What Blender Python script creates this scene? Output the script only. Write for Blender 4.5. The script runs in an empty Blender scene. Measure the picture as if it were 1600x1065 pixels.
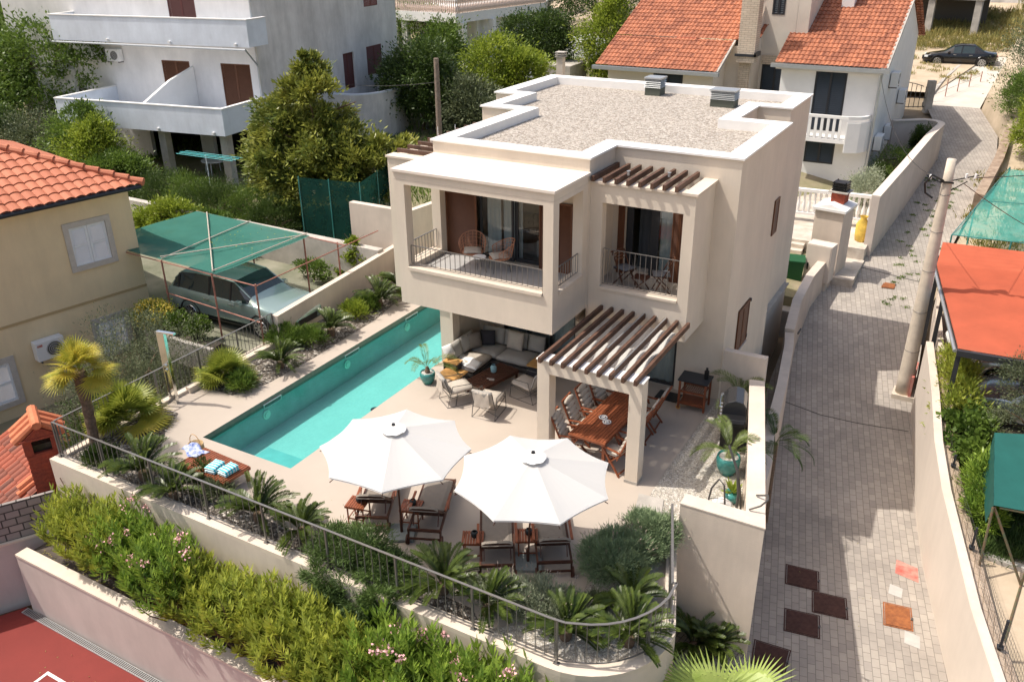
import bpy, math, random
import numpy as np
from mathutils import Vector, Matrix, noise
R = math.radians
sc = bpy.context.scene
col = sc.collection
# ---------------------------------------------------------------- camera
CP = Vector((12.479, -16.268, 10.997))
YAW, PITCH, ROLL, FPX = -0.5180, -0.4430, -0.0100, 1349.9
_fw = Vector((math.sin(YAW)*math.cos(PITCH), math.cos(YAW)*math.cos(PITCH), math.sin(PITCH)))
_rt = Vector((math.cos(YAW), -math.sin(YAW), 0.0)); _up = _rt.cross(_fw)
_r2 = _rt*math.cos(ROLL)+_up*math.sin(ROLL); _u2 = -_rt*math.sin(ROLL)+_up*math.cos(ROLL)
cam = bpy.data.cameras.new('camera'); camo = bpy.data.objects.new('camera', cam); col.objects.link(camo)
cam.sensor_width = 36; cam.lens = FPX/1600*36; cam.clip_start = .1; cam.clip_end = 900
m = Matrix((_r2, _u2, -_fw)).transposed().to_4x4(); m.translation = CP
camo.matrix_world = m
sc.camera = camo
# ---------------------------------------------------------------- light
S = Vector((-.53, -.215, 1.0)).normalized()      # towards the sun
EL = math.asin(S.z); AZ = math.atan2(S.x, S.y)
w = bpy.data.worlds.new('World'); sc.world = w; w.use_nodes = True
nt = w.node_tree; bg = nt.nodes['Background']
sky = nt.nodes.new('ShaderNodeTexSky'); sky.sky_type = 'NISHITA'; sky.sun_disc = False
sky.sun_elevation = EL; sky.sun_rotation = AZ; sky.air_density = 1.0; sky.dust_density = 4.0; sky.ozone_density = 0.0
wb = nt.nodes.new('ShaderNodeMix'); wb.data_type = 'RGBA'; wb.blend_type = 'MULTIPLY'; wb.inputs['Factor'].default_value = 1; wb.inputs[7].default_value = (1.0,.965,.92,1)
nt.links.new(sky.outputs[0], wb.inputs[6]); nt.links.new(wb.outputs[2], bg.inputs[0]); bg.inputs[1].default_value = .15
sl = bpy.data.lights.new('sun', 'SUN'); sl.energy = 3.3; sl.angle = R(.5); sl.color = (1, .94, .85)
so = bpy.data.objects.new('sun', sl); col.objects.link(so)
so.rotation_euler = S.to_track_quat('Z', 'Y').to_euler()
vs = sc.view_settings; vs.view_transform = 'Standard'; vs.look = 'None'; vs.exposure = .42; vs.gamma = 1
try: sc.cycles.max_bounces = 8; sc.cycles.transparent_max_bounces = 24; sc.cycles.caustics_refractive = False; sc.cycles.caustics_reflective = False
except Exception: pass
# ---------------------------------------------------------------- helpers
def at(u, v, z):
    d = _fw+_r2*((u-800)/FPX)-_u2*((v-532.5)/FPX); t = (z-CP.z)/d.z
    return Vector((CP.x+d.x*t, CP.y+d.y*t, z))
def zr(y): return float(np.interp(y, [-40, 4, 9.8, 11.8, 14.2, 25, 54, 90, 400], [-3.9, -3.2, -2.5, -2.05, -1.5, -.5, 2, 6, 45]))
def tag(o, label=None, cat=None, group=None, kind=None):
    if label: o['label'] = label
    if cat: o['category'] = cat
    if group: o['group'] = group
    if kind: o['kind'] = kind
    return o
def empty(name, loc=(0, 0, 0), rz=0, label=None, cat=None, group=None):
    o = bpy.data.objects.new(name, None); col.objects.link(o); o.location = loc; o.rotation_euler = (0, 0, rz)
    o.empty_display_size = .1
    return tag(o, label, cat, group)
KIDS = {}
class MB:
    def __init__(s, M=None): s.v = []; s.f = []; s.M = M or Matrix.Identity(4)
    def add(s, vs_, fs):
        b = len(s.v); M = s.M
        s.v.extend([tuple(M @ Vector(p)) for p in vs_]); s.f.extend([tuple(b+i for i in f) for f in fs])
    def box(s, x0, y0, z0, x1, y1, z1):
        s.add([(x0,y0,z0),(x1,y0,z0),(x1,y1,z0),(x0,y1,z0),(x0,y0,z1),(x1,y0,z1),(x1,y1,z1),(x0,y1,z1)],
              [(0,3,2,1),(4,5,6,7),(0,1,5,4),(1,2,6,5),(2,3,7,6),(3,0,4,7)])
    def quad(s, a, b, c, d): s.add([a,b,c,d], [(0,1,2,3)])
    def beam(s, p, q, w_, h, up=(0,0,1)):
        p = Vector(p); q = Vector(q); d = (q-p).normalized(); up = Vector(up)
        if abs(d.dot(up)) > .98: up = Vector((0,1,0))
        x = d.cross(up).normalized()*w_/2; y = x.cross(d).normalized()*h/2
        s.add([p-x-y,p+x-y,p+x+y,p-x+y,q-x-y,q+x-y,q+x+y,q-x+y], [(0,3,2,1),(4,5,6,7),(0,1,5,4),(1,2,6,5),(2,3,7,6),(3,0,4,7)])
    def tube(s, pts, r, n=6, closed=False, cap=True):
        pts = [Vector(p) for p in pts]; k = len(pts); rr = r if isinstance(r, (list, tuple)) else [r]*k
        vs_ = []; prev = None
        for i, p in enumerate(pts):
            if closed: d = pts[(i+1)%k]-pts[i-1]
            else: d = pts[min(i+1,k-1)]-pts[max(i-1,0)]
            d = d.normalized() if d.length > 1e-9 else Vector((0,0,1))
            a = prev if prev is not None and abs(prev.dot(d)) < .95 else (Vector((0,0,1)) if abs(d.z) < .9 else Vector((1,0,0)))
            x = (a-d*a.dot(d)).normalized(); prev = x; y = d.cross(x)
            for j in range(n):
                t = 2*math.pi*j/n; vs_.append(p+(x*math.cos(t)+y*math.sin(t))*rr[i])
        fs = []
        for i in range(k if closed else k-1):
            for j in range(n):
                a0 = i*n+j; a1 = i*n+(j+1)%n; b0 = ((i+1)%k)*n+j; b1 = ((i+1)%k)*n+(j+1)%n
                fs.append((a0,a1,b1,b0))
        if cap and not closed: fs.append(tuple(range(n-1,-1,-1))); fs.append(tuple((k-1)*n+j for j in range(n)))
        s.add(vs_, fs)
    def cyl(s, c, r, h, n=16, r2=None):
        r2 = r if r2 is None else r2; x, y, z = c
        vs_ = [(x+r*math.cos(2*math.pi*i/n), y+r*math.sin(2*math.pi*i/n), z) for i in range(n)]+[(x+r2*math.cos(2*math.pi*i/n), y+r2*math.sin(2*math.pi*i/n), z+h) for i in range(n)]
        s.add(vs_, [(i,(i+1)%n,n+(i+1)%n,n+i) for i in range(n)]+[tuple(range(n-1,-1,-1)), tuple(range(n,2*n))])
    def lathe(s, prof, c=(0,0,0), n=20, sx=1, sy=1):
        vs_ = [(c[0]+r*sx*math.cos(2*math.pi*i/n), c[1]+r*sy*math.sin(2*math.pi*i/n), c[2]+z) for r, z in prof for i in range(n)]
        s.add(vs_, [(k*n+i, k*n+(i+1)%n, (k+1)*n+(i+1)%n, (k+1)*n+i) for k in range(len(prof)-1) for i in range(n)])
    def prism(s, poly, z0, z1, top=True, bottom=True, skip=()):
        n = len(poly)
        vs_ = [(p[0],p[1],(p[2] if len(p) > 2 else z0)) for p in poly]+[(p[0],p[1],z1) for p in poly]
        fs = [(i,(i+1)%n,n+(i+1)%n,n+i) for i in range(n) if i not in skip]
        if top: fs.append(tuple(range(n,2*n)))
        if bottom: fs.append(tuple(range(n-1,-1,-1)))
        s.add(vs_, fs)
    def wall(s, p, q, z0, z1, t, ops=(), ends=True):
        """wall from p to q (plan points), thickness t to the left of p->q, ops = (a0,a1,h0,h1) openings along it"""
        p = Vector((p[0],p[1],0)); q = Vector((q[0],q[1],0)); d = q-p; L = d.length; d.normalize(); nrm = Vector((-d.y,d.x,0))
        xs = sorted(set([0,L]+[min(max(a,0),L) for o in ops for a in o[:2]])); zs = sorted(set([z0,z1]+[min(max(a,z0),z1) for o in ops for a in o[2:4]]))
        def solid(i,j):
            if i < 0 or j < 0 or i >= len(xs)-1 or j >= len(zs)-1: return False
            cx = (xs[i]+xs[i+1])/2; cz = (zs[j]+zs[j+1])/2
            return not any(o[0] < cx < o[1] and o[2] < cz < o[3] for o in ops)
        P = lambda a,z,k: tuple(p+d*a+nrm*(t*k)+Vector((0,0,z)))
        for i in range(len(xs)-1):
            for j in range(len(zs)-1):
                if not solid(i,j): continue
                a,b,c,e = xs[i],xs[i+1],zs[j],zs[j+1]
                s.quad(P(a,c,0),P(b,c,0),P(b,e,0),P(a,e,0)); s.quad(P(b,c,1),P(a,c,1),P(a,e,1),P(b,e,1))
                if not solid(i-1,j) and (i > 0 or ends): s.quad(P(a,c,1),P(a,c,0),P(a,e,0),P(a,e,1))
                if not solid(i+1,j) and (i < len(xs)-2 or ends): s.quad(P(b,c,0),P(b,c,1),P(b,e,1),P(b,e,0))
                if not solid(i,j-1): s.quad(P(a,c,1),P(b,c,1),P(b,c,0),P(a,c,0))
                if not solid(i,j+1): s.quad(P(a,e,0),P(b,e,0),P(b,e,1),P(a,e,1))
    def build(s, name, mat, parent=None, smooth=False, bevel=0, loc=None, mesh_only=False):
        me = bpy.data.meshes.new(name); me.from_pydata(s.v, [], s.f); me.materials.append(mat)
        if smooth: me.polygons.foreach_set('use_smooth', [True]*len(me.polygons))
        me.update()
        if mesh_only: return me
        return link(name, me, parent, bevel, loc)
def link(name, me, parent=None, bevel=0, loc=None, rot=None, scale=None):
    o = bpy.data.objects.new(name, me); col.objects.link(o)
    if loc is not None: o.location = loc
    if rot is not None: o.rotation_euler = rot
    if scale is not None: o.scale = scale
    if parent: o.parent = parent; KIDS.setdefault(parent.name, []).append(o)
    if bevel:
        b = o.modifiers.new('bevel', 'BEVEL'); b.width = bevel; b.segments = 2; b.limit_method = 'ANGLE'
    return o
def copy_tree(o, parent=None):
    c = o.copy(); col.objects.link(c); c.parent = parent
    if parent: KIDS.setdefault(parent.name, []).append(c)
    for ch in KIDS.get(o.name, []): copy_tree(ch, c)
    return c
def place(o, loc, rz=0, label=None, group=None, s=None):
    o.location = loc; o.rotation_euler = (0,0,rz)
    if s: o.scale = (s,s,s)
    return tag(o, label, None, group)
# ---------------------------------------------------------------- materials
def smooth_by_angle(me, a=40):
    me.polygons.foreach_set('use_smooth', [True]*len(me.polygons))
    try: me.set_sharp_from_angle(angle=math.radians(a))
    except Exception: pass
def mat(name, c, rough=.8, var=0, vscale=3, bump=0, bscale=40, metal=0, spec=.3, c2=None, detail=4, coord='Object', streak=0):
    m_ = bpy.data.materials.new(name); m_.use_nodes = True; t = m_.node_tree; b = t.nodes['Principled BSDF']
    b.inputs['Roughness'].default_value = rough; b.inputs['Metallic'].default_value = metal; b.inputs['Specular IOR Level'].default_value = spec
    b.inputs['Base Color'].default_value = (*c, 1)
    if var or c2 or bump:
        tc = t.nodes.new('ShaderNodeTexCoord')
    if var or c2:
        n = t.nodes.new('ShaderNodeTexNoise'); n.inputs['Scale'].default_value = vscale; n.inputs['Detail'].default_value = detail; n.inputs['Roughness'].default_value = .62
        t.links.new(tc.outputs[coord], n.inputs['Vector'])
        r = t.nodes.new('ShaderNodeValToRGB'); r.color_ramp.elements[0].position = .3; r.color_ramp.elements[1].position = .7
        a = c2 or tuple(x*(1-var) for x in c); bb = c if c2 else tuple(min(1, x*(1+var*.7)) for x in c)
        r.color_ramp.elements[0].color = (*a,1); r.color_ramp.elements[1].color = (*bb,1)
        t.links.new(n.outputs['Fac'], r.inputs[0]); t.links.new(r.outputs[0], b.inputs['Base Color'])
    if streak:
        mp = t.nodes.new('ShaderNodeMapping'); mp.inputs['Scale'].default_value = (1.3,1.3,.3); t.links.new(tc.outputs['Object'], mp.inputs[0])
        n3 = t.nodes.new('ShaderNodeTexNoise'); n3.inputs['Scale'].default_value = 1; n3.inputs['Detail'].default_value = 6; n3.inputs['Roughness'].default_value = .7; t.links.new(mp.outputs[0], n3.inputs['Vector'])
        m3 = t.nodes.new('ShaderNodeMapRange'); m3.inputs['From Min'].default_value = .35; m3.inputs['From Max'].default_value = .62; m3.inputs['To Min'].default_value = 1-streak; m3.inputs['To Max'].default_value = 1.0; t.links.new(n3.outputs['Fac'], m3.inputs['Value'])
        mm = t.nodes.new('ShaderNodeMix'); mm.data_type = 'RGBA'; mm.blend_type = 'MULTIPLY'; mm.inputs['Factor'].default_value = 1; t.links.new(r.outputs[0], mm.inputs[6]); t.links.new(m3.outputs[0], mm.inputs[7]); t.links.new(mm.outputs[2], b.inputs['Base Color'])
    if bump:
        n2 = t.nodes.new('ShaderNodeTexNoise'); n2.inputs['Scale'].default_value = bscale; n2.inputs['Detail'].default_value = 5
        t.links.new(tc.outputs[coord], n2.inputs['Vector'])
        bp = t.nodes.new('ShaderNodeBump'); bp.inputs['Strength'].default_value = bump; bp.inputs['Distance'].default_value = .02
        t.links.new(n2.outputs['Fac'], bp.inputs['Height']); t.links.new(bp.outputs[0], b.inputs['Normal'])
    return m_
def leafmat(name, c, c2=None, trans=.35, rough=.45, scale=1.2):
    """leaf colour varies from clump to clump and leaf to leaf; light passes through"""
    m_ = bpy.data.materials.new(name); m_.use_nodes = True; t = m_.node_tree; b = t.nodes['Principled BSDF']
    c2 = c2 or tuple(x*.55 for x in c)
    tc = t.nodes.new('ShaderNodeTexCoord'); n = t.nodes.new('ShaderNodeTexNoise'); n.inputs['Scale'].default_value = scale; n.inputs['Detail'].default_value = 6; n.inputs['Roughness'].default_value = .75
    t.links.new(tc.outputs['Object'], n.inputs['Vector'])
    r = t.nodes.new('ShaderNodeValToRGB'); r.color_ramp.elements[0].position = .36; r.color_ramp.elements[1].position = .64
    r.color_ramp.elements[0].color = (*c2,1); r.color_ramp.elements[1].color = (*c,1)
    t.links.new(n.outputs['Fac'], r.inputs[0]); t.links.new(r.outputs[0], b.inputs['Base Color'])
    b.inputs['Roughness'].default_value = rough; b.inputs['Specular IOR Level'].default_value = .35
    tr = t.nodes.new('ShaderNodeBsdfTranslucent'); t.links.new(r.outputs[0], tr.inputs['Color'])
    mx = t.nodes.new('ShaderNodeMixShader'); mx.inputs[0].default_value = trans
    t.links.new(b.outputs[0], mx.inputs[1]); t.links.new(tr.outputs[0], mx.inputs[2])
    t.links.new(mx.outputs[0], t.nodes['Material Output'].inputs['Surface'])
    return m_
def gravelmat(name, cols, scale, bump=1.0, shift=0, dark=.25):
    m_ = bpy.data.materials.new(name); m_.use_nodes = True; t = m_.node_tree; b = t.nodes['Principled BSDF']
    tc = t.nodes.new('ShaderNodeTexCoord'); v = t.nodes.new('ShaderNodeTexVoronoi'); v.inputs['Scale'].default_value = scale
    t.links.new(tc.outputs['Object'], v.inputs['Vector'])
    r = t.nodes.new('ShaderNodeValToRGB'); r.color_ramp.interpolation = 'LINEAR'
    while len(r.color_ramp.elements) < len(cols): r.color_ramp.elements.new(.5)
    for i, c in enumerate(cols): r.color_ramp.elements[i].position = i/(len(cols)-1); r.color_ramp.elements[i].color = (*c,1)
    sp = t.nodes.new('ShaderNodeSeparateColor'); t.links.new(v.outputs['Color'], sp.inputs[0]); t.links.new(sp.outputs[0], r.inputs[0])
    # gaps between stones
    v2 = t.nodes.new('ShaderNodeTexVoronoi'); v2.inputs['Scale'].default_value = scale; v2.feature = 'DISTANCE_TO_EDGE'; t.links.new(tc.outputs['Object'], v2.inputs['Vector'])
    mr = t.nodes.new('ShaderNodeMapRange'); mr.inputs['From Max'].default_value = .16; mr.inputs['To Min'].default_value = dark; t.links.new(v2.outputs['Distance'], mr.inputs['Value'])
    mu = t.nodes.new('ShaderNodeMix'); mu.data_type = 'RGBA'; mu.blend_type = 'MULTIPLY'; mu.inputs['Factor'].default_value = 1
    t.links.new(r.outputs[0], mu.inputs[6]); t.links.new(mr.outputs[0], mu.inputs[7]); t.links.new(mu.outputs[2], b.inputs['Base Color'])
    bp = t.nodes.new('ShaderNodeBump'); bp.inputs['Strength'].default_value = bump; bp.inputs['Distance'].default_value = .03
    t.links.new(mr.outputs[0], bp.inputs['Height']); t.links.new(bp.outputs[0], b.inputs['Normal'])
    b.inputs['Roughness'].default_value = .85
    return m_
def pavermat(name, c1, c2, mortar, bw=.24, bh=.145, rot=0, ms=.05, bump=.35, off=.5, var2=.25):
    m_ = bpy.data.materials.new(name); m_.use_nodes = True; t = m_.node_tree; b = t.nodes['Principled BSDF']
    tc = t.nodes.new('ShaderNodeTexCoord'); mp = t.nodes.new('ShaderNodeMapping'); mp.inputs['Rotation'].default_value = (0,0,rot); t.links.new(tc.outputs['Object'], mp.inputs[0])
    k = t.nodes.new('ShaderNodeTexBrick'); k.inputs['Scale'].default_value = 1; k.inputs['Brick Width'].default_value = bw; k.inputs['Row Height'].default_value = bh
    k.inputs['Mortar Size'].default_value = bh*ms; k.inputs['Mortar Smooth'].default_value = .3; k.inputs['Color1'].default_value = (*c1,1); k.inputs['Color2'].default_value = (*c2,1); k.inputs['Mortar'].default_value = (*mortar,1); k.offset = off
    t.links.new(mp.outputs[0], k.inputs[0])
    n = t.nodes.new('ShaderNodeTexNoise'); n.inputs['Scale'].default_value = .55; n.inputs['Detail'].default_value = 8; n.inputs['Roughness'].default_value = .7; t.links.new(tc.outputs['Object'], n.inputs['Vector'])
    mr = t.nodes.new('ShaderNodeMapRange'); mr.inputs['From Min'].default_value = .3; mr.inputs['From Max'].default_value = .7; mr.inputs['To Min'].default_value = 1-var2; mr.inputs['To Max'].default_value = 1+var2*.5; t.links.new(n.outputs['Fac'], mr.inputs['Value'])
    mu = t.nodes.new('ShaderNodeMix'); mu.data_type = 'RGBA'; mu.blend_type = 'MULTIPLY'; mu.inputs['Factor'].default_value = 1
    t.links.new(k.outputs['Color'], mu.inputs[6]); t.links.new(mr.outputs[0], mu.inputs[7]); t.links.new(mu.outputs[2], b.inputs['Base Color'])
    bp = t.nodes.new('ShaderNodeBump'); bp.inputs['Strength'].default_value = bump; bp.inputs['Distance'].default_value = .01; bp.invert = True
    t.links.new(k.outputs['Fac'], bp.inputs['Height']); t.links.new(bp.outputs[0], b.inputs['Normal']); b.inputs['Roughness'].default_value = .85
    return m_
def tilemat(name, c1, c2, pitch, course):
    """each barrel tile its own tone: object x across, y along the slope"""
    m_ = bpy.data.materials.new(name); m_.use_nodes = True; t = m_.node_tree; b = t.nodes['Principled BSDF']
    tc = t.nodes.new('ShaderNodeTexCoord'); mp = t.nodes.new('ShaderNodeMapping'); mp.inputs['Scale'].default_value = (1/pitch, 1/course, 0); t.links.new(tc.outputs['Object'], mp.inputs[0])
    fl = t.nodes.new('ShaderNodeVectorMath'); fl.operation = 'FLOOR'; t.links.new(mp.outputs[0], fl.inputs[0])
    wn = t.nodes.new('ShaderNodeTexWhiteNoise'); wn.noise_dimensions = '2D'; t.links.new(fl.outputs[0], wn.inputs['Vector'])
    n = t.nodes.new('ShaderNodeTexNoise'); n.inputs['Scale'].default_value = .9; n.inputs['Detail'].default_value = 5; t.links.new(tc.outputs['Object'], n.inputs['Vector'])
    ad = t.nodes.new('ShaderNodeMath'); ad.operation = 'MULTIPLY_ADD'; ad.inputs[1].default_value = .55; t.links.new(wn.outputs['Value'], ad.inputs[0]); 
    m2 = t.nodes.new('ShaderNodeMath'); m2.operation = 'MULTIPLY'; m2.inputs[1].default_value = .5; t.links.new(n.outputs['Fac'], m2.inputs[0]); t.links.new(m2.outputs[0], ad.inputs[2])
    r = t.nodes.new('ShaderNodeValToRGB'); r.color_ramp.elements[0].position = .1; r.color_ramp.elements[1].position = .8; r.color_ramp.elements[0].color = (*c2,1); r.color_ramp.elements[1].color = (*c1,1)
    t.links.new(ad.outputs[0], r.inputs[0]); t.links.new(r.outputs[0], b.inputs['Base Color']); b.inputs['Roughness'].default_value = .75
    return m_
def sheermat(name, c, op, rough=.9, weave=0):
    """net or cloth that lets a share of light through"""
    m_ = bpy.data.materials.new(name); m_.use_nodes = True; t = m_.node_tree; b = t.nodes['Principled BSDF']
    b.inputs['Base Color'].default_value = (*c,1); b.inputs['Roughness'].default_value = rough; b.inputs['Specular IOR Level'].default_value = .1
    tr = t.nodes.new('ShaderNodeBsdfTransparent'); mx = t.nodes.new('ShaderNodeMixShader'); mx.inputs[0].default_value = op
    if weave:
        tc = t.nodes.new('ShaderNodeTexCoord'); n = t.nodes.new('ShaderNodeTexNoise'); n.inputs['Scale'].default_value = weave; n.inputs['Detail'].default_value = 4; t.links.new(tc.outputs['Object'], n.inputs['Vector'])
        mr = t.nodes.new('ShaderNodeMapRange'); mr.inputs['From Min'].default_value = .3; mr.inputs['From Max'].default_value = .7; mr.inputs['To Min'].default_value = op-.1; mr.inputs['To Max'].default_value = min(1,op+.12); t.links.new(n.outputs['Fac'], mr.inputs['Value']); t.links.new(mr.outputs[0], mx.inputs[0])
    tl = t.nodes.new('ShaderNodeBsdfTranslucent'); tl.inputs['Color'].default_value = (*c,1)
    m3 = t.nodes.new('ShaderNodeMixShader'); m3.inputs[0].default_value = .3; t.links.new(b.outputs[0], m3.inputs[1]); t.links.new(tl.outputs[0], m3.inputs[2])
    t.links.new(tr.outputs[0], mx.inputs[1]); t.links.new(m3.outputs[0], mx.inputs[2]); t.links.new(mx.outputs[0], t.nodes['Material Output'].inputs['Surface'])
    return m_
def glassmat(name, tint=(.75,.85,.85), refl=.12):
    m_ = bpy.data.materials.new(name); m_.use_nodes = True; t = m_.node_tree
    t.nodes.remove(t.nodes['Principled BSDF'])
    tr = t.nodes.new('ShaderNodeBsdfTransparent'); tr.inputs[0].default_value = (*tint,1); g = t.nodes.new('ShaderNodeBsdfGlossy'); g.inputs['Roughness'].default_value = .02
    fr = t.nodes.new('ShaderNodeFresnel'); fr.inputs[0].default_value = 1.5; ad = t.nodes.new('ShaderNodeMath'); ad.operation = 'ADD'; ad.inputs[1].default_value = refl; ad.use_clamp = True; t.links.new(fr.outputs[0], ad.inputs[0])
    mx = t.nodes.new('ShaderNodeMixShader'); t.links.new(ad.outputs[0], mx.inputs[0]); t.links.new(tr.outputs[0], mx.inputs[1]); t.links.new(g.outputs[0], mx.inputs[2]); t.links.new(mx.outputs[0], t.nodes['Material Output'].inputs['Surface'])
    return m_
M = {}
M['stucco'] = mat('stucco', (.72,.63,.52), .9, .05, .7, .3, 45, streak=.09)
M['stucco_wall'] = mat('stucco_wall', (.67,.575,.485), .9, .10, .8, .3, 45, streak=.13)
M['cap'] = mat('white_cap', (.84,.82,.79), .6, .04, 3)
M['capstone'] = mat('capstone', (.66,.57,.47), .8, .06, 4)
M['deck'] = mat('deck_plaster', (.445,.385,.325), .75, .07, .5, .08, 120)
M['white'] = mat('white_paint', (.8,.79,.77), .7, .05, 1.5, .1, 40)
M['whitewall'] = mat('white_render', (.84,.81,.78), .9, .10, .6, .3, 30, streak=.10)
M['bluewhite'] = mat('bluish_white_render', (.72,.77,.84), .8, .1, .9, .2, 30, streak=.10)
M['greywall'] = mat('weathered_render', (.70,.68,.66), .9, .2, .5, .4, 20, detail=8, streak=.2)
M['yellow'] = mat('yellow_render', (.82,.66,.42), .9, .08, .5, .25, 40, detail=7, streak=.10)
M['redwall'] = mat('red_render', (.42,.16,.12), .9, .08, .5)
M['concrete'] = mat('concrete', (.44,.41,.37), .9, .3, 1.2, .5, 30, detail=8)
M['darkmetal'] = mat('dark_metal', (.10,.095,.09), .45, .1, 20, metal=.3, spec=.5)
M['railmetal'] = mat('rail_metal', (.20,.19,.18), .35, .1, 10, metal=.4, spec=.6)
M['alu'] = mat('grey_metal', (.5,.52,.53), .4, .05, 5, metal=.7, spec=.5)
M['steel'] = mat('polished_steel', (.75,.75,.72), .12, 0, metal=1)
M['anthracite'] = mat('anthracite_frame', (.035,.037,.042), .4)
M['black'] = mat('black_plastic', (.012,.012,.013), .35, spec=.5)
M['brownwood'] = mat('brown_rafter_wood', (.115,.062,.042), .6, .35, 6, .2, 50)
M['shutter'] = mat('brown_shutter', (.15,.062,.032), .45, .12, 3)
M['teak'] = mat('reddish_teak', (.25,.075,.032), .45, .3, 9, .15, 60, spec=.4)
M['darkteak'] = mat('dark_teak', (.085,.035,.022), .5, .3, 9)
M['lightwood'] = mat('light_oak', (.56,.31,.11), .5, .2, 7)
M['taupe'] = mat('taupe_cushion', (.225,.195,.165), .95, .08, 8, .3, 90)
M['beigecushion'] = mat('beige_cushion', (.50,.445,.38), .95, .1, 7, .3, 90)
M['greycushion'] = mat('grey_cushion', (.36,.34,.31), .95, .08, 6, .3, 90)
M['darkcushion'] = mat('dark_cushion', (.04,.038,.045), .95)
M['whitefabric'] = mat('white_canvas', (.83,.82,.80), .85, .03, 2)
M['creamtop'] = mat('cream_membrane', (.74,.66,.575), .8, .05, 2)
# ================================================================ SETTING
def struct(name, mb, m_, parent=None, smooth=False):
    o = mb.build(name, m_, parent, smooth)
    if not parent: o['kind'] = 'structure'
    return o
def wallpath(mb, pts, t, closed=False):
    """pts: (x,y,z0,z1); wall of thickness t to the left of the path, mitred"""
    n = len(pts); out = []
    for i in range(n):
        p = Vector(pts[i][:2])
        a = (Vector(pts[i][:2])-Vector(pts[i-1][:2])).normalized() if (i > 0 or closed) else None
        b = (Vector(pts[(i+1)%n][:2])-p).normalized() if (i < n-1 or closed) else None
        if a is None: a = b
        if b is None: b = a
        na = Vector((-a.y,a.x)); nb = Vector((-b.y,b.x)); mm = (na+nb).normalized(); k = t/max(.3, mm.dot(na))
        out.append(p+mm*k)
    for i in range(n if closed else n-1):
        j = (i+1)%n; a, b = pts[i], pts[j]; c, d = out[i], out[j]
        A0,B0,C0,D0 = (a[0],a[1],a[2]),(b[0],b[1],b[2]),(c.x,c.y,a[2]),(d.x,d.y,b[2])
        A1,B1,C1,D1 = (a[0],a[1],a[3]),(b[0],b[1],b[3]),(c.x,c.y,a[3]),(d.x,d.y,b[3])
        mb.quad(A0,B0,B1,A1); mb.quad(D0,C0,C1,D1); mb.quad(A1,B1,D1,C1)
        if not closed and i == 0: mb.quad(C0,A0,A1,C1)
        if not closed and i == n-2: mb.quad(B0,D0,D1,B1)
# --- low ground sheet reaching the horizon
def lowz(y): return float(np.interp(y, [-400,8,14,20,54,90,400], [-3.9,-3.75,-1.95,-1.3,1.6,5.5,44]))
def grid(mb, xs, ys, fz):
    n = len(xs); mb.add([(x,y,fz(x,y)) for y in ys for x in xs], [(j*n+i,j*n+i+1,(j+1)*n+i+1,(j+1)*n+i) for j in range(len(ys)-1) for i in range(n-1)])
g = MB(); grid(g, [-400,-150,-60,-30,-10,0,7,12,20,40,90,200,400], [-400,-100,-30,-10,0,4,8,10,12,14,17,20,25,30,40,54,70,90,150,250,400], lambda x,y: lowz(y)+(.0 if y < 90 else 0))
M['soil'] = mat('dry_soil', (.30,.23,.16), .95, .35, .7, .6, 12, c2=(.17,.14,.09), detail=8)
M['darksoil'] = mat('dark_soil', (.13,.105,.085), .95, .3, 3, .8, 25, c2=(.035,.032,.03), detail=8)
M['dirt'] = mat('pale_dirt', (.58,.47,.35), .95, .2, .5, .5, 10, c2=(.36,.29,.2), detail=8)
struct('ground', g, M['soil'])
# --- road: pavers, then the concrete drive
M['pavers'] = pavermat('road_pavers', (.42,.375,.325), (.335,.30,.265), (.215,.19,.165), .26, .165, R(-103), .05, .2)
M['concdrive'] = mat('drive_concrete', (.55,.51,.45), .9, .12, 1, .3, 20)
RY = [-14,-6,-3,-.31,3.25,5,7,9.8,12,14.2,16.2,17,19.6,25,30,34,38,43.6,50,58]
RXR = [17.2,15.45,14.58,13.8,12.9,12.52,12.2,11.72,11.6,11.45,11.35,11.35,11.4,11.8,12.1,12.4,12.2,10.9,11.2,11.6]
RXL = [8.2,8.2,8.3,8.3,8.3,8.2,7.7,7.4,7.3,7.3,7.3,7.4,8.3,8.9,9.4,9.6,9.2,7.9,8.3,9.2]
for nm, i0, i1, mt in (('road', 0, 18, 'pavers'), ('driveway', 17, 20, 'concdrive')):
    b = MB()
    for i in range(i0, i1-1):
        for k in range(4):
            f0, f1 = k/4, (k+1)/4
            b.quad((RXL[i]+(RXR[i]-RXL[i])*f0,RY[i],zr(RY[i])),(RXL[i]+(RXR[i]-RXL[i])*f1,RY[i],zr(RY[i])),(RXL[i+1]+(RXR[i+1]-RXL[i+1])*f1,RY[i+1],zr(RY[i+1])),(RXL[i+1]+(RXR[i+1]-RXL[i+1])*f0,RY[i+1],zr(RY[i+1])))
    struct(nm, b, M[mt])
# joints across the road
b = MB(); M['joint'] = mat('dark_joint', (.07,.065,.06), .95)
def on(x, y, dz=.004): return (x, y, zr(y)+dz)
def strip(b, pts, w_, fz):
    for i in range(len(pts)-1):
        p = Vector(pts[i]); q = Vector(pts[i+1]); d = (q-p).normalized(); nn = Vector((-d.y,d.x))*w_/2
        b.quad(*[(a.x,a.y,fz(a.x,a.y)) for a in (p-nn,q-nn,q+nn,p+nn)])
strip(b, [(8.15,8.85),(9.3,8.6),(10.4,8.62),(11.8,8.8)], .035, lambda x,y: zr(y)+.005)
strip(b, [(8.4,18.4),(10.4,17.95),(11.3,17.8)], .05, lambda x,y: zr(y)+.005)
struct('road_joint', b, M['joint'])
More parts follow.
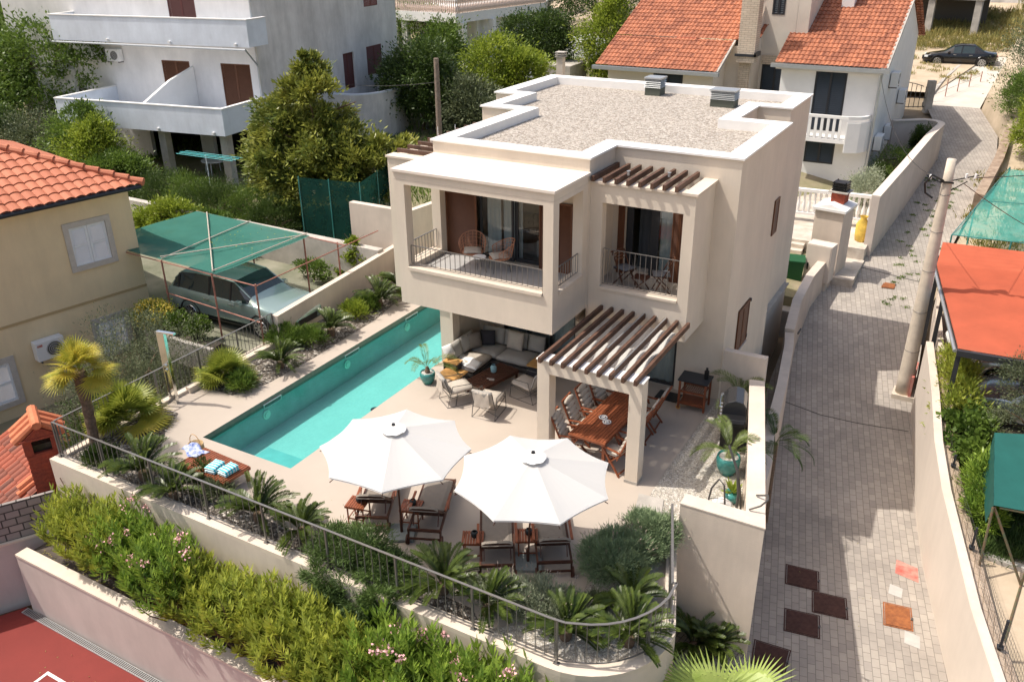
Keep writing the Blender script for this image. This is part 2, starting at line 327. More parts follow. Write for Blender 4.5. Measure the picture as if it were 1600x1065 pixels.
# --- rusty manhole covers
M['rustdark'] = mat('dark_rusty_steel', (.075,.035,.028), .8, .3, 9, .2, 60)
M['rust'] = mat('orange_rust', (.36,.13,.045), .85, .3, 7, .3, 50, c2=(.20,.07,.03))
def cover(pts, m_, label, h=.012):
    cx = sum(p[0] for p in pts)/4; cy = sum(p[1] for p in pts)/4; z = zr(cy)
    t = empty('manhole_cover', (cx,cy,z), 0, label, 'manhole cover', 'rusty steel covers let into the road')
    L = [(p[0]-cx,p[1]-cy) for p in pts]
    a = MB(); a.prism(L, .001, .002+h); a.build('plate', m_, t)
    f = MB(); wallpath(f, [(x*1.045,y*1.045,.0,.008) for x,y in L], .028, closed=True); f.build('frame', m_, t)
    k = MB(); mx = ((L[1][0]+L[2][0])/2, (L[1][1]+L[2][1])/2); k.box(mx[0]+.01,mx[1]-.04,0,mx[0]+.05,mx[1]+.04,.03); k.build('hinge', M['darkmetal'], t)
cover([(9.98,1.77),(10.68,1.86),(10.82,1.22),(10.12,1.12)], M['rustdark'], 'dark brown steel cover in the shaded road, farthest of the four beside the tall wall')
cover([(10.75,1.11),(11.44,1.22),(11.59,.59),(10.89,.47)], M['rustdark'], 'dark brown steel cover in the shaded road, nearest the sunlit paving')
cover([(10.32,.23),(11.01,.35),(11.15,-.31),(10.46,-.42)], M['rustdark'], 'dark brown steel cover in the shaded road between the farthest and the fan palm ones')
cover([(9.97,-1.06),(10.68,-1.01),(10.72,-1.68),(10.08,-1.71)], M['rustdark'], 'dark brown steel cover at the foot of the tall wall beside the fan palm')
cover([(12.28,1.52),(12.81,1.6),(12.93,.91),(12.39,.82)], M['rust'], 'bright orange rusted cover in the sunlit road near the long pale wall')
cover([(9.68,17.55),(10.06,17.59),(10.03,16.88),(9.66,16.83)], M['rust'], 'small rusted cover in the sunlit road below the grey meter cabinet')
# painted marks on the pavers
M['redpaint'] = mat('worn_red_paint', (.50,.09,.07), .8, .1, 4, c2=(.52,.33,.27), detail=8); M['whitepaint'] = mat('worn_white_patch', (.47,.45,.42), .8, .1, 5)
def patch(name, pts, m_, label, cat):
    b = MB(); b.add([on(p[0],p[1],.008) for p in pts]+[on(p[0],p[1],.002) for p in pts], [(0,1,2,3),(0,4,5,1),(1,5,6,2),(2,6,7,3),(3,7,4,0)])
    tag(b.build(name, m_), label, cat)
patch('paint_stain', [(12.34,2.72),(12.88,2.62),(12.8,3.15),(12.3,3.25)], M['redpaint'], 'faded red paint stain on the road pavers against the pale wall', 'paint stain')
patch('inspection_lid', [(12.3,1.9),(12.6,1.87),(12.58,2.22),(12.29,2.26)], M['whitepaint'], 'small square whitish lid in the pavers just beyond the orange rusted cover', 'inspection lid')
patch('inspection_lid', [(12.84,.42),(13.17,.4),(13.12,.78),(12.8,.82)], M['whitepaint'], 'small square whitish lid in the pavers on the near side of the orange rusted cover', 'inspection lid')
# --- higher ground: neighbours' yards
def wl(y): return float(np.interp(y, [5,14,25,40,54,90,400], [-.05,0,.3,1,2,6,45]))
M['yard'] = mat('yard_ground', (.34,.28,.2), .95, .3, .5, .5, 10, c2=(.16,.17,.07), detail=8)
M['carpark'] = mat('car_yard_ground', (.27,.26,.2), .95, .3, .8, .4, 14, c2=(.13,.14,.09), detail=8)
b = MB(); ys = [6.2,9,14]; grid(b, [-120,-60,-30,-15,-5.75], ys, lambda x,y: wl(y)); ys = [13.4,18,25,32,40,54,70,90,200,400]; grid(b, [-120,-60,-30,-15,-5.7,0,7.2], ys, lambda x,y: wl(y)-(0 if x < 3 else float(np.interp(y,[13,20,28,34],[.9,1.4,1.4,.6]))))
b.quad((-5.75,6.2,-2),(-5.75,14,-2),(-5.75,14,0),(-5.75,6.2,0)); b.quad((-5.7,13.4,-2),(7.2,13.4,-2),(7.2,13.4,-.9),(-5.7,13.4,-.05))
struct('back_gardens', b, M['yard'])
b = MB(); b.prism([(-30,.45),(-5.2,-.12),(-5.75,6.2),(-30,6.2)], -3.7, -.2); struct('parking_yard', b, M['carpark'])
b = MB(); b.prism([(-30,-9),(-5.25,-6.9),(-5.2,-.12),(-30,.45)], -3.7, -2.2); struct('side_garden', b, M['yard'])
def ryz(y): return float(np.interp(y, [-14,.4,4.9,9.8,14,20,35,60,90,400], [-1.9,-1.75,-1.6,-1.3,-.9,-.35,1.2,3.6,7,46]))
b = MB()
for i in range(len(RY)-1):
    xa, xb = RXR[i]+.28, RXR[i+1]+.28; ya, yb = RY[i], RY[i+1]
    b.quad((xa,ya,ryz(ya)),(90,ya,ryz(ya)),(90,yb,ryz(yb)),(xb,yb,ryz(yb)))
    if ya > 16: b.quad((xa-.2,ya,zr(ya)-.1),(xa,ya,ryz(ya)),(xb,yb,ryz(yb)),(xb-.2,yb,zr(yb)-.1))
grid(b, [-60,0,8,11.88], [57.9,66,90,200,400], lambda x,y: zr(y)+.03); grid(b, [11.88,90], [58,90,200,400], lambda x,y: ryz(y))
struct('right_yard', b, M['dirt'])
b = MB(); b.quad((-2,46,zr(46)+.06),(8,46.5,zr(46)+.06),(11.3,62,zr(62)+.05),(-2,64,zr(64)+.05)); struct('dirt_lot', b, M['dirt'])
# --- sports court and planter below the terrace
M['court'] = mat('red_court', (.20,.030,.024), .7, .08, 1.5, .15, 80)
b = MB(); b.prism([(-6.9,-20),(12,-20),(12,-8.16),(-5.6,-8.16),(-6.9,-10.6)], -3.7, -3.5); struct('sports_court', b, M['court'])
b = MB(); q = at(75,1048,-3.494); b.prism([(q.x,q.y-.9),(q.x+.07,q.y-.9),(q.x+.07,q.y-.07),(q.x+2.4,q.y-.07),(q.x+2.4,q.y),(q.x,q.y)], -3.498, -3.492); struct('court_line', b, M['white'])
b = MB(); b.box(-5.5,-8.33,-3.52,11.9,-8.165,-3.47); dr = b.build('drain_channel', M['alu']); tag(dr, 'narrow grey drain channel along the foot of the planter wall beside the red court', 'drain')
b = MB()
for k in range(300): x = -5.45+k*.057; b.box(x,-8.315,-3.469,x+.03,-8.18,-3.465)
gr = b.build('grating', M['darkmetal'], dr)
b = MB(); b.prism([(-5.3,-7.9),(9.8,-7.9),(9.8,-6.84),(-5.2,-6.84)], -3.0, -1.95); struct('planter_soil', b, M['darksoil'])
M['pinkwall'] = mat('pinkish_render', (.60,.53,.475), .9, .09, .7, .2, 50, streak=.10)
t = empty('planter_wall', (0,-8,-3.5), 0, 'long low rendered planter wall in front of the oleanders above the red court', 'wall')
b = MB(); b.box(-5.35,-.14,-.1,10,.12,1.62); b.build('wall', M['pinkwall'], t)
b = MB(); b.box(-5.33,-.16,1.623,10,.14,1.68); b.build('coping', M['capstone'], t)
# low platform beyond the curved wall
b = MB(); b.prism([(8.3,-2.7),(10.1,-2.81),(10.35,-3.5),(10.9,-5.2),(11.8,-8.0),(9.7,-8.0),(9.7,-6.8),(9.2,-5)], -3.6, -2.1); struct('lower_path', b, pavermat('path_pavers', (.52,.45,.37),(.44,.38,.31),(.2,.17,.14),.2,.1,R(100),.1,.3))
# ---------------------------------------------------------------- terrace
ARC = [(7.7+1.62*math.sin(a),-5.25-1.62*math.cos(a)) for a in [R(k*9) for k in range(0,10)]]+[(9.30,-5.1)]
EDGE = [(-5.22,-6.87)]+ARC+[(8.50,-2.8)]
b = MB()
out = [(-5.22,.3)]+EDGE
for i in range(len(out)-1):
    p, q = out[i], out[i+1]; b.quad((p[0],p[1],-3.7),(q[0],q[1],-3.7),(q[0],q[1],-.03),(p[0],p[1],-.03))
struct('terrace_base', b, M['stucco_wall'])
PX0, PX1, PY0, PY1, WZ = -2.92, -.11, -4.41, 9.0, -.13
b = MB()
b.quad((-5.2,-6.85,0),(PX0,-6.85,0),(PX0,9,0),(-5.75,9,0)); b.quad((PX0,-6.85,0),(PX1,-6.85,0),(PX1,PY0,0),(PX0,PY0,0))
b.add([(PX1,-6.85,0)]+[(x,y,0) for x,y in ARC]+[(8.48,-2.8,0),(9.95,-2.8,0),(8.3,3.4,0),(7.42,3.6,0),(PX1,3.6,0)], [tuple(range(len(ARC)+6))])
struct('pool_deck', b, M['deck'])
# pool shell, tiled
M['pooltile'] = pavermat('pool_mosaic', (.50,.66,.60), (.44,.61,.56), (.56,.68,.62), .06, .06, 0, .12, .1, 0, .1)
M['poolwall'] = mat('pool_wall', (.30,.56,.53), .6, .1, 3); M['poolband'] = mat('pool_band_tile', (.23,.21,.17), .6, .15, 12)
D = -.95
b = MB(); b.quad((PX0,PY0,D),(PX1,PY0,D),(PX1,PY1,D),(PX0,PY1,D)); pb = struct('pool_floor', b, M['pooltile'])
b = MB()
b.quad((PX0,PY1,D),(PX0,PY0,D),(PX0,PY0,-.2),(PX0,PY1,-.2)); b.quad((PX1,PY0,D),(PX1,PY1,D),(PX1,PY1,-.2),(PX1,PY0,-.2)); b.quad((PX0,PY0,D),(PX1,PY0,D),(PX1,PY0,-.2),(PX0,PY0,-.2)); b.quad((PX1,PY1,D),(PX0,PY1,D),(PX0,PY1,-.2),(PX1,PY1,-.2))
b.box(PX0+1.25,PY0+.004,D+.004,PX1-.004,PY0+.85,-.38); b.box(PX0+1.55,PY0+.85,D+.004,PX1-.004,PY0+1.15,-.66)
struct('pool_wall', b, M['poolwall'])
b = MB()
b.quad((PX0,PY1,-.2),(PX0,PY0,-.2),(PX0,PY0,0),(PX0,PY1,0)); b.quad((PX1,PY0,-.2),(PX1,PY1,-.2),(PX1,PY1,0),(PX1,PY0,0)); b.quad((PX0,PY0,-.2),(PX1,PY0,-.2),(PX1,PY0,0),(PX0,PY0,0)); b.quad((PX1,PY1,-.2),(PX0,PY1,-.2),(PX0,PY1,0),(PX1,PY1,0))
struct('pool_rim', b, M['poolband'])
def watermat():
    m_ = bpy.data.materials.new('pool_water'); m_.use_nodes = True; t = m_.node_tree; t.nodes.remove(t.nodes['Principled BSDF'])
    tc = t.nodes.new('ShaderNodeTexCoord'); n = t.nodes.new('ShaderNodeTexNoise'); n.inputs['Scale'].default_value = 7; n.inputs['Detail'].default_value = 4; t.links.new(tc.outputs['Object'], n.inputs['Vector'])
    bp = t.nodes.new('ShaderNodeBump'); bp.inputs['Strength'].default_value = .3; bp.inputs['Distance'].default_value = .05; t.links.new(n.outputs['Fac'], bp.inputs['Height'])
    tr = t.nodes.new('ShaderNodeBsdfRefraction'); tr = t.nodes.new('ShaderNodeBsdfTransparent')
    v = t.nodes.new('ShaderNodeTexNoise'); v.inputs['Scale'].default_value = 1.0; v.inputs['Detail'].default_value = 2; t.links.new(tc.outputs['Object'], v.inputs['Vector'])
    tr.inputs[0].default_value = (.50,.86,.87,1)
    g_ = t.nodes.new('ShaderNodeBsdfGlossy'); g_.inputs['Roughness'].default_value = .03; t.links.new(bp.outputs[0], g_.inputs['Normal'])
    fr = t.nodes.new('ShaderNodeFresnel'); fr.inputs[0].default_value = 1.33; t.links.new(bp.outputs[0], fr.inputs['Normal'])
    mx = t.nodes.new('ShaderNodeMixShader'); t.links.new(fr.outputs[0], mx.inputs[0]); t.links.new(tr.outputs[0], mx.inputs[1]); t.links.new(g_.outputs[0], mx.inputs[2]); t.links.new(mx.outputs[0], t.nodes['Material Output'].inputs['Surface'])
    return m_
b = MB(); b.quad((PX0,PY0,WZ),(PX1,PY0,WZ),(PX1,PY1,WZ),(PX0,PY1,WZ)); struct('pool_water', b, watermat())
M['lampglow'] = mat('pool_lamp_glass', (.55,.95,.80), .2)
for i, y in enumerate((-2.7,.6,3.6)):
    w_ = ('nearest the wooden bench', 'midway along the pool', 'at the far end under the balcony')[i]
    b = MB(); wallpath(b, [(PX0+.012,y+.35,-.22,-.2),(PX0+.012,y+.95,-.22,-.2)], -.02)
    b = MB()
    for (z0,z1,y0,y1) in ((-.24,-.22,.3,.95),(-.13,-.11,.3,.95),(-.22,-.13,.3,.325),(-.22,-.13,.925,.95)): b.box(PX0+.003,y+y0,z0,PX0+.03,y+y1,z1)
    tag(b.build('skimmer_frame', M['white']), 'white framed skimmer opening in the pool wall '+w_, 'skimmer', 'skimmers in the pool wall')
    b = MB(); b.M = Matrix.Translation((PX0+.004,y+.35,-.42)) @ Matrix.Rotation(R(90),4,'Y'); b.cyl((0,0,0),.13,.04,20); b.cyl((0,0,.04),.08,.03,20)
    tag(b.build('pool_lamp', M['lampglow']), 'round pale green underwater lamp in the pool wall '+w_, 'pool lamp', 'underwater lamps in the pool wall')
b = MB(); b.cyl((-1.15,-.05,D+.003),.13,.01,16); tag(b.build('pool_drain', M['anthracite']), 'round black drain on the turquoise pool floor', 'drain')
# gravel bed on the right of the terrace, planting strips
M['gravel'] = gravelmat('pale_gravel', [(.42,.37,.31),(.62,.56,.47),(.78,.72,.62),(.82,.79,.74)], 34, .8, dark=.5)
M['roofgravel'] = gravelmat('roof_gravel', [(.26,.22,.18),(.46,.40,.335),(.60,.53,.455),(.70,.65,.58)], 21, .9, dark=.55)
b = MB(); b.add([(x,y,.012) for x,y in [(7.42,3.3),(7.4,-.5),(7.48,-4.43),(7.44,-5.25),(7.1,-6.0),(6.3,-6.58),(7.7,-6.58),(8.35,-6.43),(8.85,-6.05),(9.0,-5.3),(8.15,-2.8),(9.7,-2.8),(8.25,3.3)]], [tuple(range(13))]); struct('gravel_bed', b, M['gravel'])
M['bedsoil'] = gravelmat('bed_pebbles', [(.09,.075,.06),(.16,.13,.10),(.30,.26,.22),(.6,.56,.5)], 18, 1, dark=.4)
b = MB(); b.add([(x,y,.013) for x,y in [(-5.0,-6.58),(6.3,-6.58),(5.9,-6.25),(3.0,-6.1),(.2,-6.1),(-1.6,-6.2),(-3.0,-5.7),(-3.9,-4.7),(-4.35,-3.9),(-5.0,-3.9)]], [tuple(range(10))]); struct('planting_bed', b, M['bedsoil'])
b = MB(); b.add([(x,y,.013) for x,y in [(-4.95,-2.6),(-3.85,-2.55),(-3.5,-1.6),(-3.45,.2),(-3.55,3.2),(-3.9,5.2),(-4.3,7),(-5.5,7),(-5.0,.4),(-4.8,-.2),(-4.7,-1.5)]], [tuple(range(11))]); struct('planting_strip', b, M['bedsoil'])
b = MB(); b.prism([(7.2,-1.55),(7.75,-1.5),(7.95,-2.25),(7.4,-2.35)], .014, .035); tag(b.build('stepping_slab', M['concrete']), 'grey stepping slab let into the pale gravel', 'stepping stone')
# curb of the terrace edge
b = MB(); wallpath(b, [(x,y,-.03,.07) for x,y in [(-5.22,-6.87)]+ARC], .28); b2 = [(9.30,-5.1),(8.50,-2.8)]
wallpath(b, [(x,y,-.03,.07) for x,y in b2], .2)
tag(b.build('terrace_curb', M['capstone']), 'pale curb running along the terrace edge under the railing and round the curved corner', 'curb')
b = MB(); wallpath(b, [(-5.0,.3,0,.16),(-5.06,-3.0,0,.16)], .16); tag(b.build('garden_curb', M['capstone']), 'low pale kerb behind the outdoor shower under the side railing', 'curb')
b = MB(); wallpath(b, [(-5.22,.3,-.03,.07),(-5.22,-6.585,-.03,.07)], .22); tag(b.build('terrace_curb', M['capstone']), 'pale curb under the side railing on the yellow house side', 'curb')
# tall side wall beside the road
t = empty('boundary_wall', (10.12,-2.8,0), 0, 'tall beige rendered wall between the gravel bed and the road with its sharp near corner', 'wall')
b = MB(); wallpath(b, [(x-10.12,y+2.8,-3.6,1.0) for x,y in [(8.5,-2.8),(10.12,-2.8),(8.6,2.9)]], .3); b.build('wall', M['stucco_wall'], t)
b = MB(); wallpath(b, [(x-10.12,y+2.8,1.003,1.03) for x,y in [(8.49,-2.81),(10.135,-2.81),(8.62,2.93)]], .36); b.build('coping', M['stucco_wall'], t)
b = MB(); b.box(7.5,3.15,0,8.55,3.35,1.5); tag(b.build('garden_wall', M['stucco_wall']), 'short rendered wall joining the house to the tall side wall behind the grill', 'wall')
# low outer wall following the road
b = MB(); wallpath(b, [(9.3,1.2,-3.3,-.62),(9.2,2.2,-3.3,-.62),(8.98,3.2,-3.3,-.6),(8.62,6.0,-3.3,-.55),(8.2,8.6,-3.0,-.5),(8.02,9.4,-2.9,-.45)], .27)
tag(b.build('retaining_wall', M['stucco_wall']), 'low rendered wall curving along the road beside the narrow passage', 'wall')
t = empty('mailbox_wall', (7.9,9.6,-2.6), 0, 'rendered wall with a mail slot beside the road below the meter cabinet', 'wall')
b = MB(); wallpath(b, [(.12,-.15,-.4,2.25),(-.2,2.2,.0,2.3),(-.3,4.6,.6,2.35),(-.2,6.2,1,2.4)], .3); b.build('wall', M['stucco_wall'], t)
b = MB(); b.box(-.02,1.2,1.5,.02,1.6,1.56); b.build('mail_slot', M['darkmetal'], t)
# fences of slim bars
def railing(name, pts, h, label, n_bars, post_every=2.0, zb=.1, top=.035, mt='railmetal', cat='railing', posts=True, zfun=None):
    """pts = plan polyline (x,y,z base)"""
    P = [Vector(p) for p in pts]; o0 = P[0].copy(); t = empty(name, o0, 0, label, cat)
    seg = [(P[i+1]-P[i]).length for i in range(len(P)-1)]; L = sum(seg)
    def pt(s_):
        i = 0
        while i < len(seg)-1 and s_ > seg[i]: s_ -= seg[i]; i += 1
        return P[i].lerp(P[i+1], min(1, s_/seg[i]))-o0
    up = Vector((0,0,1))
    b = MB(); pp = [p-o0+up*h for p in P]
    for i in range(len(pp)-1): b.beam(pp[i],pp[i+1],.045,.012)
    b.build('top_rail', M[mt], t)
    b = MB(); pp = [p-o0+up*zb for p in P]
    for i in range(len(pp)-1): b.beam(pp[i],pp[i+1],.03,.01)
    b.build('bottom_rail', M[mt], t)
    b = MB(); b.box(-.006,-.006,zb+.006,.006,.006,h-.007); me = b.build('baluster', M[mt], mesh_only=True)
    for k in range(n_bars): p = pt(L*(k+.5)/n_bars); link('baluster', me, t, loc=p)
    if posts:
        b = MB(); b.box(-.018,-.018,0,.018,.018,h-.006); b.box(-.05,-.04,0,.05,.04,.012); me = b.build('post', M[mt], mesh_only=True)
        k = max(1, round(L/post_every))
        for i in range(k+1): link('post', me, t, loc=pt(L*i/k*.9999))
    return t
railing('railing', [(-5.07,-6.68,.07)]+[(x-.1*(x>8),y+.15,.07) for x,y in ARC]+[(9.14,-5.0,.07),(8.36,-2.86,.07)], .93, 'long dark railing along the front of the terrace and round its curved corner', 100, 1.55)
railing('railing', [(-5.07,-6.62,.07),(-5.05,.35,.07)], .93, 'dark railing of slim bars along the yellow house side behind the fan palms', 52, 1.4)
# dividing wall on the left, back wall
b = MB(); wallpath(b, [(-5.06,.36,-.3,.93),(-5.45,4.9,-.2,.95),(-5.62,7.3,-.2,1.0)][::-1], .2); tag(b.build('garden_wall', M['stucco_wall']), 'low smooth beige wall between the sago palms and the parked grey car', 'wall')
b = MB(); b.box(-7.4,6.95,-.3,-5.3,7.2,2.3); wallpath(b, [(-5.3,6.9,-.3,2.2),(-3.4,10.5,-.3,2.8)][::-1], .25); tag(b.build('garden_wall', M['stucco_wall']), 'taller beige wall standing behind the far end of the pool planting', 'wall')
b = MB(); wallpath(b, [(-5.5,6.3,-.3,1.08),(-14,6.5,-.3,1.05),(-24,6.8,-.3,1.0)], .3); tag(b.build('concrete_wall', M['concrete']), 'stained grey concrete wall behind the parked car with a vine on it', 'wall')
# road-side walls
M['palewall'] = mat('pale_render', (.68,.60,.52), .9, .07, .5, .15, 30, streak=.06)
t = empty('road_wall', (13.9,-.31,-3.27), 0, 'long pale rendered wall on the right side of the road below the wire fence', 'wall')
b = MB(); W = [(RXR[i]-13.9, RY[i]+.31, zr(RY[i])+3.1, (-1.85,-1.6,-1.5,-1.42,-1.1,-.85,-.55,-.3)[i]+3.27+.22) for i in range(0,8)]; wallpath(b, W[::-1], .20); b.build('wall', M['palewall'], t)
b = MB(); wallpath(b, [(x+.01,y,z1+.002,z1+.012) for x,y,z0,z1 in W][::-1], .18); b.build('coping', M['stucco_wall'], t)
# ================================================================ VILLA
villa = empty('villa', (0,0,0), 0, 'two storey beige modern villa with a flat gravel roof beside the pool', 'house')
def off(poly, d):
    n = len(poly); o = []
    for i in range(n):
        p = Vector(poly[i]); a = (p-Vector(poly[i-1])).normalized(); b_ = (Vector(poly[(i+1)%n])-p).normalized()
        na = Vector((-a.y,a.x)); nb = Vector((-b_.y,b_.x)); mm = (na+nb); o.append(tuple(p+mm*(d/max(.2,mm.dot(na)))))
    return o
X0,YA,YW,XQ,XR = -.08,1.82,3.33,4.29,7.42
OUT = [(X0,YA),(XQ,YA),(XQ,YW),(XR,YW),(XR,7.88),(5.97,7.88),(5.97,10.04),(6.94,10.04),(6.94,12.68),(-2.23,12.68),(-2.23,8.66),(-1.37,8.66),(-1.37,6.36),(X0,6.36)]
RT = 6.22
b = MB()
n = len(OUT)
for i in range(n):
    p, q = OUT[i], OUT[(i+1)%n]; ops = []; z0 = -3.3 if i in (3,4,5,6,7) else (0 if i != 8 else -1.5)
    L = math.dist(p,q)
    if i == 0: z0 = 2.5; ops = [(.30,3.14,3.3,5.05),(3.58,3.98,3.3,5.1)]
    if i == 1: z0 = 2.1
    if i == 2: z0 = 0; ops = [(.32,1.86,3.0,5.0),(.05,1.93,.0,2.05)]
    if i == 3: ops = [(1.12,2.2,.8,2.05),(5.12-.0,5.7,3.25,4.3)]
    ops = [o for o in ops if o[0] < L]
    if i == 3: ops = [(1.12,2.2,.8,2.05)]
    b.wall(p, q, z0, RT, .28, ops, ends=False)
# ground floor front walls under the balcony (set back)
b.wall((-.1,3.36),(1.0,3.36), 0, 2.5, .25); b.wall((3.3,3.36),(4.29,3.36), 0, 2.5, .25)
b.wall((-.1,9),(-.1,3.36), 0, 2.6, .25)
b.build('wall', M['stucco'], villa)
b = MB(); b.box(-.1,1.9,2.52,4.2,6.3,2.62); b.box(X0+.3,3.7,2.9,6.9,12.4,3.0); b.box(-.08,1.84,2.501,4.28,3.36,2.515)
b.build('floor_slab', M['stucco'], villa)
# ground floor room floor
b = MB(); b.box(-.05,3.4,-.02,7.1,12.4,.015); b.build('room_floor', M['concrete'], villa)
# parapet and roof
b = MB(); o1 = off(OUT, .05*-1); o2 = off(OUT, .42)
for i in range(n):
    j = (i+1)%n; A,B_,C_,D_ = o1[i],o1[j],o2[j],o2[i]
    b.quad((*A,6.27),(*B_,6.27),(*C_,6.27),(*D_,6.27)); b.quad((*A,RT+.003),(*B_,RT+.003),(*B_,6.27),(*A,6.27)); b.quad((*C_,5.9),(*D_,5.9),(*D_,6.27),(*C_,6.27)); b.quad((*B_,RT+.003),(*A,RT+.003),(*off(OUT,.0)[i],RT+.003),(*off(OUT,.0)[j],RT+.003))
b.build('parapet_cap', M['cap'], villa)
b = MB()
b.add([(*p,6.02) for p in off(OUT,.41)], [tuple(range(n))]); b.build('roof_gravel', M['roofgravel'], villa)
# left balcony box
B0,B1,ZB,ZT = 0.0, 4.28, 2.5, 5.68
b = MB()
b.wall((B0,0),(B1,0), ZB, ZT, .28, [(.28,4.03,3.42,5.57)], ends=False)
b.wall((B1,0),(B1,YA), ZB, ZT, .26, [(.28,1.53,3.42,5.57)], ends=False)
b.wall((B0,YA),(B0,0), ZB, ZT, .26, [(.3,1.54,3.42,5.57)], ends=False)
b.box(.26,.28,2.55,4.02,YA,3.3); b.box(-.0,.0,5.683,4.28,1.79,5.84)
b.build('balcony', M['stucco'], villa)
b = MB(); b.box(.004,.004,2.503,4.276,YA-.01,2.548); b.build('balcony_soffit', M['stucco'], villa)
b = MB(); b.box(-.05,-.05,5.87,4.33,YA-.003,5.93); b.box(-.02,-.02,5.843,4.3,YA-.003,5.868); b.build('balcony_roof', M['creamtop'], villa)
b = MB(); b.box(.29,-.05,3.423,4.02,.30,3.5); b.box(4.0,.29,3.423,4.33,1.52,3.5); b.box(-.04,.29,3.423,.28,1.5,3.5); b.build('window_ledge', M['capstone'], villa)
b = MB(); b.box(.27,.29,3.301,4.01,YA,3.33); b.build('balcony_floor', mat('balcony_tiles',(.42,.41,.40),.5,.08,3), villa)
# right bay
C0,C1,CY,CZ0,CZ1 = XQ, 6.85, 1.906, 2.1, 5.66
b = MB()
b.wall((C0+.002,CY),(C1,CY), CZ0, CZ1, .26, [(.31,2.29,3.06,5.22)], ends=False)
b.wall((C1,CY),(C1,YW), CZ0, CZ1, .26, ends=False)
b.quad((C0,CY+.01,CZ0+.003),(C0,YW,CZ0+.003),(C1-.003,YW,CZ0+.003),(C1-.003,CY+.003,CZ0+.003))
b.box(C0+.003,CY+.262,CZ0+.02,C1-.262,YW-.003,2.95)
b.build('bay', M['stucco'], villa)
b = MB(); b.box(C0+.003,CY-.05,5.663,C1+.05,CY+.28,5.72); b.box(C1-.28,CY+.281,5.663,C1+.05,YW-.003,5.72); b.build('bay_cap', M['capstone'], villa)
b = MB(); b.box(C0+.32,CY-.05,3.063,C1-.27,CY+.28,3.12); b.build('window_ledge', M['capstone'], villa)
b = MB(); b.box(C0+.003,CY+.262,2.953,C1-.262,YW-.003,2.99); b.build('balcony_floor', M['concrete'], villa)
# rafters of the bay, the dining pergola and the left side
def rafter(p, q, w_=.075, h=.13):
    b = MB(); b.beam(p, q, w_, h); b.build('rafter', M['brownwood'], villa, bevel=.006)
for k in range(8): rafter((4.38+.2905*k,1.79,5.79),(4.38+.2905*k,3.30,5.79))
for k in range(9): rafter((4.69+.2785*k,-1.42,2.575),(4.69+.2785*k,1.9,2.575))
for k in range(9): rafter((-1.30,1.95+.47*k,5.83),(-.10,1.95+.47*k,5.83), .08, .1)
b = MB(); b.box(5.79,-.3,2.642,5.82,1.85,2.66); b.box(6.35,-1.2,2.642,6.38,1.85,2.66); b.build('light_strip', M['alu'], villa)
for x,y in ((5.1,2.2),(5.98,2.5)):
    b = MB(); b.cyl((x,y,5.86),.03,.09,12); b.cyl((x,y,5.95),.045,.015,12); b.build('spotlight', M['alu'], villa)
b = MB(); b.box(4.56,-1.26,2.2,7.03,-.94,2.5); b.box(4.56,-1.26,0,4.86,-.94,2.199); b.box(6.74,-1.26,0,7.03,-.94,2.199)
b.build('pergola_beam', M['stucco'], villa)
b = MB(); b.box(4.54,-1.28,2.503,7.05,-.92,2.53); b.build('beam_cap', M['cap'], villa)
for x in (4.56,6.74):
    b = MB(); b.box(x-.012,-1.272,.0,x+.30,-.928,.07); b.build('plinth', M['concrete'], villa)
# pillar by the pool
b = MB(); b.box(-.05,1.72,0,.36,2.05,2.5); b.build('pillar', M['stucco'], villa)
# left frame
b = MB(); b.box(-1.36,1.56,5.45,-.085,1.86,5.72); b.box(-1.36,1.56,2.12,-1.06,1.86,5.449); b.box(-1.36,1.861,5.45,-1.1,6.3,5.72); b.box(-1.359,1.57,2.12,-.09,1.85,2.4); b.build('side_frame', M['stucco'], villa)
b = MB(); b.box(-1.4,1.52,5.723,-.1,1.9,5.77); b.build('frame_cap', M['capstone'], villa)
# doors, glass, shutters
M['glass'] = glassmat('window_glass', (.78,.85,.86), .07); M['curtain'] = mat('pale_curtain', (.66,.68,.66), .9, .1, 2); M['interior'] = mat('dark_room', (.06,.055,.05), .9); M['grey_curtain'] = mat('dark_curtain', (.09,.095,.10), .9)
def curtain(x0, x1, y, z0, z1, parent, m_='curtain', n=None, amp=.035):
    n = n or max(4, int((x1-x0)/.05)); b = MB(); vs_ = []
    for i in range(n+1):
        x = x0+(x1-x0)*i/n; yy = y+amp*math.sin(i*1.35)+amp*.4*math.sin(i*.7+1)
        vs_ += [(x,yy,z0),(x,yy,z1)]
    b.add(vs_, [(2*i,2*i+2,2*i+3,2*i+1) for i in range(n)]); b.build('curtain', M[m_], parent, smooth=True)
def glazed(x0, x1, y, z0, z1, k, parent, fr=.06, name='sliding_door', dirx=True):
    """frame with k leaves; panes as sub-parts"""
    b = MB(); e = .05
    def bx(a0,h0,a1,h1,d0,d1):
        if dirx: b.box(a0,y+d0,h0,a1,y+d1,h1)
        else: b.box(y+d0,a0,h0,y+d1,a1,h1)
    bx(x0,z0,x1,z0+fr,0,e); bx(x0,z1-fr,x1,z1,0,e)
    for i in range(k+1): xx = x0+(x1-x0-fr)*i/k; bx(xx,z0+fr,xx+fr,z1-fr,0.002,e-.002)
    f = b.build(name, M['anthracite'], parent)
    b = MB(); 
    for i in range(k):
        a = x0+fr+(x1-x0-fr)*i/k; c = a+(x1-x0-fr)/k-fr
        if dirx: b.quad((a,y+.02,z0+fr),(c,y+.02,z0+fr),(c,y+.02,z1-fr),(a,y+.02,z1-fr))
        else: b.quad((y+.02,a,z0+fr),(y+.02,c,z0+fr),(y+.02,c,z1-fr),(y+.02,a,z1-fr))
    b.build('pane', M['glass'], f); return f
glazed(1.0,3.3,3.42,.02,2.48,3,villa); curtain(1.05,3.25,3.56,.05,2.45,villa)
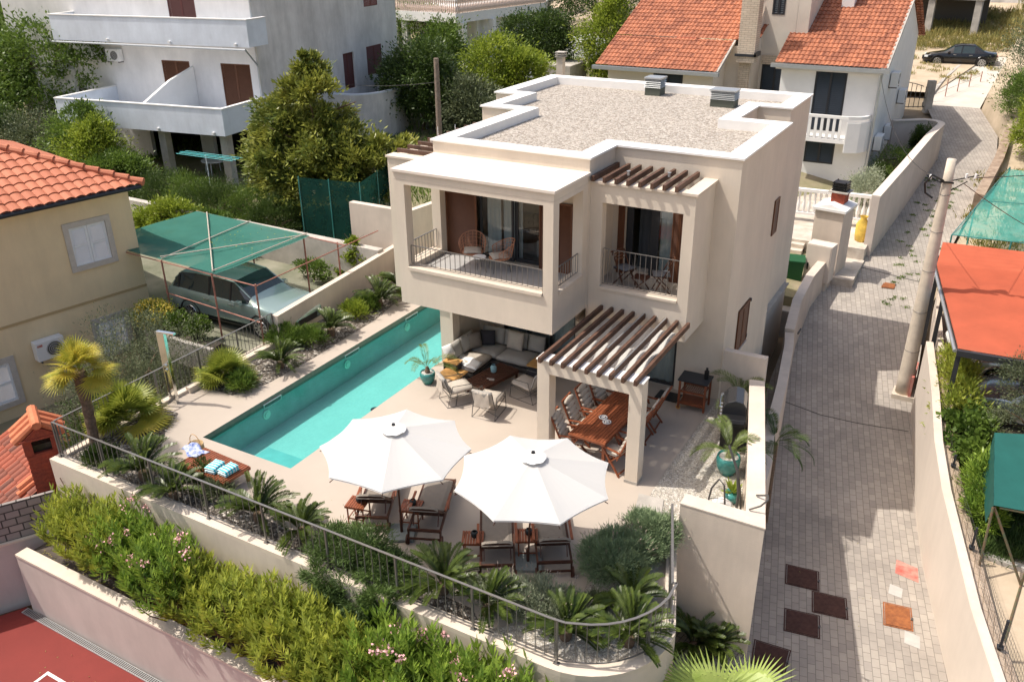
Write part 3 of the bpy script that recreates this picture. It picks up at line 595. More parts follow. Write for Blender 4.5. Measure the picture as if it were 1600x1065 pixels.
glazed(4.36,6.2,3.42,.02,2.04,2,villa); curtain(4.4,6.15,3.58,.05,2.0,villa)
glazed(1.22,2.2,1.9,3.34,5.04,1,villa); glazed(2.2,2.98,1.97,3.34,5.04,1,villa,.09); curtain(1.35,1.78,2.05,3.36,5.0,villa); curtain(1.8,2.35,2.1,3.36,5.0,villa,amp=.02)
glazed(5.4,6.15,3.42,3.0,5.0,1,villa,.09); curtain(5.5,5.95,3.55,3.05,4.95,villa,amp=.02); 
b = MB(); b.box(4.62,3.45,3.0,4.8,3.5,5.0); b.box(5.28,3.43,3.0,5.4,3.49,5.0); b.build('door_frame', M['anthracite'], villa)
curtain(4.8,5.3,3.9,3.0,4.98,villa,'grey_curtain',12,.03)
# things inside the rooms seen through the open doors
b = MB(); b.box(2.5,2.6,3.3,3.4,4.6,3.75); bd = b.build('bed', M['beigecushion']); tag(bd, 'pale made-up bed inside the dark room behind the left balcony', 'bed')
b = MB(); b.box(2.5,3.0,3.755,3.4,4.55,3.82); b.build('bed_cover', M['white'], bd)
b = MB(); b.lathe([(.02,0),(.2,-.1),(.21,-.12),(.0,-.13)], (2.75,2.7,4.85), 20); b.cyl((2.75,2.7,4.85),.006,.3,6); tag(b.build('pendant_lamp', M['lightwood']), 'round orange pendant lamp shade inside the room behind the left balcony', 'lamp')
def louvre(a0,a1,z0,z1,P,fixed,parent,name='shutter',leaves=2,th=.035,fr=.05,mt='shutter'):
    """P='x': leaf spans x at y=fixed ; 'y': spans y at x=fixed"""
    for l in range(leaves):
        b = MB(); c0 = a0+(a1-a0)*l/leaves+.004; c1 = a0+(a1-a0)*(l+1)/leaves-.004
        def bx(p0,q0,p1,q1,d0=0,d1=th):
            if P == 'x': b.box(p0,fixed-d1,q0,p1,fixed-d0,q1)
            else: b.box(fixed+d0,p0,q0,fixed+d1,p1,q1)
        bx(c0,z0,c0+fr,z1); bx(c1-fr,z0,c1,z1); bx(c0+fr,z0,c1-fr,z0+fr); bx(c0+fr,z1-fr,c1-fr,z1)
        nn = max(3,int((z1-z0-2*fr)/.045))
        for k in range(nn):
            q = z0+fr+(z1-z0-2*fr)*k/nn
            if P == 'x': b.add([(c0+fr,fixed-.03,q),(c1-fr,fixed-.03,q),(c1-fr,fixed-.004,q+.04),(c0+fr,fixed-.004,q+.04)],[(0,1,2,3)])
            else: b.add([(fixed+.03,c0+fr,q),(fixed+.03,c1-fr,q),(fixed+.004,c1-fr,q+.04),(fixed+.004,c0+fr,q+.04)],[(0,1,2,3)])
        b.build(name, M[mt], parent)
louvre(.24,1.2,3.33,5.02,'x',1.80,villa,leaves=1)
louvre(3.5,3.9,3.33,5.1,'x',1.80,villa,leaves=1)
louvre(3.0,3.16,3.33,5.04,'x',1.79,villa,leaves=1,fr=.03)
louvre(4.45,4.63,3.0,5.0,'x',3.31,villa,leaves=1,fr=.03); louvre(5.88,6.24,3.0,5.0,'x',3.30,villa,leaves=2,fr=.03)
louvre(4.47,5.5,.83,2.02,'y',XR+.005,villa,leaves=2); louvre(8.3,8.34,1,1.1,'y',XR+.005,villa,leaves=1) if False else None
b = MB(); b.box(XR-.01,4.42,.76,XR+.06,5.56,.8); b.build('sill', M['capstone'], villa)
b = MB(); b.box(XR+.003,5.45,.9,XR+.05,5.52,1.0); b.box(XR+.003,5.5,1.95,XR+.06,5.56,2.03); b.build('shutter_latch', M['anthracite'], villa)
louvre(7.1,7.62,3.3,4.3,'y',XR+.005,villa,leaves=1)
# balcony railings
def rail_on(p, q, z, h, n_, parent=villa):
    p = Vector((*p,z)); q = Vector((*q,z)); b = MB(); b.beam(p+Vector((0,0,h)),q+Vector((0,0,h)),.035,.012); b.beam(p+Vector((0,0,.05)),q+Vector((0,0,.05)),.02,.01)
    f = b.build('balcony_railing', M['railmetal'], parent)
    bb = MB(); bb.box(-.006,-.006,.056,.006,.006,h-.008); me = bb.build('baluster', M['railmetal'], mesh_only=True)
    for k in range(n_+1): link('baluster', me, f, loc=p.lerp(q, k/n_))
rail_on((.30,.12),(4.0,.12),3.5,.52,26); rail_on((.12,.31),(.12,1.5),3.5,.52,9); rail_on((4.19,.31),(4.19,1.5),3.5,.52,9)
rail_on((4.63,2.0),(6.55,2.0),3.12,.95,14)
# shade cloth under the pergola
M['shade'] = sheermat('shade_cloth', (.80,.80,.77), .88)
b = MB(); nx, ny = 12, 16; vs_ = []
for j in range(ny+1):
    for i in range(nx+1):
        u, v = i/nx, j/ny; x = 4.87+u*1.85; y = -.9+v*2.6
        vs_.append((x, y, 2.42-.13*math.sin(u*math.pi)*abs(math.sin(v*math.pi*2.0))-.05*math.sin(v*math.pi*4)-.03*u))
b.add(vs_, [(j*(nx+1)+i,j*(nx+1)+i+1,(j+1)*(nx+1)+i+1,(j+1)*(nx+1)+i) for j in range(ny) for i in range(nx)])
sh = b.build('shade_cloth', M['shade'], smooth=True); tag(sh, 'white shade cloth slung under the dark rafters over the dining table', 'shade cloth')
b = MB(); vs_ = []
for i in range(13): u = i/12; x = 4.84+u*1.92; vs_ += [(x,-.92+.02*math.sin(u*9),2.38),(x,-.86-.10*math.sin(u*3.1),2.10-.12*u*u-.02*math.sin(u*7))]
b.add(vs_, [(2*i,2*i+1,2*i+3,2*i+2) for i in range(12)]); b.build('valance', M['shade'], sh, smooth=True)
# roof vents
def vent(x, y, sx, sy, h, label):
    t = empty('roof_vent', (x,y,6.02), 0, label, 'roof vent', 'roof vents on the gravel roof')
    b = MB(); b.box(-sx/2,-sy/2,0,sx/2,sy/2,h*.42); b.build('base', mat('vent_base',(.09,.10,.08),.7), t)
    b = MB(); b.box(-sx/2+.03,-sy/2+.03,h*.42,sx/2-.03,sy/2-.03,h*.9)
    for k in range(5): z = h*.45+k*h*.1; e = .03; b.add([(-sx/2-e,-sy/2-e,z),(sx/2+e,-sy/2-e,z),(sx/2+e,sy/2+e,z),(-sx/2-e,sy/2+e,z),(-sx/2+.01,-sy/2+.01,z+h*.055),(sx/2-.01,-sy/2+.01,z+h*.055),(sx/2-.01,sy/2-.01,z+h*.055),(-sx/2+.01,sy/2-.01,z+h*.055)],[(0,1,5,4),(1,2,6,5),(2,3,7,6),(3,0,4,7),(3,2,1,0)])
    b.build('louvres', M['alu'], t)
    b = MB(); b.box(-sx/2-.04,-sy/2-.04,h*.92,sx/2+.04,sy/2+.04,h); b.build('cap', M['alu'], t)
v1 = at(1023,148,6.02); vent(v1.x, v1.y, .52, .5, .58, 'small square louvred metal vent near the middle of the rear roof edge')
v2 = at(1131,166,6.02); vent(v2.x, v2.y, .74, .5, .52, 'wider louvred metal vent near the notch in the gravel roof')
b = MB(); b.tube([(-.0,1.95,6.27),(-.0,1.95,6.55)], .006, 5); b.tube([(.1,2.6,6.27),(.1,2.6,6.5)], .006, 5)
tag(b.build('lightning_rod', M['white']), 'thin white rod standing on the left front corner of the parapet', 'rod')
# ================================================================ FURNITURE
def cushion(b, x0, y0, z0, x1, y1, z1, seg=5, puff=.02, M4=None):
    """soft box, rounded and slightly lumpy"""
    old = b.M
    if M4 is not None: b.M = old @ M4
    cx, cy, cz = (x0+x1)/2, (y0+y1)/2, (z0+z1)/2; hx, hy, hz = (x1-x0)/2, (y1-y0)/2, (z1-z0)/2
    n = seg; vs_ = []; idx = {}
    def key(i,j,k):
        if (i,j,k) not in idx:
            u, v, w_ = 2*i/n-1, 2*j/n-1, (2*k/2-1)
            r = min(hx,hy,hz)*.9
            e = 1-.10*(abs(w_))*(max(abs(u),abs(v))**6)
            x = cx+hx*u*(1-.03*abs(w_)); y = cy+hy*v*(1-.03*abs(w_))
            z = cz+w_*(hz*(.55+.45*(1-u**6)*(1-v**6))+puff*(1-u*u)*(1-v*v))+.006*math.sin(i*2.3+j*1.7+x0*9)
            idx[(i,j,k)] = len(vs_); vs_.append((x,y,z))
        return idx[(i,j,k)]
    fs = []
    for i in range(n):
        for j in range(n): fs.append((key(i,j,2),key(i+1,j,2),key(i+1,j+1,2),key(i,j+1,2))); fs.append((key(i,j+1,0),key(i+1,j+1,0),key(i+1,j,0),key(i,j,0)))
    for i in range(n):
        for k in range(2):
            fs.append((key(i,0,k),key(i+1,0,k),key(i+1,0,k+1),key(i,0,k+1))); fs.append((key(i+1,n,k),key(i,n,k),key(i,n,k+1),key(i+1,n,k+1)))
            fs.append((key(0,i+1,k),key(0,i,k),key(0,i,k+1),key(0,i+1,k+1))); fs.append((key(n,i,k),key(n,i+1,k),key(n,i+1,k+1),key(n,i,k+1)))
    b.add(vs_, fs); b.M = old
def ucushion(b, w_, h, t_, puff=.05):
    old = b.M; b.M = old @ Matrix.Translation((0,0,h/2)) @ Matrix.Rotation(R(90),4,'X'); cushion(b,-w_/2,-h/2,-t_/2,w_/2,h/2,t_/2,6,puff); b.M = old
def RX(a, p=(0,0,0)): return Matrix.Translation(p) @ Matrix.Rotation(a,4,'X')
def RYm(a, p=(0,0,0)): return Matrix.Translation(p) @ Matrix.Rotation(a,4,'Y')
def RZm(a, p=(0,0,0)): return Matrix.Translation(p) @ Matrix.Rotation(a,4,'Z')
# ---- parasols
def parasol(loc, label, rz, tilt=(0,0)):
    t = empty('parasol', loc, 0, label, 'parasol', 'white parasols over the loungers')
    b = MB(); b.M = RZm(R(27)); b.box(-.27,-.27,0,.27,.27,.07); b.build('base_slab', M['concrete2'], t, bevel=.01)
    b = MB(); b.cyl((0,0,.07),.03,.28,12); b.tube([(0,0,.05),(tilt[0],tilt[1],2.5)], .02, 8); b.build('pole', M['darkteak'], t)
    H = Vector((tilt[0],tilt[1],0)); b = MB(); n = 8; K = 6; vs_ = []; zr_, za = 2.06, 2.50; RAD = 1.47
    def P(a, f):   # a in octants, f radius share
        k = math.floor(a); w_ = a-k; A = rz+k*math.pi/4; B_ = A+math.pi/4
        p = Vector((math.cos(A),math.sin(A),0)).lerp(Vector((math.cos(B_),math.sin(B_),0)), w_)
        sag = 4*w_*(1-w_)
        r = RAD*f*(1-.045*sag*f); z = za+(zr_-za)*(f**.92)-.035*sag*f*(1-f*.3)
        return H+Vector((p.x*r,p.y*r,z))
    N = 48
    for j in range(K+1):
        f = .06+(.94)*j/K
        for i in range(N): vs_.append(P(i*8/N, f))
    fs = [(j*N+i,j*N+(i+1)%N,(j+1)*N+(i+1)%N,(j+1)*N+i) for j in range(K) for i in range(N)]
    b.add(vs_, fs); b.build('canopy', M['canopy'], t)
    b = MB(); vs_ = [P(i*8/N,.98)+Vector((0,0,.002)) for i in range(N)]+[P(i*8/N,1.0)+Vector((0,0,-.03)) for i in range(N)]
    b.add(vs_, [(i,N+i,N+(i+1)%N,(i+1)%N) for i in range(N)]); b.build('hem', M['canopy'], t)
    b = MB(); vs_ = []; 
    for j in range(3):
        for i in range(24):
            a = i*2*math.pi/24; r = (.05,.15,.24)[j]; vs_.append(H+Vector((r*math.cos(a),r*math.sin(a),(2.565,2.525,2.475)[j]+(.012*math.cos(8*(a-rz)) if j == 2 else 0))))
    b.add(vs_, [(j*24+i,j*24+(i+1)%24,(j+1)*24+(i+1)%24,(j+1)*24+i) for j in range(2) for i in range(24)]); b.build('vent_flap', M['whitefabric'], t, smooth=True)
    b = MB(); b.cyl((H.x,H.y,2.55),.035,.04,12); b.build('finial', M['black'], t)
    for k in range(8):
        a = rz+k*math.pi/4; b = MB(); p0 = H+Vector((.05*math.cos(a),.05*math.sin(a),2.44)); p1 = H+Vector((1.47*math.cos(a),1.47*math.sin(a),1.955)); b.tube([p0,p1],.009,5); b.tube([H+Vector((.04*math.cos(a),.04*math.sin(a),2.0)), p0.lerp(p1,.5)],.007,5); b.build('rib', M['darkteak'], t)
    return t
M['concrete2'] = mat('granite_slab', (.22,.25,.25), .7, .15, 30)
M['canopy'] = sheermat('parasol_canvas', (.72,.72,.71), .98)
parasol((3.52,-5.12,0), 'white parasol over the pair of loungers nearer the pool', R(27))
parasol((6.18,-4.68,0), 'white parasol over the pair of loungers nearer the lavender bushes', R(1), (.12,-.02))
# ---- loungers; local: head (wheels) at y=0, feet towards +y
def lounger():
    t = empty('sun_lounger', (0,0,0), 0, 'x', 'sun lounger', 'wooden sun loungers under the parasols')
    W_ = .32
    b = MB()
    for s_ in (-1,1): b.beam((s_*W_,.05,.31),(s_*W_,1.85,.31),.035,.07)
    for y in (.08,.62,1.83): b.beam((-W_,y,.31),(W_,y,.31),.035,.06)
    for k in range(14): y = .7+k*.082; b.box(-W_+.02,y,.33,W_-.02,y+.055,.345)
    b.build('frame', M['darkteak'], t)
    for s_ in (-1,1):
        b = MB(); b.beam((s_*W_,.12,.31),(s_*W_,.02,.0),.035,.05); b.build('leg', M['darkteak'], t)
        b = MB(); b.beam((s_*W_,1.72,.31),(s_*W_,1.80,.0),.035,.05); b.build('leg', M['darkteak'], t)
        b = MB(); b.M = RYm(R(90),(s_*(W_+.03)-.014,.05,.10)); b.cyl((0,0,0),.10,.028,18); b.build('wheel', M['darkteak'], t)
        b = MB(); b.beam((s_*(W_+.05),.75,.36),(s_*(W_+.05),.95,.52),.02,.04); b.beam((s_*(W_+.045),.45,.54),(s_*(W_+.045),1.05,.54),.05,.022); b.build('armrest', M['teak'], t)
    b = MB(); b.beam((-W_,.03,.14),(W_,.03,.14),.03,.04); b.build('axle_rail', M['darkteak'], t)
    # backrest raised towards the head
    p0 = Vector((0,.62,.36)); p1 = Vector((0,.13,.76))
    b = MB()
    for s_ in (-1,1): b.beam(p0+Vector((s_*.28,0,0)),p1+Vector((s_*.28,0,0)),.03,.045)
    b.beam(p1+Vector((-.28,0,0)),p1+Vector((.28,0,0)),.045,.03); b.beam(p0.lerp(p1,.45)+Vector((-.28,0,-.02)),p0.lerp(p1,.45)+Vector((.28,0,-.02)),.03,.03)
    for s_ in (-1,1): b.beam((s_*.25,.36,.56),(s_*.25,.22,.31),.02,.03)
    b.build('backrest_frame', M['darkteak'], t)
    b = MB(); a = Vector((-.26,0,.005)); b.quad(p0+a,p0+Vector((.26,0,.005)),p1+Vector((.26,0,.005)),p1+a); b.build('sling', M['sling'], t)
    b = MB(); e = Vector((0,-.02,.025))
    b.M = Matrix.Identity(4)
    vs_ = []; prof = [(1.78,.36),(1.70,.40),(1.2,.405),(.72,.41)]; prof = prof+[(p0.lerp(p1,f).y+.02,p0.lerp(p1,f).z+.07) for f in (.15,.35,.6,.85,1.0)]+[(p1.y-.03,p1.z+.045)]
    NX = 8
    for (y,z) in prof:
        for i in range(NX+1):
            u = i/NX*2-1; ed = 1-.045*abs(u)**8; vs_.append((u*.29, y+.004*math.sin(i*2+y*9), z-.035*abs(u)**8+.008*math.sin(y*21)*(1-u*u)))
    n1 = len(vs_)
    for (y,z) in prof:
        for i in (0,NX): vs_.append(((i/NX*2-1)*.29,y-.01,z-.055))
    fs = [(j*(NX+1)+i,j*(NX+1)+i+1,(j+1)*(NX+1)+i+1,(j+1)*(NX+1)+i) for j in range(len(prof)-1) for i in range(NX)]
    for j in range(len(prof)-1):
        fs.append((n1+2*j,j*(NX+1),(j+1)*(NX+1),n1+2*j+2)); fs.append((j*(NX+1)+NX,n1+2*j+1,n1+2*j+3,(j+1)*(NX+1)+NX)); fs.append((n1+2*j+1,n1+2*j,n1+2*j+2,n1+2*j+3))
    fs.append((0,n1,n1+1,NX)[::-1]); 
    b.add(vs_, fs); cu = b.build('cushion', M['taupe'], t, smooth=False)
    for y in (.95,1.3): pass
    b = MB()
    for f in (.35,.72):
        q = p0.lerp(p1,f)
        for s_ in (-.1,.1): b.lathe([(.012,.0),(.0,.006)],(s_,q.y+.03,q.z+.072),8)
    b.build('button', M['darkteak'], cu)
    return t
M['sling'] = mat('grey_sling', (.12,.12,.125), .6, .1, 30)
L0 = lounger()
LD = [((2.95,-5.36),R(26),'taupe cushioned lounger farthest to the left beside the pool side table'),
      ((4.12,-5.20),R(23),'taupe cushioned lounger to the right of the first parasol base'),
      ((5.93,-5.40),R(31),'taupe cushioned lounger left of the second parasol base'),
      ((6.82,-4.80),R(32),'taupe cushioned lounger nearest the large lavender bushes')]
for i, (p, a, lb) in enumerate(LD):
    o = L0 if i == 0 else copy_tree(L0); place(o, (p[0],p[1],0), a, lb)
# ---- small slatted side tables and lanterns
def side_table():
    t = empty('side_table', (0,0,0), 0, 'x', 'side table', 'small slatted side tables between the loungers')
    b = MB()
    for k in range(8): b.box(-.21+.0535*k,-.2,.43,-.21+.0535*k+.042,.2,.45)
    for y in (-.2,.17): b.box(-.21,y,.40,.212,y+.03,.429)
    b.build('tabletop', M['teak'], t)
    for x in (-.18,.16):
        for y in (-.17,.15): bb = MB(); bb.box(x,y,0,x+.025,y+.025,.399); bb.build('leg', M['teak'], t)
    b = MB()
    for y in (-.165,.155): b.box(-.155,y,.12,.16,y+.018,.145)
    for x in (-.175,.165): b.box(x,-.145,.12,x+.015,.15,.14)
    b.build('stretcher', M['teak'], t); return t
def lantern():
    t = empty('lantern', (0,0,0), 0, 'x', 'lantern', 'dark round lanterns on the side tables')
    b = MB(); b.lathe([(.0,0),(.055,0),(.07,.03),(.072,.09),(.055,.125),(.04,.13)], n=16); b.build('bowl', M['lanternglass'], t, smooth=True)
    b = MB(); b.cyl((0,0,.02),.025,.06,10); b.build('candle', M['white'], t); return t
M['lanternglass'] = mat('dark_lantern_glass', (.025,.03,.032), .25, .2, 12)
T0 = side_table(); N0 = lantern()
TD = [((2.47,-5.16),R(14),'teak slatted side table standing left of all the loungers','black lantern on the side table farthest left'),
      ((3.50,-4.72),R(20),'teak slatted side table half hidden behind the first parasol pole','black lantern on the table behind the first parasol pole'),
      ((5.14,-4.99),R(28),'teak slatted side table alone between the two pairs of loungers','black lantern on the table between the two pairs of loungers'),
      ((6.02,-4.42),R(30),'teak slatted side table half hidden behind the second parasol pole','black lantern on the table behind the second parasol pole')]
for i, (p, a, l1, l2) in enumerate(TD):
    o = T0 if i == 0 else copy_tree(T0); place(o, (p[0],p[1],0), a, l1)
    o = N0 if i == 0 else copy_tree(N0); place(o, (p[0]+.02,p[1]+.03,.451), a, l2)
# ---- wooden bench with towels, basket and cloth
t = empty('wooden_bench', (-1.27,-5.52,0), R(-3), 'low slatted teak bench by the pool carrying folded turquoise towels', 'bench')
b = MB()
for k in range(21): b.box(-.72+.069*k,-.36,.375,-.72+.069*k+.05,.36,.395)
b.build('seat_slats', M['teak'], t)
b = MB()
for y in (-.38,.34): b.box(-.74,y,.30,.74,y+.035,.374)
for x in (-.74,.705): b.box(x,-.345,.30,x+.035,.34,.373)
b.build('frame', M['teak'], t)
for x in (-.70,.63):
    for y in (-.36,.29): b = MB(); b.box(x,y,0,x+.065,y+.065,.30); b.build('leg', M['teak'], t)
def towelmat():
    m_ = bpy.data.materials.new('striped_towel'); m_.use_nodes = True; t_ = m_.node_tree; b_ = t_.nodes['Principled BSDF']; tc = t_.nodes.new('ShaderNodeTexCoord')
    wv = t_.nodes.new('ShaderNodeTexWave'); wv.inputs['Scale'].default_value = 4.2; wv.inputs['Distortion'].default_value = .3; wv.bands_direction = 'Y'; t_.links.new(tc.outputs['Object'], wv.inputs['Vector'])
    r = t_.nodes.new('ShaderNodeValToRGB'); r.color_ramp.interpolation = 'CONSTANT'; r.color_ramp.elements[1].position = .5; r.color_ramp.elements[0].color = (.04,.50,.62,1); r.color_ramp.elements[1].color = (.62,.78,.80,1)
    t_.links.new(wv.outputs['Fac'], r.inputs[0]); t_.links.new(r.outputs[0], b_.inputs['Base Color']); b_.inputs['Roughness'].default_value = .95; return m_
M['towel'] = towelmat()
def towel(loc, rz, label):
    b = MB()
    for k, (dx, dy) in enumerate(((0,0),(.012,-.008),(-.006,.006))): cushion(b,-.13+dx,-.19+dy,.002+k*.045,.13+dx,.19+dy,.046+k*.045,5,.006)
    o = b.build('folded_towel', M['towel'], smooth=True); o.location = loc; o.rotation_euler = (0,0,rz); tag(o, label, 'towel', 'folded turquoise towels on the bench')
towel((-1.08,-5.66,.396), R(6), 'folded turquoise and white towel nearer the straw basket'); towel((-.74,-5.60,.396), R(-4), 'folded turquoise and white towel nearer the parasol')
M['straw'] = mat('straw_weave', (.52,.37,.20), .9, .3, 60, .6, 90)
p = Vector((-2.30,-5.12,.0)); t = empty('straw_basket', p, 0, 'round straw basket with a thin handle standing behind the bench', 'basket')
b = MB(); b.lathe([(.13,0),(.17,.02),(.19,.2),(.175,.40),(.165,.40),(.18,.2),(.0,.34)], n=24); b.build('body', M['straw'], t, smooth=True)
b = MB(); b.tube([(.17*math.cos(a),0,.40+.24*math.sin(a)) for a in [R(k*15) for k in range(13)]], .008, 5); b.build('handle', M['lightwood'], t)
M['bluecloth'] = mat('blue_white_print', (.72,.76,.82), .9, 0, 14, c2=(.05,.12,.45), detail=3)
b = MB(); vs_ = []
for j in range(9):
    for i in range(9): u, v = i/8, j/8; vs_.append((-2.22+.50*u-.1*v, -5.22-.34*v+.05*math.sin(u*7), .40*(1-.0*u)+.10*(1-u)**2+.02*math.sin(u*11+v*5)+.015*math.sin(v*13)))
b.add(vs_, [(j*9+i,j*9+i+1,j*9+i+10,j*9+i+9) for j in range(8) for i in range(8)]); o = b.build('beach_cloth', M['bluecloth'], smooth=True); sm = o.modifiers.new('solid','SOLIDIFY'); sm.thickness = .01; tag(o, 'crumpled blue and white printed cloth spilling from the basket onto the bench', 'cloth')
# ---- outdoor shower
t = empty('outdoor_shower', (-4.88,-3.55,0), R(10), 'tall slim mirror steel outdoor shower post at the edge of the pool deck', 'shower')
b = MB(); b.box(-.11,-.05,0,.11,.05,2.0); b.build('column', M['steel'], t, bevel=.004)
b = MB(); b.box(-.11,-.05,2.003,.58,.05,2.03) if False else b.box(-.11,-.05,2.003,.42,.05,2.045); b.build('arm', M['steel'], t, bevel=.003)
for z in (.98,1.1): b = MB(); b.M = RX(R(90),(0.0,-.05,z)); b.cyl((0,0,0),.035,.035,14); b.build('knob', M['steel'], t)
# ---- lounge corner: sofa
t = empty('corner_sofa', (.62,.9,0), 0, 'large grey L shaped garden sofa with thick cushions under the balcony', 'sofa')
b = MB()
b.box(-.05,.25,.12,.70,1.55,.20); b.box(-.05,1.2,.12,1.95,2.05,.20)
b.build('base_frame', M['darkmetal'], t)
b = MB(); b.prism([(-.13,.2),(-.06,.2),(-.06,2.03),(1.95,2.03),(1.95,2.1),(-.13,2.1)],0,.62); b.build('back_frame', M['anthracite'], t)
for i, (x0,y0,x1,y1) in enumerate([(-.03,.25,.72,1.25),(-.03,1.26,.85,2.0),(.86,1.22,1.93,2.0)]):
    b = MB(); cushion(b,x0,y0,.21,x1,y1,.40,6,.02); b.build('seat_cushion', M['greycushion'] if i else M['beigecushion'], t, smooth=True)
for (cx,cy,a,w_) in [(-.0,.55,R(90),.62),(-.0,1.2,R(90),.62),(.35,1.93,0,.72),(1.08,1.95,0,.72),(1.72,1.95,0,.5)]:
    b = MB(); b.M = RZm(a,(cx,cy,.40)) @ RX(R(-14)); ucushion(b,w_,.46,.17,.03); b.build('back_cushion', M['greycushion'], t, smooth=True)
b = MB(); b.box(-.1,.02,.50,.36,.32,.53); b.build('arm_tray', M['lightwood'], t); b = MB(); b.box(-.09,.03,.0,-.05,.31,.499); b.box(.31,.03,.2,.35,.31,.499); b.build('arm_panel', M['anthracite'], t)
b = MB(); b.box(-.03,-.42,.29,.62,.18,.32); b.build('front_tray', M['lightwood'], t); b = MB()
for x,y in ((-.0,-.38),(.57,-.38)): b.box(x,y,0,x+.03,y+.03,.289)
b.build('tray_leg', M['darkmetal'], t)
b = MB(); b.box(1.97,.95,.46,2.42,1.55,.50); b.build('end_tray', M['lightwood'], t); b = MB(); b.box(2.0,1.0,.0,2.38,1.5,.459); b.build('end_box', M['anthracite'], t)
def pillow(loc, rz, tilt, s_, m_, label):
    b = MB(); b.M = RZm(rz) @ RX(tilt); ucushion(b,s_,s_,.10,.05); o = b.build('throw_pillow', M[m_], smooth=True); o.location = loc; tag(o, label, 'cushion', 'loose pillows on the corner sofa')
pillow((.98,2.52,.44), R(25), R(-18), .42, 'darkcushion', 'black square pillow in the corner of the garden sofa')
pillow((.78,2.20,.44), R(60), R(-18), .42, 'taupe', 'light brown pillow leaning beside the black one on the sofa')
pillow((1.78,2.62,.44), R(-4), R(-16), .5, 'beigecushion', 'large beige knitted pillow at the right end of the sofa')
pillow((.63,1.15,.60), R(75), R(-30), .32, 'white', 'small white pillow on the left sofa arm behind the wooden tray')
b = MB(); vs_ = []
for j in range(9):
    for i in range(9): u, v = i/8, j/8; vs_.append((.75+.75*u-.12*v, 1.22+.55*v-.2*u, .432+.018*math.sin(u*9+v*3)+.012*math.sin(v*11)))
b.add(vs_, [(j*9+i,j*9+i+1,j*9+i+10,j*9+i+9) for j in range(8) for i in range(8)]); o = b.build('throw_blanket', M['white'], smooth=True); o.modifiers.new('s','SOLIDIFY').thickness = .012; tag(o, 'cream throw blanket spread over the left seat of the garden sofa', 'blanket')
# coffee table
t = empty('coffee_table', (1.95,1.15,0), R(-12), 'low dark slatted wooden coffee table in front of the garden sofa', 'coffee table')
b = MB()
for k in range(9): b.box(-.34+.077*k,-.68,.33,-.34+.077*k+.06,.68,.355)
b.build('tabletop', M['darkteak'], t)
b = MB(); b.box(-.34,-.68,.27,.35,-.64,.329); b.box(-.34,.64,.27,.35,.68,.329); b.box(-.34,-.63,.27,-.30,.63,.329); b.box(.31,-.63,.27,.35,.63,.329); b.build('apron', M['darkteak'], t)
for x in (-.32,.27):
    for y in (-.66,.60): b = MB(); b.box(x,y,0,x+.05,y+.05,.269); b.build('leg', M['darkteak'], t)
t = empty('candle_lantern', (1.88,1.32,.356), 0, 'small blue grey glass lantern on the coffee table', 'lantern')
b = MB(); b.lathe([(.07,0),(.08,.04),(.085,.15),(.05,.19),(.05,.21)], n=14); b.build('glass_jar', mat('blue_glass',(.25,.42,.45),.15), t, smooth=True); b = MB(); b.tube([(-.05,0,.2),(-.04,0,.28),(.04,0,.28),(.05,0,.2)],.005,5); b.build('handle', M['darkmetal'], t)
b = MB(); b.M = RZm(R(15),(2.02,.92,.357)); b.box(-.10,-.02,0,.10,.02,.012); b.box(-.02,-.08,.0,.12,-.05,.01); tag(b.build('cutlery', M['beigecushion']), 'small pale objects lying on the near end of the coffee table', 'cutlery')
# armchairs with thin metal frames
def armchair():
    t = empty('garden_armchair', (0,0,0), 0, 'x', 'armchair', 'slim metal armchairs round the coffee table')
    for s_ in (-1,1):
        b = MB(); x = s_*.31
        b.tube([(x,.34,.0),(x,.30,.36),(x,.26,.55),(x,-.26,.58),(x,-.42,.0),(x,.34,.0)], .011, 6); b.tube([(x,.28,.34),(x,-.35,.26)],.010,6); b.build('side_frame', M['darkmetal'], t)
    b = MB()
    for p,q in (((-.31,.30,.34),(.31,.30,.34)),((-.31,-.33,.27),(.31,-.33,.27)),((-.31,.1,.0),(.31,-.2,.0)),((-.31,-.42,.0),(.31,-.42,.0))): b.tube([p,q],.010,6)
    for s_ in (-1,1): b.tube([(s_*.27,-.30,.27),(s_*.27,-.47,.78)],.011,6)
    b.tube([(-.27,-.47,.78),(.27,-.47,.78)],.011,6); b.build('back_frame', M['darkmetal'], t)
    b = MB(); b.M = RX(R(4),(0,0,.33)); cushion(b,-.28,-.30,0,.28,.32,.12,5,.03); b.build('seat_cushion', M['beigecushion'], t, smooth=True)
    b = MB(); b.M = RX(R(-104),(0,-.31,.40)) @ Matrix.Translation((0,0,0)); cushion(b,-.26,-.42,-.05,.26,.0,.06,5,.03) if False else None
    b.M = RX(R(18),(0,-.34,.42)); ucushion(b,.54,.42,.11,.02); b.build('back_cushion', M['greycushion'], t, smooth=True)
    b = MB(); vs_ = []
    for j in range(11):
        for i in range(7):
            u = i/6; v = j/10
            if v < .4: y = -.39-.0*v; z = .55+.26*(v/.4); yy = -.37-.12*(v/.4)
            else: w_ = (v-.4)/.6; z = .81-.42*w_; yy = -.50-.02*w_
            vs_.append((-.2+.4*u+.01*math.sin(j), yy+.01*math.sin(i*2.1+j), z+.006*math.sin(i*3)))
    b.add(vs_, [(j*7+i,j*7+i+1,j*7+i+8,j*7+i+7) for j in range(10) for i in range(6)]); b.build('throw', M['beigecushion'], t, smooth=True)
    return t
A0 = armchair()
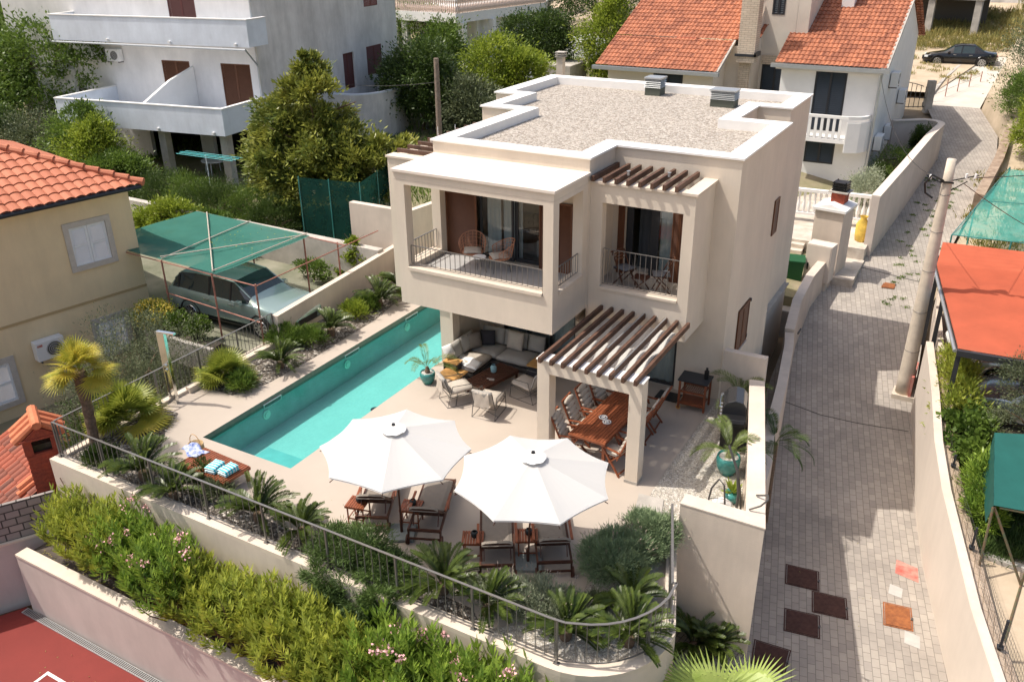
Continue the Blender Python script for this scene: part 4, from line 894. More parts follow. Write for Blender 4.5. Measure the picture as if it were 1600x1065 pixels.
for i, (p, a, lb) in enumerate([((1.52,.12),R(-35),'slim metal armchair with a pale throw nearest the pool'),((2.55,-.02),R(8),'slim metal armchair seen from behind with a pale throw on its back'),((3.0,1.15),R(80),'slim metal armchair in the shade beside the left pergola column')]):
    o = A0 if i == 0 else copy_tree(A0); place(o, (p[0],p[1],0), a, lb)
# ---- dining set
t = empty('dining_table', (5.80,.05,0), R(-3), 'long reddish slatted wooden dining table under the pergola', 'dining table')
b = MB()
for k in range(12): b.box(-.45+.0755*k,-1.15,.72,-.45+.0755*k+.062,-.03,.745); b.box(-.45+.0755*k,.03,.72,-.45+.0755*k+.062,1.15,.745)
b.box(-.46,-1.20,.70,.46,-1.155,.745); b.box(-.46,1.155,.70,.46,1.20,.745); b.box(-.45,-.025,.70,.455,.025,.745)
b.build('tabletop', M['teak'], t)
b = MB(); b.box(-.42,-1.1,.64,.42,-1.06,.699); b.box(-.42,1.06,.64,.42,1.1,.699); b.box(-.42,-1.05,.64,-.38,1.05,.699); b.box(.38,-1.05,.64,.42,1.05,.699); b.build('apron', M['teak'], t)
for x in (-.42,.35):
    for y in (-1.1,1.03): b = MB(); b.box(x,y,0,x+.07,y+.07,.639); b.build('leg', M['teak'], t)
def dchair():
    """facing +x, seat centre at origin"""
    t = empty('dining_chair', (0,0,0), 0, 'x', 'dining chair', 'reclining wooden dining chairs with beige cushions')
    for s_ in (-1,1):
        y = s_*.26
        b = MB(); b.beam((-.30,y,0),(.18,y,.62),.028,.045,(0,1,0)); b.build('leg', M['teak'], t)
        b = MB(); b.beam((.26,y*.92,0),(-.22,y*.92,.50),.028,.045,(0,1,0)); b.build('leg', M['teak'], t)
        b = MB(); b.beam((-.28,y,.62),(.24,y,.65),.05,.022); b.build('armrest', M['teak'], t)
        b = MB(); b.beam((-.20,y*.9,.40),(-.48,y*.9,1.08),.028,.045,(0,1,0)); b.build('back_post', M['teak'], t)
    b = MB()
    for k in range(7): x = -.2+.07*k; b.box(x,-.23,.425,x+.05,.23,.44)
    b.beam((-.47,-.23,1.06),(-.47,.23,1.06),.03,.06)
    for k in range(5): f = k/5; b.beam((-.24-.22*f,-.22,.52+.52*f),(-.24-.22*f,.22,.52+.52*f),.012,.05)
    b.beam((.22,-.24,.06),(.22,.24,.06),.025,.03); b.beam((-.26,-.26,.06),(-.26,.26,.06),.025,.03)
    b.build('seat_slats', M['teak'], t)
    b = MB(); cushion(b,-.2,-.22,.442,.27,.22,.50,5,.015); b.build('seat_cushion', M['beigecushion'], t, smooth=True)
    b = MB(); b.M = RYm(R(-22),(-.19,0,.46))
    for k in range(5): cushion(b,-.03,-.22,.02+k*.128,.045,.22,.145+k*.128,4,.012)
    b.build('back_cushion', M['beigecushion'], t, smooth=True)
    return t
D0 = dchair()
for i, (p, a, lb) in enumerate([((5.28,-.83),R(8),'dining chair on the pool side of the table, nearest the parasols'),((5.22,-.13),R(3),'dining chair on the pool side of the table, second from the parasols'),((5.24,.52),R(-2),'dining chair on the pool side of the table, third from the parasols'),((5.34,1.05),R(-8),'dining chair on the pool side of the table, farthest back'),
      ((6.34,-.86),R(168),'dining chair partly behind the near pergola column, pulled out at an angle'),((6.30,-.05),R(180),'dining chair on the grill side hidden behind the near pergola column'),((6.30,.62),R(182),'dining chair on the grill side with its legs out past the column'),((6.30,1.25),R(184),'dining chair on the grill side nearest the black door mat')]):
    o = D0 if i == 0 else copy_tree(D0); place(o, (p[0],p[1],0), a, lb)
b = MB()
b.tube([(5.70+.09*math.cos(a),-.13+.09*math.sin(a),.768) for a in [R(k*30) for k in range(12)]],.016,6,closed=True); b.tube([(5.86+.09*math.cos(a),-.28+.09*math.sin(a),.768) for a in [R(k*30) for k in range(12)]],.016,6,closed=True); b.cyl((5.70,-.13,.752),.05,.03,12); b.cyl((5.86,-.28,.752),.05,.03,12)
tag(b.build('table_ornament', M['white']), 'pair of white ring shaped ornaments on the dining table', 'ornament')
b = MB(); b.box(5.95,2.62,.006,6.55,3.1,.022); tag(b.build('door_mat', M['black']), 'black door mat in front of the sliding door', 'door mat')
# ---- serving trolley
t = empty('serving_trolley', (7.0,2.62,0), R(2), 'wooden serving trolley with a black top against the house wall', 'trolley')
b = MB(); b.box(-.38,-.28,.82,.38,.28,.86); b.build('worktop', M['anthracite'], t, bevel=.005)
for x in (-.35,.30):
    for y in (-.26,.21): b = MB(); b.box(x,y,.05,x+.05,y+.05,.82); b.build('leg', M['teak2'], t) if 'teak2' in M else b.build('leg', M['teak'], t)
b = MB()
for k in range(12): b.box(-.30+.052*k,-.21,.52,-.30+.052*k+.03,.21,.535)
b.box(-.30,-.25,.50,.30,-.22,.55); b.box(-.30,.22,.50,.30,.25,.55); b.build('slatted_shelf', M['teak'], t)
b = MB(); b.box(-.30,-.22,.20,.30,.22,.225); b.box(-.30,-.25,.17,.30,-.22,.24); b.build('lower_shelf', M['teak'], t)
for x in (-.325,): 
    for y in (-.27,.2): b = MB(); b.M = RX(R(90),(x,y+.05,.06)); b.cyl((0,0,0),.06,.03,14); b.build('wheel', M['lightwood'], t)
t = empty('wine_cooler', (7.25,2.68,.861), 0, 'black cylindrical bottle cooler standing on the trolley top', 'cooler')
b = MB(); b.cyl((0,0,0),.06,.22,16); b.build('body', M['black'], t); b = MB(); b.cyl((0,0,.22),.03,.08,12); b.build('neck', M['black'], t)
# ---- gas grill
t = empty('gas_grill', (8.28,1.62,0), R(14), 'black gas grill with steel handles standing on the gravel by the wall', 'grill')
b = MB(); b.box(-.26,-.55,.10,.26,.35,.70); b.build('cabinet', M['black'], t, bevel=.01)
b = MB(); b.box(-.28,-.62,.70,.28,.62,.86); b.build('body', M['black'], t, bevel=.02)
b = MB(); prof = [(-.27,.86),(-.27,1.02),(-.17,1.16),(.0,1.22),(.18,1.18),(.27,1.05),(.27,.86)]
vs_ = [(x,-.36,z) for x,z in prof]+[(x,.40,z) for x,z in prof]; n_ = len(prof); b.add(vs_, [(i,i+1,n_+i+1,n_+i) for i in range(n_-1)]+[tuple(range(n_-1,-1,-1)), tuple(range(n_,2*n_))]); b.build('lid', mat('grill_lid',(.03,.03,.032),.22,spec=.7), t, bevel=.015)
b = MB(); b.tube([(-.28,-.30,1.0),(-.34,-.30,1.0),(-.34,.34,1.0),(-.28,.34,1.0)],.014,8); b.tube([(-.30,-.55,.84),(-.36,-.55,.84),(-.36,.55,.84),(-.30,.55,.84)],.012,8); b.build('handle', M['steel'], t)
for k in range(4): b = MB(); b.M = RYm(R(-90),(-.28,-.24+.17*k,.78)); b.cyl((0,0,0),.028,.04,12); b.build('knob', M['steel'], t)
for y in (-.75,.50): b = MB(); b.box(-.24,y,.82,.24,y+.24,.85); b.build('side_shelf', M['black'], t)
for x in (-.22,.2):
    for y in (-.52,.32): b = MB(); b.M = RX(R(90),(x,y,.05)); b.cyl((0,0,0),.05,.03,12); b.build('wheel', M['black'], t)
# ---- basket stand, white stone, curved rods
t = empty('plant_cloche', (9.02,-1.62,0), 0, 'black wire basket frame with tall bent arches on the gravel by the wall', 'wire frame')
b = MB()
b.tube([(-.33,-.1,0),(-.25,-.02,.75),(-.12,.0,1.0),(.0,-.02,.9),(.08,-.05,.3),(.1,-.1,0)],.02,6); b.tube([(.26,.12,0),(.27,.1,.7),(.18,.12,1.25),(-.05,.2,1.7)],.028,6); b.tube([(-.05,.2,1.7),(.2,.15,1.2),(.3,.2,.6),(.34,.25,0)],.02,6); b.build('arch', M['darkmetal'], t)
b = MB()
for k in range(4): z = .08+.12*k; b.tube([(.30*math.cos(a)*(1-.0*k),.16*math.sin(a),z) for a in [R(q*30) for q in range(12)]],.006,5,closed=True)
for q in range(12): a = R(q*30); b.tube([(.30*math.cos(a),.16*math.sin(a),0),(.30*math.cos(a),.16*math.sin(a),.46)],.005,4)
b.build('basket', M['darkmetal'], t)
b = MB(); b.lathe([(.0,0),(.2,.02),(.25,.12),(.2,.26),(.08,.36),(.0,.38)], n=10, sy=.8); 
b.v = [(x*(1+.1*math.sin(z*9+y*7)), y*(1+.12*math.sin(x*11)), z) for x,y,z in b.v]
o = b.build('boulder', mat('white_stone',(.66,.65,.63),.85,.15,6,.5,14)); o.location = (8.95,-1.35,.01); tag(o, 'large white stone on the gravel beside the wire frame', 'stone')
b = MB(); b.tube([(9.72,-1.9,1.06),(9.95,-2.0,1.20),(10.0,-2.2,1.24),(9.92,-2.4,1.2),(9.72,-2.42,1.06)],.02,6); tag(b.build('handrail_hook', M['darkmetal']), 'short bent dark rod on top of the tall side wall', 'rod')
# ---- balcony furniture
def rattan():
    t = empty('rattan_chair', (0,0,0), 0, 'x', 'rattan chair', 'rattan tub chairs on the left balcony')
    b = MB(); mr_ = M['rattan']
    def shell(a, f): r = .30+.04*f; h = .36+.42*f*(.55+.45*math.cos(a)); return (-r*math.cos(a)-.05*f*math.cos(a), r*math.sin(a), h)
    for k in range(13): a = R(-105+k*17.5); b.tube([shell(a,f) for f in (0,.35,.7,1)],.007,4)
    for f in (.15,.4,.62,.82,1.0): b.tube([shell(R(-105+k*10.5),f) for k in range(21)], .012 if f == 1 else .006, 4)
    b.build('shell', mr_, t)
    b = MB(); b.cyl((0,0,.33),.27,.03,16); b.build('seat', mr_, t); b = MB(); cushion(b,-.22,-.22,.36,.22,.22,.42,5,.02); b.build('seat_cushion', M['beigecushion'], t, smooth=True)
    for x in (-.18,.18):
        for y in (-.18,.18): b = MB(); b.tube([(x,y,.34),(x*1.25,y*1.25,0)],.009,5); b.build('leg', M['darkmetal'], t)
    return t
M['rattan'] = mat('rattan', (.47,.22,.13), .6, .25, 30)
C_ = rattan(); place(C_, (1.38,1.25,3.332), R(-60), 'rattan tub chair on the left balcony standing before the brown shutter')
o = copy_tree(C_); place(o, (2.18,1.22,3.332), R(-135), 'rattan tub chair on the left balcony standing before the glass door')
t = empty('balcony_table', (1.82,.85,3.332), 0, 'tiny round white table between the two rattan chairs', 'table')
b = MB(); b.cyl((0,0,.40),.17,.02,18); b.build('tabletop', M['white'], t)
for k in range(3): a = R(k*120+20); b = MB(); b.tube([(.12*math.cos(a),.12*math.sin(a),.40),(.17*math.cos(a),.17*math.sin(a),0)],.008,5); b.build('leg', M['darkmetal'], t)
def fchair():
    t = empty('folding_chair', (0,0,0), 0, 'x', 'folding chair', 'dark folding chairs on the right balcony')
    for s_ in (-1,1):
        b = MB(); b.beam((.2,s_*.2,0),(-.24,s_*.2,.86),.02,.035,(0,1,0)); b.build('leg', M['darkteak'], t)
        b = MB(); b.beam((-.22,s_*.18,0),(.2,s_*.18,.45),.02,.035,(0,1,0)); b.build('leg', M['darkteak'], t)
    b = MB()
    for k in range(4): b.beam((-.16-.023*k*2,-.2,.66+.06*k),(-.16-.023*k*2,.2,.66+.06*k),.012,.035)
    b.build('backrest', M['shutter'], t)
    b = MB(); b.box(-.2,-.2,.44,.22,.2,.455); b.build('seat', M['darkteak'], t); b = MB(); cushion(b,-.2,-.2,.457,.22,.2,.50,4,.01); b.build('seat_cushion', M['greypad'], t, smooth=True)
    return t
M['greypad'] = mat('dark_grey_pad', (.13,.135,.15), .9)
f0 = fchair(); place(f0, (4.98,2.55,2.992), R(-20), 'dark folding chair with grey pad at the left of the right balcony')
o = copy_tree(f0); place(o, (5.95,2.55,2.992), R(205), 'dark folding chair with grey pad at the right of the right balcony')
t = empty('folding_table', (5.48,2.42,2.992), 0, 'low dark folding table between the two folding chairs', 'table')
b = MB()
for k in range(6): b.box(-.2+.068*k,-.18,.34,-.2+.068*k+.055,.18,.355)
b.build('tabletop', M['darkteak'], t)
for s_ in (-1,1):
    for q in (-1,1): b = MB(); b.beam((q*.16,s_*.16,0),(-q*.16,s_*.16,.339),.02,.03,(0,1,0)); b.build('leg', M['darkteak'], t)
# ================================================================ PLANTS
rng = np.random.default_rng(7)
def qmesh(name, V, m_):
    """V: (N,4,3) quads"""
    V = np.asarray(V, dtype=np.float32); n = len(V); me = bpy.data.meshes.new(name)
    me.vertices.add(4*n); me.vertices.foreach_set('co', V.reshape(-1)); me.loops.add(4*n); me.loops.foreach_set('vertex_index', np.arange(4*n, dtype=np.int32))
    me.polygons.add(n); me.polygons.foreach_set('loop_start', np.arange(0,4*n,4,dtype=np.int32)); me.polygons.foreach_set('loop_total', np.full(n,4,dtype=np.int32))
    me.materials.append(m_); me.update(calc_edges=True); return me
def nrm(a): return a/np.maximum(1e-9, np.linalg.norm(a, axis=-1, keepdims=True))
def leaves(P, Dv, L, W_, up=None, jit=.6):
    """rhombic leaves at P along Dv"""
    P = np.asarray(P, float); Dv = nrm(np.asarray(Dv, float)); n = len(P)
    L = np.broadcast_to(L, (n,)).reshape(-1,1); W_ = np.broadcast_to(W_, (n,)).reshape(-1,1)
    r = rng.normal(size=(n,3))*jit + (np.array([0,0,1.]) if up is None else up)
    S_ = nrm(np.cross(Dv, r)); N_ = np.cross(S_, Dv)
    m_ = P+Dv*L*.5
    return np.stack([P, m_+S_*W_*.5-N_*L*.04, P+Dv*L, m_-S_*W_*.5-N_*L*.04], 1)
def blobleaves(blobs, n, L, W_, clumps=40, cr=.28, shell=(.6,1.02), updir=.35, flat=1.0, low=-.75):
    """leaf clumps spread over lumpy ellipsoids (x,y,z,rx,ry,rz)"""
    vol = np.array([b[3]*b[4]+b[4]*b[5]+b[3]*b[5] for b in blobs]); vol = vol/vol.sum(); out = []
    for b, f in zip(blobs, vol):
        c = np.array(b[:3]); r = np.array(b[3:6]); K = max(4, int(clumps*f)); nn = max(20, int(n*f))
        d = nrm(rng.normal(size=(K*2,3))); d = d[d[:,2] > low][:K]; K = len(d)
        cc = d*rng.uniform(shell[0], shell[1], (K,1))
        k = rng.integers(0, K, nn); sz = rng.uniform(.6,1.4,(K,1))[k]
        off_ = rng.normal(size=(nn,3))*cr*sz*np.array([1,1,.7])
        u = cc[k]+off_
        P = c+u*r
        Dv = nrm(u)*.8+rng.normal(size=(nn,3))*.6+np.array([0,0,updir])+nrm(off_)*.5
        out.append(leaves(P, Dv, L*rng.uniform(.7,1.25,nn), W_*rng.uniform(.7,1.25,nn)))
    return np.concatenate(out)
def trunk(mb, base, top, r0, r1, limbs=6, spread=1.0, seed=0, ltop=None):
    rr = random.Random(seed); b0 = Vector(base); t0 = Vector(top); mid = b0.lerp(t0,.5)+Vector((rr.uniform(-.15,.15),rr.uniform(-.15,.15),0))
    mb.tube([b0,mid,t0],[r0,(r0+r1)/2,r1],8)
    for k in range(limbs):
        a = 2*math.pi*k/limbs+rr.uniform(-.4,.4); f = rr.uniform(.45,.95); s_ = mid.lerp(t0,(f-.5)*2) if f > .5 else b0.lerp(mid,f*2)
        e = s_+Vector((math.cos(a)*spread*rr.uniform(.6,1),math.sin(a)*spread*rr.uniform(.6,1),spread*rr.uniform(.4,.9)))
        m_ = s_.lerp(e,.5)+Vector((0,0,.12*spread)); mb.tube([s_,m_,e],[r1*.75,r1*.5,r1*.2],6)
M['bark'] = mat('bark', (.16,.11,.075), .95, .35, 8, .8, 30)
M['lf_oleander'] = leafmat('oleander_leaf', (.52,.54,.085), (.19,.27,.045), .35, .4, 1.6)
M['lf_oleander2'] = leafmat('oleander_leaf_fresh', (.36,.48,.07), (.13,.24,.04), .35, .4, 1.6)
M['lf_dark'] = leafmat('dark_leaf', (.11,.17,.035), (.025,.05,.012), .25)
M['lf_mid'] = leafmat('mid_green_leaf', (.19,.28,.045), (.06,.11,.02), .3)
M['lf_lime'] = leafmat('lime_leaf', (.36,.42,.05), (.16,.23,.03), .4)
M['lf_loquat'] = leafmat('loquat_leaf', (.38,.38,.07), (.08,.13,.028), .25, .4, 1.0)
M['lf_olive'] = leafmat('olive_leaf', (.19,.22,.11), (.07,.09,.045), .2, .55, 2)
M['lf_lavender'] = leafmat('lavender_leaf', (.33,.42,.23), (.15,.22,.11), .2, .8, 3)
M['lf_santolina'] = leafmat('santolina_leaf', (.36,.39,.27), (.2,.24,.15), .2, .8, 3)
M['lf_rosemary'] = leafmat('trailing_leaf', (.13,.20,.05), (.05,.09,.025), .25, .5, 2)
M['lf_cycad'] = leafmat('cycad_frond', (.11,.15,.025), (.03,.055,.012), .22, .35, 3)
M['lf_fan'] = leafmat('fan_palm_leaf', (.42,.44,.07), (.16,.22,.035), .3, .4, 2.5)
M['lf_yellowfan'] = leafmat('yellowing_palm_leaf', (.62,.50,.07), (.30,.33,.05), .35, .4, 2)
M['lf_palefan'] = leafmat('pale_fan_leaf', (.46,.56,.17), (.28,.38,.08), .35, .4, 2)
M['lf_phoenix'] = leafmat('feather_palm_leaf', (.19,.24,.06), (.08,.12,.03), .25, .4, 3)
M['lf_dry'] = leafmat('dry_grass', (.42,.34,.12), (.18,.20,.06), .3, .8, 1.5)
M['pinkflower'] = mat('pink_blossom', (.72,.30,.36), .7, 0, 30, c2=(.80,.55,.52))
M['yellowflower'] = mat('yellow_blossom', (.75,.60,.12), .7, .2, 20)
# ---- oleander
def oleander(seed, m_, r=.62, h=1.75, shoots=120, flowers=0):
    global rng; rng = np.random.default_rng(seed); LV = []; tips = []; st = MB()
    for k in range(shoots):
        a = rng.uniform(0,2*math.pi); q = math.sqrt(rng.uniform(0,1)); zz = h*(1-.42*q*q)*rng.uniform(.62,1.05)
        tip = np.array([r*q*math.cos(a)*1.15, r*q*math.sin(a)*1.15, zz]); base = np.array([tip[0]*.25,tip[1]*.25,0]); ctrl = np.array([tip[0]*.75,tip[1]*.75,zz*.55])
        if k%5 == 0: st.tube([tuple(base),tuple(ctrl),tuple(tip)],[.014,.01,.005],4,cap=False)
        nl = 27; f = rng.uniform(.55,1.0,nl)**.8; f = f[:,None]; p = (1-f)**2*base+2*f*(1-f)*ctrl+f*f*tip
        d0 = nrm(tip-ctrl+np.array([0,0,.2])); aa = rng.uniform(0,2*math.pi,nl); s1 = nrm(np.cross(d0,[.3,.5,1.])); s2 = np.cross(d0,s1)
        sp = 1.25-.75*((f[:,0]-.55)/.45)
        dv = d0[None]*1.0+(s1[None]*np.cos(aa)[:,None]+s2[None]*np.sin(aa)[:,None])*sp[:,None]
        LV.append(leaves(p, dv, (.185)*rng.uniform(.7,1.15,nl), .033, jit=.25)); tips.append(tip)
    FL = []
    if flowers:
        for i in rng.choice(len(tips), flowers, replace=False):
            t_ = tips[i]+np.array([0,0,.05]); nn = 26; pp = t_+rng.normal(size=(nn,3))*[.05,.05,.045]; FL.append(leaves(pp, rng.normal(size=(nn,3))+[0,0,.8], .045, .04))
    return st.build('stem', M['bark'], mesh_only=True), qmesh('foliage', np.concatenate(LV), m_), (qmesh('flowers', np.concatenate(FL), M['pinkflower']) if FL else None)
OLE = [oleander(1, M['lf_oleander']), oleander(2, M['lf_oleander2'], flowers=4), oleander(3, M['lf_oleander'], .68, 1.6, 130), oleander(4, M['lf_oleander2'], .6, 1.9, 120, 8)]
rr = random.Random(5)
opos = []
for i in range(20):
    x = -4.15+i*.70+rr.uniform(-.12,.12); opos.append((x, -7.42+rr.uniform(-.12,.16)-(.12 if i > 3 else 0)))
wh = ['first','second','third','fourth','fifth','sixth','seventh','eighth','ninth','tenth','eleventh','twelfth','thirteenth','fourteenth','fifteenth','sixteenth','seventeenth','eighteenth','nineteenth','twentieth']
for i, (x,y) in enumerate(opos):
    k = (0,2,0,3,1,3,0,2,0,0,2,0,2,1,3,1,3,3,1,3)[i]
    lb = 'yellow green oleander bush, '+wh[i]+' along the planter from the stone screen end' + (', with pink blossom' if k in (1,3) else '')
    t = empty('oleander_bush', (x,y,-1.95), rr.uniform(0,6), lb, 'shrub', 'oleander bushes in the long planter'); s_ = rr.uniform(1.08,1.32)*(1.0 if i else .92); t.scale = (s_,s_,s_*rr.uniform(.9,1.05)*(.93 if 6 <= i <= 11 else 1.03))
    for me, nm in zip(OLE[k], ('stem','foliage','flowers')):
        if me:
            o = link(nm, me, t)
            if nm == 'flowers': o['kind'] = 'stuff'
# ---- sago palms
def cycad(seed, nf=26, L=.72, lean=1.0):
    global rng; rng = np.random.default_rng(seed); Q = []; st = MB()
    st.lathe([(.09,0),(.11,.1),(.09,.2),(.0,.24)], n=10)
    for k in range(nf):
        a = k*2.399+rng.uniform(-.2,.2); el = R(15+65*((k*.7548+.13)%1)); l = L*rng.uniform(.85,1.1); N = 9
        pts = []; p = np.array([.05*math.cos(a),.05*math.sin(a),.2]); e = el
        for s_ in range(N+1):
            pts.append(p.copy()); p = p+np.array([math.cos(e)*math.cos(a),math.cos(e)*math.sin(a),math.sin(e)])*l/N; e -= R(6.0)*lean*(.6+s_/N)
        pts = np.array(pts); M_ = 30; f = np.linspace(.12,.98,M_)*N; i0 = np.minimum(f.astype(int),N-1); w_ = (f-i0)[:,None]; P = pts[i0]*(1-w_)+pts[i0+1]*w_; T = nrm(pts[i0+1]-pts[i0]); side = nrm(np.cross(T,[0,0,1.])); upn = np.cross(side,T)
        ll = .12*np.sin(np.linspace(.4,math.pi*.93,M_))**.5*rng.uniform(.9,1.1,M_)
        for sg in (-1,1): Q.append(leaves(P, side*sg*1.0+T*.9+upn*.6, ll, .025, up=None, jit=.08))
        for s_ in range(N): Q.append(np.array([[pts[s_]-side[0]*.006,pts[s_]+side[0]*.006,pts[s_+1]+side[0]*.004,pts[s_+1]-side[0]*.004]]))
    return st.build('trunk', M['bark'], mesh_only=True), qmesh('fronds', np.concatenate(Q), M['lf_cycad'])
CY = [cycad(11,34,.66), cycad(12, 40, .74), cycad(13, 28, .58)]
cyl_ = [((222,728,.35),1,1.15,'sago palm behind the railing left of the wooden bench'),((268,760,.35),0,1.05,'sago palm behind the railing in front of the wooden bench end'),((402,792,.35),1,1.1,'big sago palm behind the railing between the bench and the loungers'),((470,820,.3),0,1.05,'sago palm with an orange heart beside the trailing shrub'),
        ((692,905,.3),1,1.1,'sago palm with an orange heart in front of the right pair of loungers'),((762,938,.3),2,1.15,'small upright sago palm directly before the lounger near the railing'),((884,980,.25),0,1.05,'sago palm beside the silvery ground shrub at the curved corner'),((983,990,.25),1,1.05,'bright sago palm standing in the pale gravel at the curved corner'),((986,935,.25),2,1.15,'darker sago palm in the gravel under the lavender bushes'),
        ((437,560,.3),1,.95,'sago palm nearest the railing end in the strip along the pool'),((516,508,.35),2,1.2,'sago palm in the middle of the strip along the low wall'),((592,462,.35),1,1.1,'dark sago palm at the shaded far end of the pool strip'),((624,440,.4),0,1.2,'dark sago palm against the wall under the villa corner')]
cyl_ += [((1085,1000,-1.8),0,1.1,'dark sago palm in the shade below the tall side wall'),((1118,1003,-1.8),2,1.1,'small dark sago palm right of its twin in the shade of the tall side wall')]
for (u,v,z),k,s_,lb in cyl_:
    p = at(u,v,z); t = empty('sago_palm', (p.x,p.y,.0 if z > -1 else -2.1), rr.uniform(0,6), lb, 'palm', 'sago palms round the terrace'); t.scale = (s_,s_,s_)
    link('trunk', CY[k][0], t); link('fronds', CY[k][1], t)
# ---- fan palms
def fanleaf(Q, c, d, upv, r, blades=26, ang=115, w_=.026, droop=.10):
    d = nrm(np.array(d,float)); s_ = nrm(np.cross(d, upv)); n_ = np.cross(s_, d); A = np.radians(np.linspace(-ang,ang,blades)); 
    dv = d[None]*np.cos(A)[:,None]+s_[None]*np.sin(A)[:,None]+n_[None]*(.10*np.cos(3*A))[:,None]
    l = r*(1-.18*(np.abs(A)/A.max())**2)*rng.uniform(.93,1.05,blades); P = np.repeat(c[None],blades,0)
    mid = P+dv*(l*.5)[:,None]; tip = P+dv*l[:,None]+np.array([0,0,-1.])*(l*droop)[:,None]
    sd = nrm(np.cross(dv, n_[None])); ww = w_*(r/.5)
    Q.append(np.stack([P,mid+sd*ww*.5,mid+n_*ww*.25,mid-sd*ww*.5],1)); Q.append(np.stack([mid+sd*ww*.5,tip,tip,mid-sd*ww*.5],1)+np.array([0,0,.001]))
def fanpalm(seed, nl, rad, leafr, h0, mat_, mat2=None, share=0, el0=-10, el1=80, blades=26, w_=.035):
    global rng; rng = np.random.default_rng(seed); Q = []; Q2 = []; st = MB()
    for k in range(nl):
        a = k*2.399+rng.uniform(-.3,.3); e = R(el0+(el1-el0)*((k*.7548+.13)%1)); d = np.array([math.cos(e)*math.cos(a),math.cos(e)*math.sin(a),math.sin(e)]); l = rad*rng.uniform(.75,1.1)
        c = d*l+np.array([0,0,h0-.10*l*math.cos(e)]); st.tube([(0,0,h0-.05),tuple(d*l*.5+np.array([0,0,h0])),tuple(c)],.008,4,cap=False)
        upv = np.array([-math.sin(e)*math.cos(a),-math.sin(e)*math.sin(a),math.cos(e)])+rng.normal(size=3)*.25
        fanleaf(Q2 if (e < R(el0+(el1-el0)*share)) else Q, c, d+np.array([0,0,-.25]), upv, leafr*rng.uniform(.85,1.1), blades, w_=w_)
    return st, (qmesh('fronds', np.concatenate(Q), mat_) if Q else None), (qmesh('lower_fronds', np.concatenate(Q2), mat2) if Q2 else None)
def put_fan(name, loc, rz, label, F, tr=None, cat='palm', group=None):
    t = empty(name, loc, rz, label, cat, group)
    link('petioles', F[0].build('petioles', M['lf_fan'], mesh_only=True), t)
    if F[1]: link('fronds', F[1], t)
    if F[2]: link('lower_fronds', F[2], t)
    if tr: tr.build('trunk', M['fibre'], t)
    return t
M['fibre'] = mat('palm_fibre', (.17,.12,.085), .95, .45, 14, 1, 30)
F = fanpalm(21, 38, .40, .55, .15, M['lf_fan'], M['lf_yellowfan'], .22, -5, 85)
p = at(352,600,.0); put_fan('fan_palm', (p.x-.05,p.y+.1,.0), 0, 'round clump of fan palm beside the pool deck near the railing', F)
F = fanpalm(22, 40, .52, .64, .25, M['lf_fan'], M['lf_yellowfan'], .25, -8, 85)
p = at(200,668,.0); put_fan('fan_palm', (p.x,p.y,.0), 0, 'large yellowing fan palm clump next to the outdoor shower', F)
F = fanpalm(23, 30, .42, .48, 0, M['lf_yellowfan'], M['lf_yellowfan'], .2, -35, 80)
p = at(150,720,.0); tr = MB(); hgt = 2.1; kk = 14
tr.tube([(.10*math.sin(i/kk*1.4),.0,i/kk*hgt) for i in range(kk+1)], [.11+.016*((i%2))+(.03 if i > 9 else 0) for i in range(kk+1)], 12)
trq = at(150,700,.0); t = empty('windmill_palm', (trq.x,trq.y,0), 0, 'slender windmill palm with a hairy trunk and yellow fronds in the terrace corner', 'palm')
tr.build('trunk', M['fibre'], t)
for me, nm in ((F[1],'fronds'),(F[2],'lower_fronds')):
    if me: link(nm, me, t, loc=(.1,0,hgt))
link('petioles', F[0].build('petioles', M['lf_fan'], mesh_only=True), t, loc=(.1,0,hgt))
# big fan leaves in the foreground
rng = np.random.default_rng(33); hub = at(1118,1105,-.35)
t = empty('fan_palm', (hub.x,hub.y,-2.1), 0, 'large pale green fan palm rising before the tall side wall at the bottom', 'palm')
b = MB(); b.tube([(0,0,0),(0,0,1.0)],[.16,.12],10); b.build('trunk', M['fibre'], t)
for k, (a, e, rad, rl) in enumerate([(R(100),R(62),.55,1.05),(R(20),R(25),.9,.85),(R(180),R(20),.8,.8),(R(60),R(35),.9,.9),(R(140),R(30),.7,.85),(R(-20),R(15),.9,.9)]):
    Q = []; d = np.array([math.cos(e)*math.cos(a),math.cos(e)*math.sin(a),math.sin(e)]); c = d*rad+np.array([0,0,1.0]); upv = np.array([0,-.9,.6]) if k == 0 else np.array([-math.sin(e)*math.cos(a),-math.sin(e)*math.sin(a),math.cos(e)])
    fanleaf(Q, c, d+np.array([0,0,.5 if k == 0 else -.2]), upv, rl*1.12, 38, 105, .028, .15)
    link('frond', qmesh('frond', np.concatenate(Q), M['lf_palefan']), t); b = MB(); b.tube([(0,0,.95),tuple(c)],.014,5); b.build('petiole', M['lf_palefan'], t)
